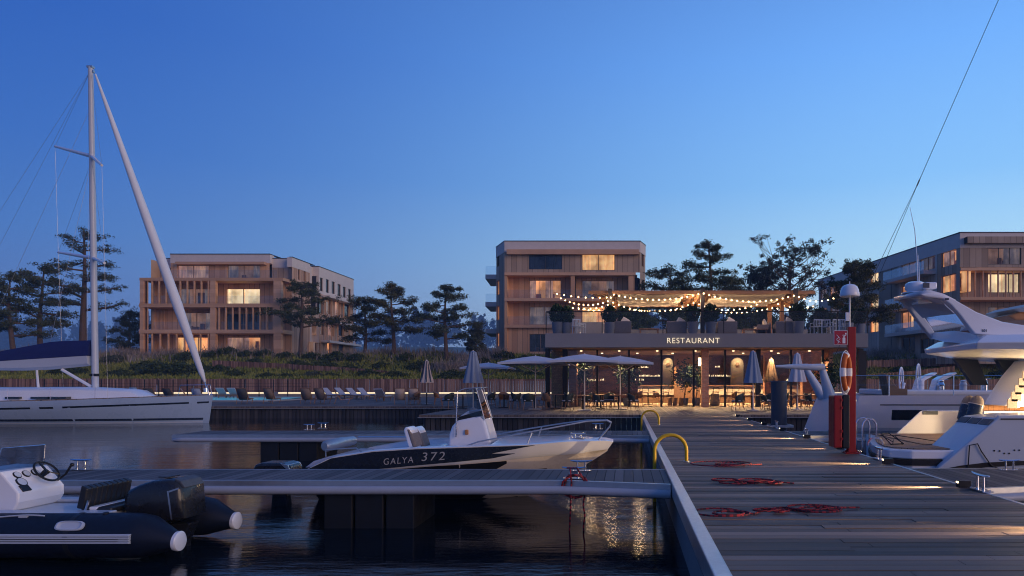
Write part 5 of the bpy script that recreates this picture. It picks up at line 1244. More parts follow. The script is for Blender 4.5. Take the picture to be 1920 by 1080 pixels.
for i in range(13):
    t = i / 12; u = lerp(-60, 169, t); x = px(u, SY); zm, zb_ = pz(interp([(0, 682), (.3, 677), (1, 667)], t), SY) - .01, pz(interp([(0, 694), (.45, 695), (.7, 693), (1, 686)], t), SY)
    rows.append([(x, SY - .235, zm), (x, SY - .19, lerp(zm, zb_, .75)), (x, SY, zb_), (x, SY + .19, lerp(zm, zb_, .75)), (x, SY + .235, zm)])
mb.loft(rows, cap=True); mb.build('boom', M['gel_grey'], S, smooth=True)
mb = MB(); mb.tube([P(116, 693, SY), P(171, 725, SY)], .075, 10); mb.build('boom_vang', M['gel'], S, smooth=True)
mb = MB(); mb.tube([P(69, 694, SY), P(72, 728, SY)], [.05, .06], 7); mb.build('mainsheet', M['canvas_white'], S)

# ---- sailing yacht beyond the pier, seen from its stern quarter
VY = 22.2; vx = 6.15
V = thing('sailing_yacht', 'large pale sailing yacht moored stern to the pier with twin steering wheels', 'yacht', (14, VY, 0))
bm2 = [(0, 2.15), (.3, 2.4), (.7, 2.0), (1, .1)]; sh2 = [(0, 1.70), (.5, 1.72), (1, 2.0)]
rows = []
def vside(t, z, off=.006):
    b = interp(bm2, t); f = (z + .35) / (interp(sh2, t) + .35); w = .84 + .16 * min(1, f * 1.3) ** .7
    return (lerp(vx, 26, t) + (f - .2) * .9 * max(0, 1 - t * 12), VY - b * w - off, z)
rows = [[vside(t, lerp(-.35, interp(sh2, t), k / 8), 0) for k in range(9)] for t in [0, .01, .02, .04, .06, .085, .12, .2, .3, .45, .6, .75, .9, 1]]
mb = MB(); mb.loft(rows); mb.loft([[(p[0], 2 * VY - p[1], p[2]) for p in r[::-1]] for r in rows]); e = rows[0] + [(p[0], 2 * VY - p[1], p[2]) for p in rows[0][::-1]]; mb.add(e, [tuple(range(len(e)))])
mb.build('hull', M['gel_warm'], V, smooth=True)
mb = MB(); mb.loft([[(r[-1][0], r[-1][1] + .01, r[-1][2] - .05), (r[-1][0], 2 * VY - r[-1][1] - .01, r[-1][2] - .05)] for r in rows]); mb.build('deck', M['teak'], V)
tv = lambda u: (px(u, VY - 2.35) - vx) / (26 - vx)
def vband(nm, mt, u0, u1, v0, v1):
    Yq = VY - 2.35; return band(nm, M[mt], V, tv(u0), tv(u1), pz(v1, Yq), pz(v0, Yq), vside, 10, .01)
vband('rub_groove', 'black', 1640, 2040, 758.5, 760.5); vband('hull_window', 'boat_glass', 1675, 1741, 769, 788); vband('boot_stripe', 'fender_rail', 1535, 2100, 803, 812)
Yq = VY - 1.4; mb = MB(); mb.prism([(px(1668, Yq), 1.68), (px(1668, Yq), pz(730, Yq)), (px(1700, Yq), pz(731, Yq)), (px(2000, Yq), pz(733, Yq)), (px(2000, Yq), 1.68)], Yq, Yq + 2.8); mb.build('coaming', M['gel'], V, bevel=.05)
for u, y in ((1690, VY + 1.2), (1722, VY - .9)):
    x, zc_ = px(u, y), pz(u == 1690 and 712 or 708, y); mb = MB(); rr = .42
    mb.tube([(x + .0 + .12 * math.cos(t), y + rr * .9 * math.cos(t) * .35, zc_ + rr * math.sin(t)) for t in [2 * math.pi * i / 28 for i in range(28)]], .026, 7, closed=True)
    for k in range(3): t = k * 2.094 + 1.57; mb.tube([(x, y, zc_), (x + .12 * math.cos(t), y + rr * .31 * math.cos(t), zc_ + rr * math.sin(t))], .012, 6)
    mb.cyl((x, y, 1.6), (x + .1, y, zc_ - .1), .05, .05, 10); mb.build('steering_wheel', M['gel'], V, smooth=True)
    xo = px(u + 22, y); mb = MB(); mb.prism([(xo - .02, 1.66), (xo + .14, pz(712, y)), (xo + .30, pz(706, y)), (xo + .72, pz(698, y)), (xo + .74, pz(701, y)), (xo + .30, pz(714, y)), (xo + .30, 1.66)], y - .22, y + .22); mb.build('helm_console', M['gel'], V, bevel=.03)
mb = MB(); y = VY - 2.2
mb.tube([P(1596, 704.5, y), P(1667, 704.5, y), P(1790, 704.5, y), P(2000, 704.5, y)], .012, 6); mb.tube([P(1596, 722, y), P(1667, 722, y), P(1790, 722, y), P(2000, 722, y)], .006, 5)
for u in (1596, 1667, 1788, 1910): mb.tube([P(u, 704, y), P(u, 742, y)], .018, 7)
mb.build('guard_rail', M['steel'], V, smooth=True)
mb = MB(); y = VY - 2.19; mb.quad(P(1598, 706, y), P(1665, 706, y), P(1665, 738, y), P(1598, 738, y)); mb.build('spray_screen', M['rail_glass'], V)
for u, v in ((1764, 718), (1806, 718), (1845, 716)):
    y = VY - 1.2; p = P(u, v, y); mb = MB(); mb.lathe([(.10, -.1), (.115, -.05), (.085, .02), (.10, .06), (.05, .08)], p, 16); mb.tube([(p[0], p[1], p[2] + .08), (p[0] + .22, p[1], p[2] + .10)], .014, 6); mb.cyl((p[0], p[1], 1.62), (p[0], p[1], p[2] - .1), .11, n=14); mb.build('winch', M['steel'] if u != 1806 else M['gel_grey'], V, smooth=True)
mb = MB(); y = VY - 1.6; mb.prism([(px(1668, y), 1.68), (px(1660, y), pz(702, y)), (px(1664, y), pz(701, y)), (px(1684, y), pz(728, y)), (px(1702, y), pz(729, y)), (px(1702, y), 1.68)], y, y + .6); mb.build('helm_seat', M['teak'], V, bevel=.02)
# davits over the stern
for (u0, u1, vv, y, leg) in ((1455, 1546, 690, VY - 1.7, (1556, 745)), (1468, 1516, 689, VY + 1.5, (1543, 745))):
    a, b = Vector(P(u0, vv - 3, y)), Vector(P(u1, vv - 1, y)); mb = MB(); mb.tube([a, a.lerp(b, .5), a.lerp(b, .96), b], [.04, .085, .115, .09], 14)
    l0, l1 = Vector(P(u1 - 4, vv + 4, y)), Vector(P(leg[0], leg[1], y)); mb.tube([l0, l0.lerp(l1, .6), l1], [.10, .15, .18], 14); mb.build('davit', M['gel_grey'], V, smooth=True)
mb = MB(); top = Vector((25, VY, 24)); j = Vector(P(1722, 342, VY)); dirv = (top - j)
tgt = Vector(P(1872, 0, VY)); ext = j + (tgt - j) * 1.5
mb.tube([ext, j], .010, 6); mb.tube([j - (tgt - j) * .02, j + (tgt - j) * .015], .022, 6); mb.tube([j, P(1553, 692, VY - 1.9)], .008, 5); mb.tube([j, P(1575, 690, VY + 1.9)], .008, 5); mb.build('backstay', M['black'], V)

# ---- white motor yacht at the right
K = thing('motor_yacht', 'big white motor yacht with flybridge and lit cockpit beside the pier', 'yacht', (9, 15, 0))
def q2(u, v, Y): return (px(u, Y), pz(v, Y))
Yn, Yf = 12.5, 17.4
# hull: side wing, aft slope and long side
mb = MB(); rows = []
def kn(x):  # plan half outline of the near side, curving in at the stern
    return Yn
side_o = [q2(1760, 877, Yn), q2(1868, 786, Yn), q2(1872, 779, Yn), q2(2150, 774, Yn), q2(2150, 930, Yn), q2(1700, 930, Yn)]
Yi = 13.55
side_i = [q2(1738, 841, Yi), q2(1806, 779, Yi), (q2(1872, 779, Yn)[0] + .45, q2(1872, 779, Yn)[1]), (q2(2150, 774, Yn)[0], q2(2150, 774, Yn)[1]), (q2(2150, 930, Yn)[0], -.3), (q2(1690, 930, Yi)[0], -.3)]
side_o[4] = (side_o[4][0], -.3); side_o[5] = (side_o[5][0], -.3)
mb.prism(side_o, Yn, Yi, taper=side_i); mb.build('hull', M['gel_grey'], K, bevel=.03)  # near side in grey, its shade put into the colour of white gelcoat
mb = MB(); fo = [q2(1676, 815, 16.4), q2(1725, 769.5, 16.4), (q2(2100, 769, 16.4)), (q2(2100, 900, 16.4)[0], -.3), (q2(1660, 900, 16.4)[0], -.3)]
fo2 = [(p[0] + .05, p[1]) for p in fo]; mb.prism(fo, 16.35, Yf, taper=[q2(1690, 815, Yf), q2(1741, 770, Yf), (fo[2][0], fo[2][1]), (fo[3][0], -.3), (fo[4][0] + .2, -.3)]); mb.build('hull', M['gel'], K, bevel=.03)
mb = MB(); mb.box(px(1700, 14), px(2150, 13), Yi, 16.35, -.3, .84); mb.build('cockpit_base', M['gel'], K)
mb = MB(); mb.box(px(1712, 14), px(2120, 13), Yi + .002, 16.345, .842, .865); mb.build('cockpit_sole', M['teak'], K)
w = lambda pts, Y: [(px(u, Y), pz(v, Y)) for u, v in pts]
for pts, Y in (([(1834, 785), (1836, 777.5), (1866, 777.5), (1864, 784)], Yn - .012), ):
    mb = MB(); 
    for k in range(3):
        x0, x1 = lerp(px(1806, Yi), px(1868, Yn), k / 3 + .02), lerp(px(1806, Yi), px(1868, Yn), (k + 1) / 3 - .02); 
    a = [Vector((px(1806, Yi), Yi, pz(779, Yi))), Vector((px(1869, Yn), Yn, pz(785, Yn)))]
    sl_ = Vector((px(1738, Yi), Yi, pz(841, Yi))) - a[0]; sl_.normalize()
    nn = (a[1] - a[0]).cross(sl_).normalized(); nn = nn if nn.x < 0 or nn.z > 0 else -nn
    for k in range(3):
        p0, p1 = a[0].lerp(a[1], k / 3 + .02) + nn * .012, a[0].lerp(a[1], (k + 1) / 3 - .02) + nn * .012; o1, o2 = sl_ * .04, sl_ * .19
        mb.quad(p0 + o1, p1 + o1, p1 + o2, p0 + o2)
    mb.build('stern_light', M['pile'], K, solid=.01)
a0 = Vector((px(1725, 16.4), 16.36, pz(769, 16.4))); mb = MB(); mb.obox((a0.x + .22, 16.34, a0.z - .06), (.36, .02, .09)); mb.build('stern_light', M['pile'], K)
band_y = Yn - .006
mb = MB(); mb.box(px(1868, Yn) + .08, 8.8, Yn - .012, Yn + .002, pz(787, Yn), pz(784.5, Yn)); mb.build('rub_rail', M['black'], K)
mb = MB(); pts = [(1765, 880), (1800, 873), (1850, 867), (1920, 864), (2150, 862), (2150, 872), (1920, 872), (1850, 876), (1810, 881)]
mb.prism(w(pts, Yn), Yn - .012, Yn + .001); mb.build('boot_stripe', M['black'], K)
mb = MB()
for u, v in ((1864, 845), (1874, 845.5), (1883, 850), (1892, 850), (1902, 844), (1911, 844)): x, z = q2(u, v, Yn); mb.cyl((x, Yn - .012, z), (x, Yn + .002, z), .015, n=10)
mb.build('drain_hole', M['black'], K)
# swim platform with curved stern edge
pl = [(px(1790, 12.75), 12.62), (px(1700, 12.9), 12.66), (px(1655, 13.2), 12.9), (px(1632, 13.7), 13.3), (px(1624, 14.3), 14.0), (px(1623, 15.2), 15.0), (px(1627, 16), 15.9), (px(1640, 16.6), 16.5), (px(1680, 17.2), 17.2), (px(1800, 17.2), 17.2), (px(1800, 12.75), 13.0)]
mb = MB(); mb.prism(pl, .66, .83, 'Z'); pf = mb.build('swim_platform', M['gel'], K, bevel=.03)
ins = lambda k: [((p[0] - 7.2) * k + 7.2, (p[1] - 14.9) * k + 14.9) for p in pl]
mb = MB(); mb.prism(ins(.93), .831, .85, 'Z'); mb.build('platform_teak', M['teak'], pf)
mb = MB(); mb.prism(ins(1.006), .55, .655, 'Z'); mb.build('platform_stripe', M['black'], pf)
mb = MB(); mb.prism(ins(.995), .28, .55, 'Z', taper=None); mb.build('platform_skirt', M['gel'], pf, bevel=.02)
mb = MB(); mb.prism(ins(.93), -.2, .28, 'Z'); mb.build('platform_under', M['black'], pf)
# boarding ladder at the stern
mb = MB(); Yl = 14.6
for dy in (0, .42): mb.tube([(px(1617, Yl), Yl + dy, .0)] + [(px(1617, Yl) + .15 - .15 * math.cos(t), Yl + dy, pz(800, Yl) + .17 * math.sin(t)) for t in [math.pi * i / 10 for i in range(11)]] + [(px(1643, Yl), Yl + dy, .83)], .018, 7)
for z in (.1, .35, .6): mb.tube([(px(1617, Yl), Yl, z), (px(1617, Yl), Yl + .42, z)], .014, 6)
mb.build('boarding_ladder', M['steel'], K, smooth=True)
mb = MB(); Yl = 13.5; mb.tube([(px(1628, Yl), Yl, .84)] + [(px(1642, Yl) - .15 * math.cos(t), Yl, .86 + .14 * math.sin(t)) for t in [math.pi * i / 10 for i in range(11)]] + [(px(1657, Yl), Yl, .84)], .018, 7); mb.build('platform_rail', M['steel'], K, smooth=True)
mb = MB(); x = px(1680, 13.6); mb.tube([(x - .12, 13.55, .86), (x - .22, 13.8, 1.05), (x - .02, 13.9, 1.05), (x + .15, 13.6, .87)], .012, 6, closed=True); mb.tube([(x - .1, 13.52, .87), (x + .1, 13.52, .87), (x + .02, 13.7, 1.02)], .012, 6, closed=True); mb.build('folding_cradle', M['black'], K)
mb = MB(); mb.tube([(x - .2, 13.8, 1.03), (x + .1, 13.7, 1.02), (x + .6, 13.6, .95), (x + 1.0, 13.58, .88)], .008, 5); mb.tube([(x - .35, 13.6, .9), (x - .2, 13.9, 1.02), (x - .05, 13.6, .9)], .008, 5); mb.build('stern_line', M['black'], K)
# fenders
for i, (u, v0, v1, Y) in enumerate(((1816, 742, 792, 14.4), (1831, 742, 790, 14.2))):
    a, b = Vector(P(u + 4, v0, Y)), Vector(P(u - 9, v1, Y)); r = thing('boat_fender', ['dark blue fender with tan cap in the yacht cockpit, further aft', 'dark blue fender with tan cap next to the teak rail'][i], 'fender', tuple(b))
    mb = MB(); mb.tube([a.lerp(b, .34), a.lerp(b, .40), a.lerp(b, .9), b], [.145, .15, .15, .10], 16); mb.build('body', M['navy'], r, smooth=True)
    mb = MB(); mb.tube([a, a.lerp(b, .05), a.lerp(b, .16), a.lerp(b, .33)], [.03, .085, .125, .147], 16); mb.build('cap', M['rattan'], r, smooth=True)
    mb = MB(); mb.tube([a.lerp(b, .325), a.lerp(b, .355)], [.154, .154], 16); mb.build('rope_band', M['cushion_cream'], r)
# teak rail and far cockpit side
mb = MB(); y = 15.6; mb.box(px(1834, y), px(2080, y), y, y + .25, pz(770, y), pz(760, y)); mb.build('coaming_rail', M['warm_wood'], K, bevel=.02)
mb = MB(); y = 15.5; mb.box(px(1845, y), px(2080, y), y, y + .1, .866, pz(771, y)); mb.build('coaming', M['gel'], K)
# flybridge stair
y0s, y1s = 15.0, 15.9
st = MB(); st.prism(w([(1866, 760), (1880, 735), (1900, 705), (1925, 676), (1990, 676), (1990, 766)], 15.4), y0s, y1s); st_o = st.build('flybridge_stair', M['gel'], K, bevel=.02)
tr, ld_ = MB(), MB()
for k in range(6):
    u, v = lerp(1886, 1921, k / 5), lerp(757, 692, k / 5); x, z = q2(u, v, y0s); tr.box(x + .03, x + .25, y0s - .02, y0s + .0, z - .10, z + .10); 
    ld_.box(x + .255, x + .285, y0s - .02, y0s - .002, z - .09, z + .07)
tr.build('tread', M['rattan'], st_o); lo_ = ld_.build('step_light', M['lamp_glow'], st_o)
for (x, y, z, e, sz) in ((9.3, 14.0, 1.6, 420, .4), (8.2, 14.3, 1.25, 8, .3)):
    ld = bpy.data.lights.new('cockpit_light', 'POINT'); ld.energy = e; ld.color = (1, .70, .36); ld.shadow_soft_size = .25
    o = bpy.data.objects.new('cockpit_light', ld); COL.objects.link(o); o.parent = st_o; o.location = Vector((x, y, z)) - origin_of(st_o)
# flybridge overhang
oh_b = [(px(1735, 15.6), 15.6), (px(1830, 12.9), 12.9), (px(2100, 12.4), 12.4), (px(2100, 17.5), 17.5), (px(1800, 17.5), 17.5)]
zt_, zb2 = 2.98, 2.72
mb = MB(); n = len(oh_b); bot = [(p[0], p[1], zb2 + (.02, 0, -.05, -.30, -.06)[i]) for i, p in enumerate(oh_b)]; mid = [((p[0] - 9) * 1.01 + 9, (p[1] - 15.2) * 1.03 + 15.2, 2.84) for p in oh_b]; top = [((p[0] - 9.5) * .90 + 9.5, (p[1] - 15.2) * .93 + 15.2, zt_ + .02) for p in oh_b]
mb.loft([bot, mid, top], ring=True, cap=True); mb.build('flybridge_deck', M['gel'], K, bevel=.015)
mb = MB(); mb.box(10.6, 16, 13.4, 16.9, .866, 2.68); mb.build('cabin', M['gel_grey'], K, bevel=.05)
for (u0, v0, u1, v1, wd, y) in ((1786, 672, 1838, 722, 44, 16.9), (1868, 678, 1915, 728, 40, 16.2)):
    mb = MB(); mb.prism(w([(u0, v0 - 6), (u0 + wd, v0 - 6), (u1 + wd * .35, v1), (u1 - wd * .3, v1)], y), y, y + .16); mb.build('overhang_strut', M['pile'], K, bevel=.01)
# hardtop arch
Ya2, Yb3 = 13.3, 16.7
near = [(1745, 549), (1762, 551), (1790, 561), (1832, 585), (1880, 603), (1935, 612), (2010, 620), (2010, 636), (1930, 634), (1828, 626), (1818, 614), (1800, 590), (1784, 572), (1768, 560), (1735, 556), (1724, 551)]
mb = MB(); mb.prism(w(near, Ya2), Ya2, Ya2 + .16); ha = mb.build('hardtop_arch', M['gel'], K, bevel=.025)
far = [(1676, 561), (1690, 567), (1704, 582), (1722, 607), (1745, 636), (1756, 636), (1742, 612), (1722, 585), (1708, 570), (1730, 566), (1730, 560)]
mb = MB(); mb.prism(w(far, Ya2 + .4), Ya2 + .9, Yb3, taper=w([(u + 6, v) for u, v in far], Yb3)); 
mb = MB(); mb.prism(w(far, 15.2), 15.1, 15.25); mb.build('hardtop_arch', M['gel_grey'], K, bevel=.02)
a = [Vector(P(u, v, Ya2 + .02)) for u, v in ((1724, 550), (1745, 548.5), (1768, 555), (1790, 566))]
b = [Vector(P(u, v, 15.2)) for u, v in ((1676, 561), (1690, 557), (1712, 560), (1734, 570))]
mb = MB(); mb.loft([a, [p + Vector((0, 0, -.10)) for p in a]][::-1] and [[p + Vector((0, 0, .0)) for p in a], b]); mb.build('hardtop', M['gel'], K, smooth=True, solid=.09)
mb = MB(); mb.quad(P(1736, 596, 14.6), P(1808, 584, 13.6), P(1816, 611, 13.5), P(1752, 622, 14.4)); mb.build('windscreen', M['smoke_glass'], K)
mb = MB(); mb.quad(P(1708, 572, 15.1), P(1766, 566, 14.0), P(1790, 588, 13.8), P(1730, 596, 14.8)); mb.build('hardtop_panel', M['gel_grey'], K, solid=.02)
mb = MB(); lo2 = [Vector(P(u, v, y)) for u, v, y in ((1744, 634, 15.2), (1770, 641, 14.2), (1832, 646, 13.3), (2010, 650, 13.0))]; hi2 = [Vector(P(u, v, y)) for u, v, y in ((1746, 624, 15.2), (1790, 620, 14.2), (1832, 626, 13.4), (2010, 634, 13.2))]; in2 = [Vector(P(u, v, y)) for u, v, y in ((1800, 640, 15.6), (1850, 640, 15.4), (1880, 640, 15), (2010, 640, 15))]
mb.loft([in2, lo2, hi2, [p + Vector((.3, .5, .0)) for p in hi2]]); mb.build('flybridge_coaming', M['gel'], K, smooth=True)
mb = MB(); mb.quad(P(1800, 621, 13.9), P(1822, 618, 13.6), P(1813, 612.5, 13.6), P(1803, 613, 13.9)); mb.build('nav_panel', M['white'], K, solid=.02)
mb = MB(); mb.prism(w([(1880, 583), (1900, 575), (1930, 570), (2000, 569), (2000, 574), (1930, 577), (1905, 583), (1890, 590)], 15.8), 15.0, 16.6); mb.build('flybridge_shade', M['cushion_cream'], K, bevel=.02)
mb = MB(); mb.prism(w([(1884, 592), (1905, 586), (1990, 584), (1990, 604), (1900, 601)], 15.4), 15.3, 16.2); mb.build('flybridge_sofa', M['chair_wood'], K, bevel=.04)
mb = MB(); c = P(1716, 540, 14.4); mb.lathe([(.14, -.09), (.20, -.03), (.215, .03), (.20, .09), (.12, .13)], c, 24); mb.lathe([(.30, -.12), (.30, -.10), (.1, -.09)], (c[0] + .02, c[1], c[2] - .0), 20); mb.build('radar_dome', M['gel'], K, smooth=True)
mb = MB(); c = P(1741, 537, 14.2); mb.obox(c, (.24, .3, .14)); mb.cyl((c[0] - .05, c[1], c[2] - .2), (c[0] - .05, c[1], c[2] - .05), .05); mb.build('camera_unit', M['gel'], K, bevel=.03)
mb = MB(); mb.obox((c[0] - .12, c[1] - .16, c[2]), (.13, .02, .10)); mb.build('camera_lens', M['pile'], K)
for u, v, t in ((1777, 562, '...'),): pass
text_obj('501', .1, (px(1845, Ya2), Ya2 - .006, pz(620, Ya2)), .095, 'hull_number', M['navy'], K, ext=.002)
mb = MB(); mb.box(px(1772, Ya2), px(1779, Ya2), Ya2 - .006, Ya2 + .002, pz(562.5, Ya2), pz(559, Ya2)); mb.build('hull_badge', M['navy'], K)
mb = MB(); mb.tube([P(1721, 535, 14.4), P(1719, 480, 14.4), P(1715, 430, 14.45), P(1706, 388, 14.5)], [.014, .010, .007, .004], 6); mb.tube([P(1724, 535, 14.3), P(1722, 478, 14.3)], [.012, .006], 6); mb.build('whip_antenna', M['gel'], K)
mb = MB(); y = Yn - .03; mb.tube([P(1815, 878, y), P(1818, 835, y), P(1833, 832, y), P(1840, 846, y), P(1858, 872, y), P(1875, 880, y)], .011, 6); o = mb.build('mooring_line', M['black'], smooth=True); tag(o, 'thin dark mooring line looped down the white yacht hull', 'rope')
# ---------------------------------------------------------------- terrace furniture
def chair_root(shell, cushion, legs, cat='chair', name='dining_chair'):
    r = thing(name, 'x', cat, group=name.replace('_', ' ') + 's on the terrace')
    mb = MB(); mb.box(-.25, .25, -.24, .24, .42, .455); mb.build('seat', shell, r, bevel=.015)
    if cushion: mb = MB(); mb.box(-.22, .22, -.21, .22, .457, .505); mb.build('seat_cushion', cushion, r, bevel=.02)
    mb = MB(); rows = []
    for z, k in ((.44, .92), (.56, 1.0), (.72, 1.05), (.84, 1.06)):      # curved shell: back with short arms
        rows.append([(k * .27 * math.cos(t), .02 - k * .25 * math.sin(t) - (z - .44) * .12, z - (.16 * max(0, z - .56) / .28 * (1 - abs(math.sin(t))))) for t in [math.pi * i / 12 for i in range(13)]])
    mb.loft(rows); mb.build('backrest', shell, r, smooth=True, solid=.025)
    for sx_ in (-1, 1):
        for sy_ in (-1, 1): mb = MB(); mb.cyl((sx_ * .19, sy_ * .17, .42), (sx_ * .245, sy_ * .235, 0), .020, .012, 8); mb.build('leg', legs, r)
    return Proto(r)
GC = chair_root(M['chair_green'], M['cushion'], M['slat_wood']); WC = chair_root(M['slat_wood'], None, M['slat_wood'], name='wooden_chair'); OC = chair_root(M['chair_wood'], None, M['chair_wood'], name='orange_chair')
def table_root():
    r = thing('dining_table', 'x', 'table', group='dining tables on the terrace')
    mb = MB(); mb.box(-.45, .45, -.40, .40, .715, .745); mb.build('table_top', M['slat_wood'], r, bevel=.01)
    mb = MB(); mb.cyl((0, 0, .03), (0, 0, .714), .035); mb.build('leg', M['black_metal'], r)
    mb = MB(); mb.box(-.26, .26, -.26, .26, 0, .03); mb.build('base', M['black_metal'], r, bevel=.008)
    return Proto(r)
TB = table_root()
def setting(u, Y, tdesc, chairs):
    """a table and its chairs; chairs are (kind, dx, dy, turn in degrees, words)"""
    x = px(u, Y); TB.put((x, Y, ZD + .003), 0, 'square wooden dining table ' + tdesc)
    for kind, dx, dy, a, words in chairs:
        kind.put((x + dx, Y + dy, ZD + .003), R(a), words)
W_ = 'dark green shell chair '
setting(1002, 34.6, 'under the widest open parasol', [(GC, -.95, -.2, 80, W_ + 'on the west side under the widest open parasol'), (GC, -.2, -.75, 8, W_ + 'back to the water under the widest open parasol'), (WC, .75, -.35, -60, 'plain wooden chair east of the table under the widest open parasol')])
setting(1093, 33.6, 'under the tallest open parasol', [(GC, -.75, -.15, 75, W_ + 'west of the table under the tallest open parasol'), (GC, .78, -.25, -72, W_ + 'east of the table under the tallest open parasol')])
setting(1160, 34.2, 'under the parasol nearest the restaurant glass', [(GC, .72, -.2, -70, W_ + 'east of the table under the parasol nearest the glass'), (GC, -.5, .75, 160, W_ + 'behind the table under the parasol nearest the glass')])
setting(868, 35.6, 'beside the closed grey-blue parasol behind the motorboat console', [(GC, -.70, -.25, 62, W_ + 'with light cushion west of the closed grey-blue parasol'), (GC, .85, -.15, -50, W_ + 'seen between windscreen and orange chair by the closed parasol'), (OC, 1.8, 1.9, 200, 'orange wooden chair by the pole of the small open parasol')])
setting(800, 41.5, 'at the striped closed parasol', [(OC, .62, .3, -70, 'orange wooden chair beside the striped closed parasol'), (WC, -.85, .6, 80, 'plain wooden chair between the cream deckchairs and the striped parasol')])
setting(1410, 33.6, 'under the closed blue parasol by the pier', [(GC, -.75, -.3, 55, W_ + 'nearest the pier at the closed blue parasol'), (GC, .7, .1, -90, W_ + 'half hidden by the mooring pile')])
setting(1494, 34.2, 'at the closed parasol behind the davits', [(GC, -.7, 0, 90, W_ + 'west of the closed parasol behind the davits'), (GC, .7, .1, -90, W_ + 'east of the closed parasol behind the davits')])
setting(1042, 36.0, 'near the tiled pillar outside the restaurant', [(WC, -.72, .1, 88, 'plain wooden chair west of the table by the tiled pillar'), (GC, .75, -.1, -85, W_ + 'east of the table by the tiled pillar')])
setting(1126, 35.9, 'just outside the glass between two mullions', [(GC, -.74, -.1, 82, W_ + 'west of the table just outside the glass'), (WC, .72, .2, -95, 'plain wooden chair east of the table just outside the glass')])
setting(1446, 35.6, 'outside the glass behind the mooring pile', [(GC, -.2, -.78, 10, W_ + 'back to the pier, just beyond the mooring pile'), (WC, .74, .1, -90, 'plain wooden chair at the table behind the mooring pile')])
setting(1536, 35.0, 'on the terrace behind the red cabinet', [(GC, -.74, -.1, 80, W_ + 'west of the table behind the red cabinet')])
setting(945, 37.2, 'between the small parasol and the widest one', [(GC, -.72, -.2, 75, W_ + 'west of the table by the small open parasol'), (GC, .7, -.2, -70, W_ + 'east of the table by the small open parasol')])
# inside the restaurant
setting(1130, 40.8, 'inside the glass behind the tallest parasol', [(WC, -.7, .1, 90, 'wooden chair inside the glass west of the brightest table'), (WC, .7, 0, -90, 'wooden chair inside the glass east of the brightest table')])
setting(1215, 41.2, 'inside the glass by the tall indoor plant', [(WC, -.65, -.3, 60, 'wooden chair inside by the tall plant, back to the glass'), (WC, .6, .4, -120, 'wooden chair inside by the tall plant, facing the glass')])
setting(1395, 41.0, 'inside the glass behind the closed blue parasol', [(WC, -.7, 0, 90, 'wooden chair inside the glass behind the closed blue parasol'), (WC, .7, 0, -90, 'wooden chair inside the glass beyond the mooring pile')])
setting(1470, 41.4, 'inside the glass behind the davits', [(WC, .7, -.2, -90, 'wooden chair inside the glass behind the davits')])
# bar
r = thing('bar_counter', 'long pale stone bar counter with brown plinth inside the restaurant', 'bar', (px(1340, 44.4), 44.4, ZD))
x0, x1 = px(1196, 44.4), px(1500, 44.4)
mb = MB(); mb.box(x0, x1, 44.3, 44.9, ZD + .55, ZD + 1.12); mb.build('front_panel', M['counter'], r); mb = MB(); mb.box(x0 - .05, x1 + .05, 44.15, 45.0, ZD + 1.122, ZD + 1.19); mb.build('bar_top', M['slat_wood'], r, bevel=.01)
mb = MB(); mb.box(x0 + .05, x1 - .05, 44.4, 44.9, ZD + .021, ZD + .548); mb.build('plinth', M['slat_wood'], r)
def stool_root():
    r = thing('bar_stool', 'x', 'stool', group='bar stools along the counter')
    mb = MB(); mb.box(-.19, .19, -.19, .19, .70, .74); mb.build('seat', M['slat_wood'], r, bevel=.012)
    mb = MB(); mb.tube([(-.18, -.18, .74), (-.18, -.2, .98), (-.15, -.2, 1.02), (.15, -.2, 1.02), (.18, -.2, .98), (.18, -.18, .74)], .018, 7); mb.build('backrest', M['black_metal'], r, smooth=True)
    for a in (-1, 1):
        for b in (-1, 1): mb = MB(); mb.cyl((a * .16, b * .16, .70), (a * .21, b * .21, 0), .014, n=6); mb.build('leg', M['black_metal'], r)
    return Proto(r)
ST = stool_root()
for u, w_ in ((1210, 'at the west end of the bar'), (1249, 'in front of the first lit niche'), (1342, 'just east of the brick pillar'), (1368, 'before the second lit niche'), (1390, 'between the second niche and the blue parasol'), (1413, 'behind the blue parasol pole'), (1436, 'at the bar above the mooring pile')):
    ST.put((px(u, 43.7), 43.7, ZD + .022), 0, 'black framed bar stool ' + w_)
# side bench and crates seen through the glass
r = thing('lounge_chair', 'low rattan lounge chair inside the glass by the brick pillar', 'chair', (px(1345, 39.6), 39.6, ZD))
mb = MB(); mb.box(px(1332, 39.6), px(1346, 39.6), 39.3, 39.9, ZD + .03, ZD + .42); mb.build('seat', M['rattan'], r, bevel=.04); mb = MB(); mb.box(px(1331, 39.6), px(1347, 39.6), 39.1, 39.28, ZD + .03, ZD + .74); mb.build('backrest', M['rattan'], r, bevel=.04)
for u, w_ in ((1256, 'nearest the mullion'), (1266, 'in the middle of the three'), (1277, 'closest to the indoor plants')):
    r = thing('wooden_stump', 'dark wooden stump stool inside the glass, ' + w_, 'stool', (px(u, 39.3), 39.3 + (u - 1266) * .0, ZD), group='stump stools inside the glass')
    mb = MB(); mb.lathe([(.13, .025), (.14, .1), (.12, .25), (.15, .46), (.14, .49)], (px(u, 39.3), 39.3, ZD), 12); mb.build('stump', M['slat_wood'], r, smooth=True)

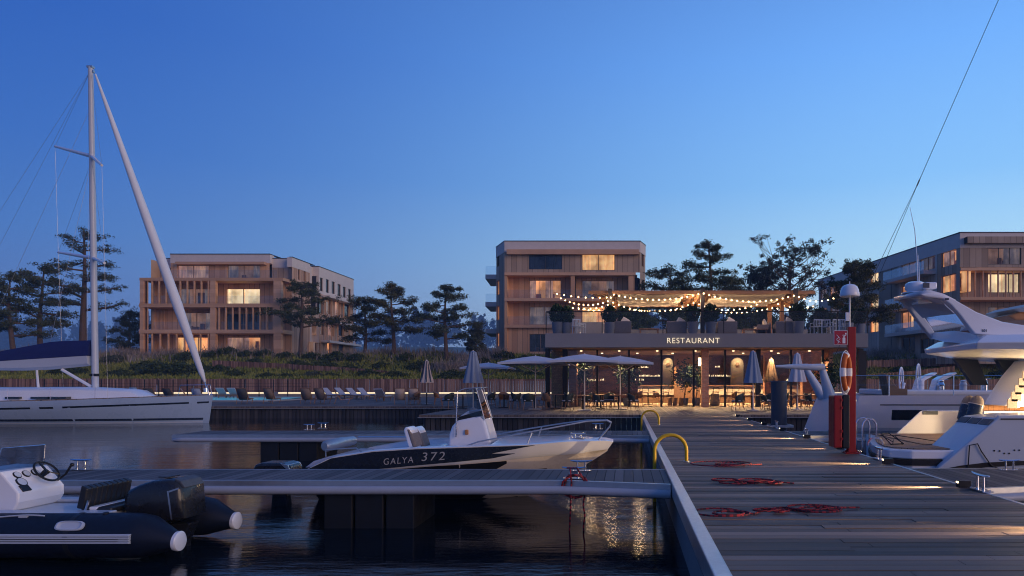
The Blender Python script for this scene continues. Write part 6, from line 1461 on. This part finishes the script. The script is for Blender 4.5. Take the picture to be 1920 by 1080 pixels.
# parasols
def open_parasol(u, Y, vt, ve, hw, label, cloth='umb_blue', lit=False):
    x = px(u, Y); zt, ze = pz(vt, Y), pz(ve, Y); r = thing('parasol', label, 'parasol', (x, Y, ZD), group='open parasols on the terrace')
    mb = MB(); s = hw * 1.0; n = 8; rows = []
    for f, z in ((.02, zt), (.35, lerp(zt, ze, .27)), (.7, lerp(zt, ze, .62)), (1, ze), (1.0, ze - .10)):
        ring = []
        for k in range(4):
            a0, a1 = (R(45 + 90 * k)), (R(135 + 90 * k))
            p, q_ = Vector((math.cos(a0), math.sin(a0))) * 1.414 * s * f, Vector((math.cos(a1), math.sin(a1))) * 1.414 * s * f
            for j in range(4):
                m_ = p.lerp(q_, j / 4); sg = .05 * f * math.sin(math.pi * j / 4); ring.append((x + m_.x * (1 - sg * .4), Y + m_.y * (1 - sg * .4), z + (sg if z > ze - .05 else sg)))
        rows.append(ring)
    mb.loft(rows, ring=True); mb.add(rows[0], [tuple(range(16))]); mb.build('canopy', M[cloth], r, solid=.008)
    mb = MB(); mb.cyl((x, Y, ZD + .06), (x, Y, zt + .05), .032, .030, 12); mb.build('pole', M['cushion_cream'], r)
    for k in range(4):
        a = R(45 + 90 * k); mb = MB(); mb.bar((x + .05 * math.cos(a), Y + .05 * math.sin(a), ze - .45), (x + s * .75 * math.cos(a), Y + s * .75 * math.sin(a), ze + .02), .03, .03); mb.build('rib', M['cushion_cream'], r)
    mb = MB(); mb.box(x - .32, x + .32, Y - .32, Y + .32, ZD + .003, ZD + .06); mb.build('base', M['concrete_lt'], r, bevel=.015)
open_parasol(1004, 34.5, 667.5, 681, 1.62, 'wide pale open parasol, the westernmost of the three large ones')
open_parasol(1096, 33.4, 664, 678, 1.66, 'pale open parasol with the highest peak, between two others')
open_parasol(1163, 34.6, 668, 681.5, 1.62, 'pale open parasol closest to the restaurant glass')
open_parasol(916, 42.5, 680, 690, 1.45, 'smallest pale open parasol, standing beyond the closed grey-blue one')
def closed_parasol(u, Y, vt, vb, hw, label, cloth, folds=8, strip=None):
    x = px(u, Y); zt, zb_ = pz(vt, Y), pz(vb, Y); r = thing('parasol', label, 'parasol', (x, Y, ZD), group='closed parasols on the terrace')
    mb = MB(); mb.lathe([(.03, zt - ZD), (hw * .30, zt - ZD - .06), (hw * .45, lerp(zt, zb_, .25) - ZD), (hw * .72, lerp(zt, zb_, .62) - ZD), (hw * .98, zb_ - ZD + .08), (hw, zb_ - ZD), (hw * .8, zb_ - ZD + .01), (.05, zb_ - ZD + .25)], (x, Y, ZD), 64, mod=lambda t, z: 1 + .13 * math.sin(t * folds) + .05 * math.sin(t * 3 + 1))
    mb.build('canopy', M[cloth], r, smooth=True)
    if strip:
        mb = MB()
        for k in range(folds):
            t = (k * 2 + .25) * math.pi / folds + .1; mb.tube([(x + q_ * math.cos(t), Y + q_ * math.sin(t), z) for q_, z in ((hw * .30, zt - .05), (hw * .45, lerp(zt, zb_, .25)), (hw * .74, lerp(zt, zb_, .62)), (hw * 1.0, zb_ + .04))], [.02, .035, .05, .055], 6)
        mb.build('dark_stripe', M[strip], r)
    mb = MB(); mb.cyl((x, Y, ZD + .05), (x, Y, zt + .04), .03, n=12); mb.build('pole', M['cushion_cream'], r)
    mb = MB(); mb.lathe([(.30, .003), (.30, .04), (.1, .06), (.05, .12)], (x, Y, ZD), 20); mb.build('base', M['concrete_lt'], r)
closed_parasol(887, 34.6, 658, 718, .47, 'closed grey-blue parasol rising behind the motorboat windscreen', 'umb_grey')
closed_parasol(800, 42.0, 675.5, 717.5, .36, 'small closed cream parasol with dark stripes', 'umb_cream', 8, 'sling_dark')
closed_parasol(1412, 33.2, 658, 718, .43, 'closed blue parasol in front of the restaurant by the pier', 'umb_grey')
closed_parasol(1495, 34.0, 662, 716, .42, 'closed pale blue parasol partly behind the davits', 'umb_blue')
closed_parasol(1446, 39.6, 672, 716, .40, 'closed tan parasol just inside the restaurant glass', 'umb_tan')

# deckchairs and loungers
def deckchair_root(name, mat, grp):
    r = thing(name, 'x', 'deckchair', group=grp); mb = MB(); rows = []
    for x in (-.28, .28):
        rows.append([(x, y, z) for y, z in ((.62, .32), (.40, .27), (.12, .25), (-.05, .30), (-.30, .62), (-.52, .98))])
    mb.loft(rows); mb.build('sling', mat, r, smooth=True, solid=.015)
    for x in (-.30, .30):
        mb = MB(); mb.bar((x, .66, .34), (x, -.05, .27), .03, .035); mb.bar((x, -.02, .26), (x, -.54, 1.0), .03, .035); mb.build('side_frame', M['slat_wood'], r)
        mb = MB(); mb.bar((x * 1.04, .52, .31), (x * 1.04, .38, 0), .03, .03); mb.build('leg', M['slat_wood'], r); mb = MB(); mb.bar((x * 1.04, -.22, .50), (x * 1.04, -.42, 0), .03, .03); mb.build('leg', M['slat_wood'], r)
    mb = MB(); mb.bar((-.30, -.54, 1.0), (.30, -.54, 1.0), .035, .035); mb.bar((-.30, .66, .34), (.30, .66, .34), .035, .035); mb.build('cross_bar', M['slat_wood'], r)
    return Proto(r)
DD = deckchair_root('deckchair', M['sling_dark'], 'deckchairs by the pool'); DB = deckchair_root('deckchair', M['sling_brown'], 'deckchairs by the pool'); DCm = deckchair_root('deckchair', M['sling_cream'], 'deckchairs by the pool'); DBl = deckchair_root('deckchair', M['sling_blue'], 'deckchairs by the pool')
for pr_, u, Y, a, w_ in ((DD, 458, 43.5, 8, 'dark grey sling deckchair just east of the sailing yacht bow'), (DB, 509, 44.5, -4, 'taupe deckchair between the dark one and a matching pair'), (DB, 577, 44, 6, 'taupe deckchair, first of the matching pair by the pool end'), (DB, 604, 44, -2, 'taupe deckchair, second of the matching pair by the pool end'),
                         (DBl, 640, 43.5, -68, 'pale blue deckchair turned side-on past the pool end'), (DCm, 750, 42.5, 18, 'cream deckchair, first of two beside the striped parasol'), (DCm, 776, 42.5, 14, 'cream deckchair, second of two beside the striped parasol'),
                         (DD, 286, 44, 4, 'dark grey deckchair behind the foredeck of the sailing yacht'), (DD, 322, 44, -6, 'dark grey deckchair next to the yacht pulpit'), (DBl, 357, 43, -60, 'pale blue deckchair side-on behind the yacht pulpit'), (DBl, 374, 44, 5, 'pale blue deckchair right behind the yacht bow'), (DBl, 258, 52, 0, 'pale blue deckchair at the pool edge behind the yacht coachroof'),
                         (DB, 1632, 33, 60, 'taupe deckchair on the terrace behind the red post'), (DB, 1650, 33, 62, 'taupe deckchair on the terrace behind the pale yacht screen')):
    pr_.put((px(u, Y), Y, ZD + .003), R(a), w_)
def lounger_root():
    r = thing('sun_lounger', 'x', 'sun lounger', group='sun loungers beyond the pool')
    mb = MB(); mb.box(-.32, .32, -.4, 1.2, .26, .31); mb.build('frame', M['slat_wood'], r, bevel=.01)
    mb = MB(); mb.box(-.31, .31, -.2, 1.2, .312, .38); mb.build('mattress', M['cushion'], r, bevel=.02)
    mb = MB(); mb.prism([(-.2, .32), (-.85, .86), (-.80, .92), (-.18, .40)], -.31, .31, 'X'); mb.build('backrest', M['cushion'], r, bevel=.015)
    for x in (-.28, .28):
        for y in (-.3, 1.1): mb = MB(); mb.box(x - .025, x + .025, y - .025, y + .025, 0, .259); mb.build('leg', M['slat_wood'], r)
    return Proto(r)
LG = lounger_root()
for u, Y, a, w_ in ((420, 57, 6, 'first of two pale sun loungers across the pool'), (441, 57, 6, 'second of two pale sun loungers across the pool'), (622, 56, -112, 'reclined sun lounger before the led ledge, first of the row past the pool'), (646, 57, -112, 'reclined sun lounger before the led ledge, second of the row past the pool'), (668, 55, -114, 'reclined sun lounger before the led ledge, third of the row past the pool'), (688, 56, -116, 'reclined sun lounger before the led ledge, last of the row past the pool'), (12, 58, 0, 'sun lounger behind the cabin of the sailing yacht'), (716, 50, 0, 'sun lounger with a pale towel west of the cream deckchairs')):
    LG.put((px(u, Y), Y, ZD + .003), R(a), w_)
# pool
r = thing('swimming_pool', 'long turquoise lit swimming pool set into the terrace', 'pool', (-33, 54, ZD))
mb = MB(); mb.quad((-46, 48.5, ZD + .05), (px(546, 52), 48.5, ZD + .05), (px(566, 59), 59, ZD + .05), (-46, 59, ZD + .05)); m = M['pool']; m.node_tree.nodes['Principled BSDF'].inputs['Roughness'].default_value = .25; m.node_tree.nodes['Principled BSDF'].inputs['Specular IOR Level'].default_value = .25
mb.build('water', m, r)
mb = MB(); mb.box(-46, px(548, 52), 48.1, 48.5, ZD + .002, ZD + .10); mb.box(-46, px(548, 52), 59, 59.5, ZD + .002, ZD + .12); mb.box(px(546, 52), px(546, 52) + .4, 48.52, 58.98, ZD + .002, ZD + .10); mb.build('coping', M['concrete_lt'], r, bevel=.02)
fe = thing('pool_fence', 'thin dark wire fence with slim posts behind the pool', 'fence', (-35, 61, ZD))
xx = -52.0; k = 0
while xx < px(585, 61):
    mb = MB(); mb.box(xx - .03, xx + .03, 60.97, 61.03, ZD + .002, pz(711.5, 61)); mb.build('post', M['black_metal'], fe); xx += 1.28
mb = MB()
for z in (pz(725, 61), pz(718.5, 61), pz(732, 61)): mb.box(-52, px(583, 61), 60.99, 61.01, z - .012, z + .012)
mb.build('wire', M['black_metal'], fe)

# roof terrace furniture and planters
def planter_root():
    r = thing('planter', 'x', 'planter', group='planters on the roof terrace')
    mb = MB(); mb.lathe([(.22, 0), (.27, .3), (.29, .62), (.27, .63), (.25, .58)], n=20); mb.build('pot', M['planter'], r, smooth=True)
    rs = np.random.RandomState(3); n = 1500; d = rs.normal(size=(n, 3)); d /= np.linalg.norm(d, axis=1)[:, None]; rad = rs.uniform(.35, 1, (n, 1)) ** .5
    c = d * rad * np.array([.40, .40, .50]) * (1 + .18 * np.sin(d[:, :1] * 7 + d[:, 2:] * 5)) + np.array([0, 0, 1.04]); v, q_ = leaf_cloud(rs, c, .13, .5); np_mesh('foliage', v, q_, M['plant_green'], r)
    return Proto(r)
PT = planter_root()
for u, y, sc, w_ in ((1045, 37.2, 1.05, 'at the roof terrace corner, first of a pair'), (1062, 37.3, 1.0, 'at the roof terrace corner, second of a pair'), (1143, 37.0, 1.0, 'before the first pergola post'), (1170, 38.9, 1.1, 'with a dark bush behind the first sofa'), (1299, 37.1, 1.05, 'west of the middle pergola post'), (1333, 37.1, 1.05, 'east of the middle pergola post'), (1497, 37.2, 1.1, 'at the last pergola post'), (1590, 37.8, 1.05, 'with a bush beside the dome pole'), (1560, 39.5, .9, 'with a bush behind the metal chairs'), (1613, 38, 1.0, 'at the far end of the roof terrace')):
    PT.put((px(u, y), y, ZT + .003), u * 1.7, 'grey pot planter with bush ' + w_, sc)
def sofa_root():
    r = thing('outdoor_sofa', 'x', 'sofa', group='rattan sofas on the roof terrace')
    mb = MB(); mb.box(-.55, .55, -.38, .38, .02, .36); mb.build('base', M['rattan'], r, bevel=.03)
    mb = MB(); mb.box(-.55, .55, -.42, -.28, .05, .72); mb.build('backrest', M['rattan'], r, bevel=.04)
    for s in (-1, 1): mb = MB(); mb.box(s * .50 - .05, s * .50 + .05, -.40, .36, .05, .60); mb.build('armrest', M['rattan'], r, bevel=.03)
    mb = MB(); mb.box(-.44, .44, -.27, .37, .362, .50); mb.build('seat_cushion', M['cushion_cream'], r, bevel=.05); mb = MB(); mb.obox((.2, -.22, .70), (.42, .14, .42), (R(-18), R(30), 0)); mb.build('scatter_cushion', M['cushion_cream'], r, bevel=.05)
    return Proto(r)
SF = sofa_root()
for u, y, a, w_ in ((1165, 37.6, 0, 'behind the second planter group'), (1268, 37.7, 0, 'with upright cushion west of the middle post'), (1361, 37.7, 4, 'with white cushion east of the middle post'), (1470, 37.7, 0, 'with pale cushions before the last post'), (1428, 38.6, 90, 'turned sideways beside the lit bench')):
    SF.put((px(u, y), y, ZT + .003), R(a), 'taupe rattan sofa ' + w_)
for u0, u1, y, w_ in ((1198, 1236, 38, 'low wooden table between the first two sofas'), (1391, 1438, 38.2, 'long low wooden bench lit by the pergola lamps')):
    r = thing('coffee_table', w_, 'table', (px(u0, y), y, ZT)); mb = MB(); mb.box(px(u0, y), px(u1, y), y - .3, y + .3, ZT + .30, ZT + .36); mb.build('table_top', M['warm_wood'], r, bevel=.01)
    for x in (px(u0, y) + .08, px(u1, y) - .08): mb = MB(); mb.box(x - .04, x + .04, y - .26, y + .26, ZT + .003, ZT + .299); mb.build('leg', M['warm_wood'], r)
def metal_chair_root():
    r = thing('metal_chair', 'x', 'chair', group='pale metal chairs on the roof terrace')
    mb = MB(); mb.box(-.24, .24, -.22, .24, .42, .45); mb.build('seat', M['gel_grey'], r)
    for x in (-.23, .23): mb = MB(); mb.tube([(x, .24, 0), (x, .24, .62), (x, -.22, .62), (x, -.26, .82)], .02, 6); mb.tube([(x, -.22, .61), (x, -.26, 0)], .02, 6); mb.build('side_frame', M['gel_grey'], r)
    mb = MB(); mb.box(-.23, .23, -.27, -.24, .76, .82)
    for k in range(5): mb.box(-.18 + k * .09 - .012, -.18 + k * .09 + .012, -.262, -.242, .45, .76)
    mb.build('backrest', M['gel_grey'], r); return Proto(r)
MC = metal_chair_root()
for u, y, a, w_ in ((1077, 37.3, 30, 'facing outward by the corner planters'), (1088, 38.0, -70, 'sideways by the corner planters'), (1530, 37.5, 10, 'first of four near the dome pole'), (1549, 37.6, -20, 'second of four near the dome pole'), (1562, 37.4, 25, 'third of four near the dome pole'), (1575, 37.5, -10, 'last of four, closest to the dome pole')):
    MC.put((px(u, y), y, ZT + .003), R(a), 'pale slatted metal chair ' + w_)
# indoor plants
def indoor_plant(u, Y, h, label, z=ZD + .02):
    x = px(u, Y); r = thing('potted_plant', label, 'plant', (x, Y, z)); mb = MB(); mb.lathe([(.18, 0), (.24, .2), (.25, .45), (.22, .45)], (x, Y, z), 16); mb.build('pot', M['planter'], r, smooth=True)
    mb = MB(); mb.tube([(x, Y, z + .4), (x + .05, Y, z + .8), (x, Y, z + h * .7)], [.04, .03, .02], 7); mb.build('trunk', M['bark'], r)
    rs = np.random.RandomState(int(u)); n = 700; c = rs.normal(size=(n, 3)) * np.array([.30, .30, .33]) + np.array([x, Y, z + h * .74]); v, q_ = leaf_cloud(rs, c, .26, .28); np_mesh('foliage', v, q_, M['plant_green'], r)
indoor_plant(1086, 39.2, 2.5, 'dark leafy indoor plant behind the tallest parasol pole'); indoor_plant(1176, 39.4, 2.4, 'bushy indoor plant lit beside the third parasol'); indoor_plant(1283, 39.6, 2.3, 'tall indoor plant by the timber panel'); indoor_plant(1305, 39.9, 2.2, 'tall indoor plant right beside the brick pillar'); indoor_plant(1556, 37.6, 2.4, 'dark potted tree outside the glass behind the lifebuoy', ZD + .003)

# ---------------------------------------------------------------- trees
def tree(u, vb, vt, Y, spread, label, seed, mat='needles', kind='pine', crown_from=.38, lean=0.0, cat='tree', leaf=.24, dens=1.0):
    rs = np.random.RandomState(seed); g = random.Random(seed); x, zb_, H = px(u, Y), pz(vb, Y), pz(vt, Y) - pz(vb, Y); base = (x, Y, zb_)
    if Y > 62: base = (x, Y, min(zb_, zg(x, Y) + .1)); H = pz(vt, Y) - base[2]
    r = thing({'pine': 'pine_tree', 'loose': 'broadleaf_tree', 'bushy': 'small_tree'}[kind], label, cat, base)
    B = Vector(base); tr = []; n = 9
    for i in range(n):
        f = i / (n - 1); tr.append(B + Vector((lean * f * f * H + .05 * H * .25 * math.sin(f * 5 + seed), .02 * H * math.sin(f * 4 + seed * 2), H * f * .97 - .2 * (1 - f))))
    r0 = H * .022 + .04; mb = MB(); mb.tube(tr, [r0 * (1.15 - f * .95) for f in [i / (n - 1) for i in range(n)]], 9)
    centres = []; limbs = MB()
    def at(f):
        k = min(n - 2, int(f * (n - 1))); return tr[k].lerp(tr[k + 1], f * (n - 1) - k)
    nl = {'pine': 15, 'loose': 20, 'bushy': 12}[kind]
    for i in range(nl):
        f = crown_from + (1 - crown_from) * (i + g.uniform(.0, .6)) / nl
        if f > .97: f = .97
        a = i * 2.4 + g.uniform(-.5, .5); rel = (f - crown_from) / (1 - crown_from)
        if kind == 'pine': ln = spread * 1.28 * (1.0 - .66 * rel ** 1.5) * g.uniform(.55, 1.06)
        elif kind == 'loose': ln = spread * (.55 + .55 * math.sin(math.pi * min(1, rel * .8 + .12))) * g.uniform(.7, 1.1)
        else: ln = spread * (1 - .8 * rel) * g.uniform(.7, 1.1)
        p = at(f); up = {'pine': g.uniform(-.02, .30), 'loose': .75, 'bushy': .35}[kind] * ln; d = Vector((math.cos(a), math.sin(a), 0))
        q1 = p + d * ln * .5 + Vector((0, 0, up * .35)); q2_ = p + d * ln + Vector((0, 0, up))
        limbs.tube([p, q1, q2_], [r0 * .42 * (1.05 - rel * .6), r0 * .28 * (1.05 - rel * .6), .015], 6)
        if kind == 'pine':
            m_ = 6 + int(ln * 2.6)
            for j in range(m_):
                t = .36 + .66 * (j + .5) / m_; w = p.lerp(q1, t * 2) if t < .5 else q1.lerp(q2_, t * 2 - 1); s = ln * .26
                w = w + Vector((g.gauss(0, s * .8), g.gauss(0, s * .8), g.gauss(.08, .15)))
                centres.append((w, (g.uniform(.34, .74) * (.6 + .09 * ln), g.uniform(.16, .40)), 1))
                if j % 2 == 0: limbs.tube([p.lerp(q2_, t * .8), w], [.03, .012], 4)
        else:
            m_ = 9 if kind == 'loose' else 6
            for j in range(m_):
                t = g.uniform(.35, 1.05); w = p.lerp(q2_, t) + Vector((g.gauss(0, ln * .26), g.gauss(0, ln * .26), g.gauss(.1, ln * .17))); centres.append((w, (g.uniform(.25, .5), g.uniform(.2, .4)), .6)); limbs.tube([p.lerp(q2_, min(.9, t * .75)), w], [.028, .008], 4)
    if kind == 'pine':
        for j in range(4): centres.append((tr[-1] + Vector((g.gauss(0, .3), g.gauss(0, .3), g.uniform(-.7, .15))), (.5, .3), 1))
    mb.v += []; tk = mb.build('trunk', M['bark'], r, smooth=True); limbs.build('limb', M['bark'], r, smooth=True)
    pts = []
    for w, (a, b), k in centres:
        m_ = int((72 if kind == 'pine' else (46 if kind == 'loose' else 60)) * dens); c = rs.normal(size=(m_, 3)); c /= np.linalg.norm(c, axis=1)[:, None] + 1e-9; c *= rs.uniform(.2, 1.3, (m_, 1)) ** .75
        pts.append(c * np.array([a, a, b]) + np.array(w))
    c = np.concatenate(pts); v, q_ = leaf_cloud(rs, c, leaf, .30 if kind == 'pine' else .42, .12 if kind == 'pine' else 0); np_mesh('crown', v, q_, M[mat], r)
    return r
tree(22, 680, 508, 72, 2.6, 'dark pine at the edge of the picture behind the blue sail cover', 1)
tree(78, 665, 494, 76, 3.6, 'dense layered dark pine behind the sailing yacht boom', 2)
tree(156, 648, 424, 80, 5.2, 'tallest pine with open twiggy crown beside the yacht mast', 3, crown_from=.36, dens=.62)
tree(243, 668, 583, 86, 2.2, 'low dark pine tucked beside the loggia of the west apartments', 4, crown_from=.12)
tree(566, 664, 528, 78.5, 3.2, 'layered pine standing before the corner of the west apartments', 5, lean=-.02)
tree(684, 667, 556, 79.5, 2.6, 'olive pine at the end of the west apartments, shorter of two', 6, 'needles_olive', crown_from=.25)
tree(736, 664, 530, 78, 3.1, 'olive pine on the dune crest, taller of two by the apartments', 7, 'needles_olive', crown_from=.36)
tree(836, 663, 530, 77, 3.3, 'freestanding layered pine on the crest between the two blocks', 8, crown_from=.28)
tree(893, 666, 609, 79, 1.5, 'small bluish rounded tree beside the middle apartments', 9, 'shrub_grey', 'bushy', .05, dens=1.6)
tree(1254, 640, 497, 66, 3.0, 'dark pine behind the pergola next to the middle apartments', 10, crown_from=.5)
tree(1330, 640, 447, 66, 3.0, 'tall flat-topped pine above the middle of the pergola', 11, crown_from=.52)
tree(1372, 640, 514, 70, 2.6, 'smaller pine leaning over the pergola beams', 12, crown_from=.5)
tree(1482, 640, 478, 74, 3.9, 'wide broadleaf tree with airy crown behind the pergola', 13, 'leaves', 'loose', .42, leaf=.25)
tree(1430, 640, 510, 78, 2.6, 'lower broadleaf tree beside the airy wide one', 23, 'leaves', 'loose', .45, leaf=.25)
tree(1603, 660, 487, 58, 2.7, 'olive pine behind the dome post before the east wing', 14, 'needles_olive', crown_from=.32, dens=1.3)
# trees and bushes behind the roof terrace
for i, (u, v0, v1, Y, sp) in enumerate(((1200, 640, 580, 60, 1.6), (1268, 640, 578, 62, 1.6), (1390, 640, 572, 60, 2.0), (1432, 640, 576, 61, 1.7), (1540, 640, 582, 60, 1.6))):
    tree(u, v0, v1, Y, sp, ['low bushy tree seen past the first roof sofa', 'low bushy tree seen past the second roof sofa', 'low bushy tree behind the lit bench', 'low bushy tree behind the inner pergola posts', 'low bushy tree behind the roof metal chairs'][i], 30 + i, 'shrub', 'bushy', .1, dens=1.2)

# shrubs on the dune
def shrub_root(mat, seed):
    r = thing('dune_shrub', 'x', 'shrub', group='shrubs on the dune slope'); rs = np.random.RandomState(seed); n = 1500
    d = rs.normal(size=(n, 3)); d[:, 2] = abs(d[:, 2]); d /= np.linalg.norm(d, axis=1)[:, None]; c = d * rs.uniform(.5, 1, (n, 1)) ** .5 * np.array([1.0, .8, .62]) * (1 + .22 * np.sin(d[:, :1] * 6 + seed) * np.cos(d[:, 1:2] * 5))
    v, q_ = leaf_cloud(rs, c, .15, .5); np_mesh('foliage', v, q_, M[mat], r)
    mb = MB()
    for k in range(5): mb.tube([(0, 0, -.1), (.5 * math.cos(k * 1.3), .4 * math.sin(k * 1.3), .4)], [.03, .01], 5)
    mb.build('stem', M['bark'], r); return Proto(r)
SH = [shrub_root('shrub', 1), shrub_root('shrub', 2), shrub_root('shrub_grey', 3)]
sh = [(62, 78, 1.0, 2, 'below the second pine from the picture edge'), (215, 77, 1.2, 2, 'behind the yacht mast'), (300, 72, 1.9, 0, 'large, below the west loggia first bay'), (335, 71, 2.1, 1, 'large, in the middle of the slope beside the furled sail'), (372, 72, 1.7, 0, 'large, at the start of the ramp fence'), (398, 78, 1.0, 1, 'on the crest at the loggia middle column'), (428, 78.5, 1.15, 0, 'on the crest below the second loggia bay'), (462, 78, .9, 1, 'low on the crest below the blue window'), (497, 78.5, 1.1, 0, 'on the crest at the loggia end'), (535, 78, 1.0, 1, 'on the crest before the layered pine'), (585, 78, 1.0, 0, 'on the crest just past the layered pine'), (632, 77.5, 1.5, 1, 'round, below the end of the west apartments'), (668, 77, 1.1, 0, 'by the foot of the shorter olive pine'), (762, 77, 1.1, 0, 'dark, right of the taller olive pine'), (716, 74.5, 1.0, 1, 'pale green, above the ramp fence'),
      (440, 70.5, 1.0, 0, 'under the ramp fence near its top'), (535, 69, .8, 1, 'low, under the middle of the ramp fence'), (620, 69, .9, 0, 'low, under the lower half of the ramp fence'), (740, 69, 1.2, 0, 'dark, just above the led ledge'), (850, 67.5, 1.4, 1, 'bushy green, behind the closed parasols'), (945, 78, 1.2, 0, 'at the corner of the middle apartments'), (985, 77, 1.1, 1, 'dark, under the middle apartments'), (905, 76, 1.0, 0, 'beside the small bluish tree'), (1000, 70, 1.1, 0, 'behind the widest parasol'), (1690, 72, 1.2, 0, 'between the two fences behind the yacht'), (1740, 75, 1.2, 2, 'on the crest below the east wing balconies'), (1660, 76, 1.3, 2, 'pale, on the crest beside the restaurant end'), (1885, 68, 1.6, 0, 'behind the yacht overhang struts'),
      (275, 74, 1.4, 1, 'low on the slope between mast and loggia'), (352, 77.5, 1.3, 0, 'on the crest behind the furled sail'), (412, 72.5, 1.2, 1, 'just above the top of the ramp fence'), (480, 75.5, 1.1, 0, 'above the ramp fence, second along it'), (560, 75, 1.2, 1, 'above the middle of the ramp fence'), (610, 74.5, 1.3, 0, 'below the corner of the west apartments, by the fence'),
      (655, 73.5, 1.0, 1, 'halfway down the ramp fence, on its upper side'), (590, 70, 1.0, 2, 'pale, below the ramp fence'), (690, 70, 1.2, 1, 'beneath the lower end of the ramp fence'), (790, 74, 1.3, 0, 'beside the pinkish plume grass'), (895, 71.5, 1.1, 1, 'behind the closed grey-blue parasol'), (960, 72, 1.2, 2, 'behind the small open parasol'), (500, 68.3, 1.0, 1, 'just over the led wall behind the deckchairs'), (225, 69, 1.4, 0, 'just over the led wall behind the yacht mast'), (130, 71, 1.6, 1, 'broad, behind the blue sail cover')]
for u, Y, sc, k, w_ in sh:
    x = px(u, Y); SH[k].put((x, Y, zg(x, Y) - .05), u * .37, ('grey-green' if k == 2 else 'dark green') + ' shrub ' + w_, sc * 1.08)
# grass: nobody could count it
rs = np.random.RandomState(7)
def grass(name, n, xr, yr, h, w, mat, label, clump=None):
    if clump is None: x, y = rs.uniform(*xr, n), rs.uniform(*yr, n)
    else:
        c = np.array(clump)[rs.randint(len(clump), size=n)]; x, y = c[:, 0] + rs.normal(size=n) * c[:, 2], c[:, 1] + rs.normal(size=n) * c[:, 2] * .7
    keep = (y > 66.15) & (y < 84); x, y = x[keep], y[keep]; n = len(x); z = ground_h(x, y) - .03; a = rs.uniform(0, 2 * np.pi, n); hh = h * rs.uniform(.5, 1.4, n) * (.6 + .8 * (np.sin(x * .9) * np.cos(y * 1.3 + x * .3) * .5 + .5)); ww = w * rs.uniform(.6, 1.4, n); lx, ly = rs.normal(size=n) * hh * .35, rs.normal(size=n) * hh * .35
    p0 = np.stack([x - np.cos(a) * ww, y - np.sin(a) * ww, z], 1); p1 = np.stack([x + np.cos(a) * ww, y + np.sin(a) * ww, z], 1); p2 = np.stack([x + lx, y + ly, z + hh], 1)
    o = np_mesh(name, np.stack([p0, p1, p2], 1).reshape(-1, 3), np.arange(n * 3).reshape(-1, 3), M[mat], tri=True); tag(o, label, 'grass', kind='stuff')
grass('dune_grass', 60000, (-78, 50), (66.2, 80), .34, .10, 'grass', 'low green dune grass covering the slope behind the terrace')
cl = [(px(u, Y), Y, s) for u, Y, s in ((830, 73.5, 1.0), (848, 73, .9), (866, 74, .8), (20, 79, 2.2), (60, 79.5, 2), (210, 79, 2.5), (250, 79, 2), (310, 79.3, 2), (420, 79.5, 1.5), (500, 79.5, 2), (640, 79.5, 2), (720, 79.5, 2), (790, 79, 2), (1650, 79, 1.5), (1700, 79, 2), (880, 77, 1.2), (930, 78, .8))]
grass('pale_grass', 9000, None, None, .85, .05, 'grass_pale', 'pale feathery plume grass along the dune crest', cl)
# distant wood
g = random.Random(11); pts = []
for k in range(270):
    x = g.uniform(-1000, 1000); y = g.uniform(860, 1050); h = g.uniform(26, 48); 
    for j in range(16):
        f = j / 15; c = rs.normal(size=(16, 3)) * np.array([8.5 * (1.15 - f), 8.5 * (1.15 - f), 2.2]); pts.append(c + np.array([x, y, zg(x, y) - 4 + h * (-.02 + 1.02 * f)]))
c = np.concatenate(pts); v, q_ = leaf_cloud(rs, c, 5.0, .7); o = np_mesh('distant_wood', v, q_, M['far_trees']); tag(o, 'distant wood fading into blue dusk haze behind the buildings', 'wood', kind='stuff')

# ---------------------------------------------------------------- haze
mh_ = bpy.data.materials.new('haze'); mh_.use_nodes = True; t = mh_.node_tree; t.nodes.clear(); o_ = t.nodes.new('ShaderNodeOutputMaterial'); vol = t.nodes.new('ShaderNodeVolumePrincipled')
vol.inputs['Color'].default_value = (.36, .62, 1.0, 1); vol.inputs['Density'].default_value = 0.0007; vol.inputs['Anisotropy'].default_value = 0.0; lnk(t, vol.outputs[0], o_.inputs['Volume'])
mb = MB(); mb.box(-1500, 1500, -320, 2150, -2.2, 76); hz_o = mb.build('haze', mh_, base=(0, 0, 0)); tag(hz_o, 'thin blue evening haze over the whole harbour', 'haze', kind='stuff')
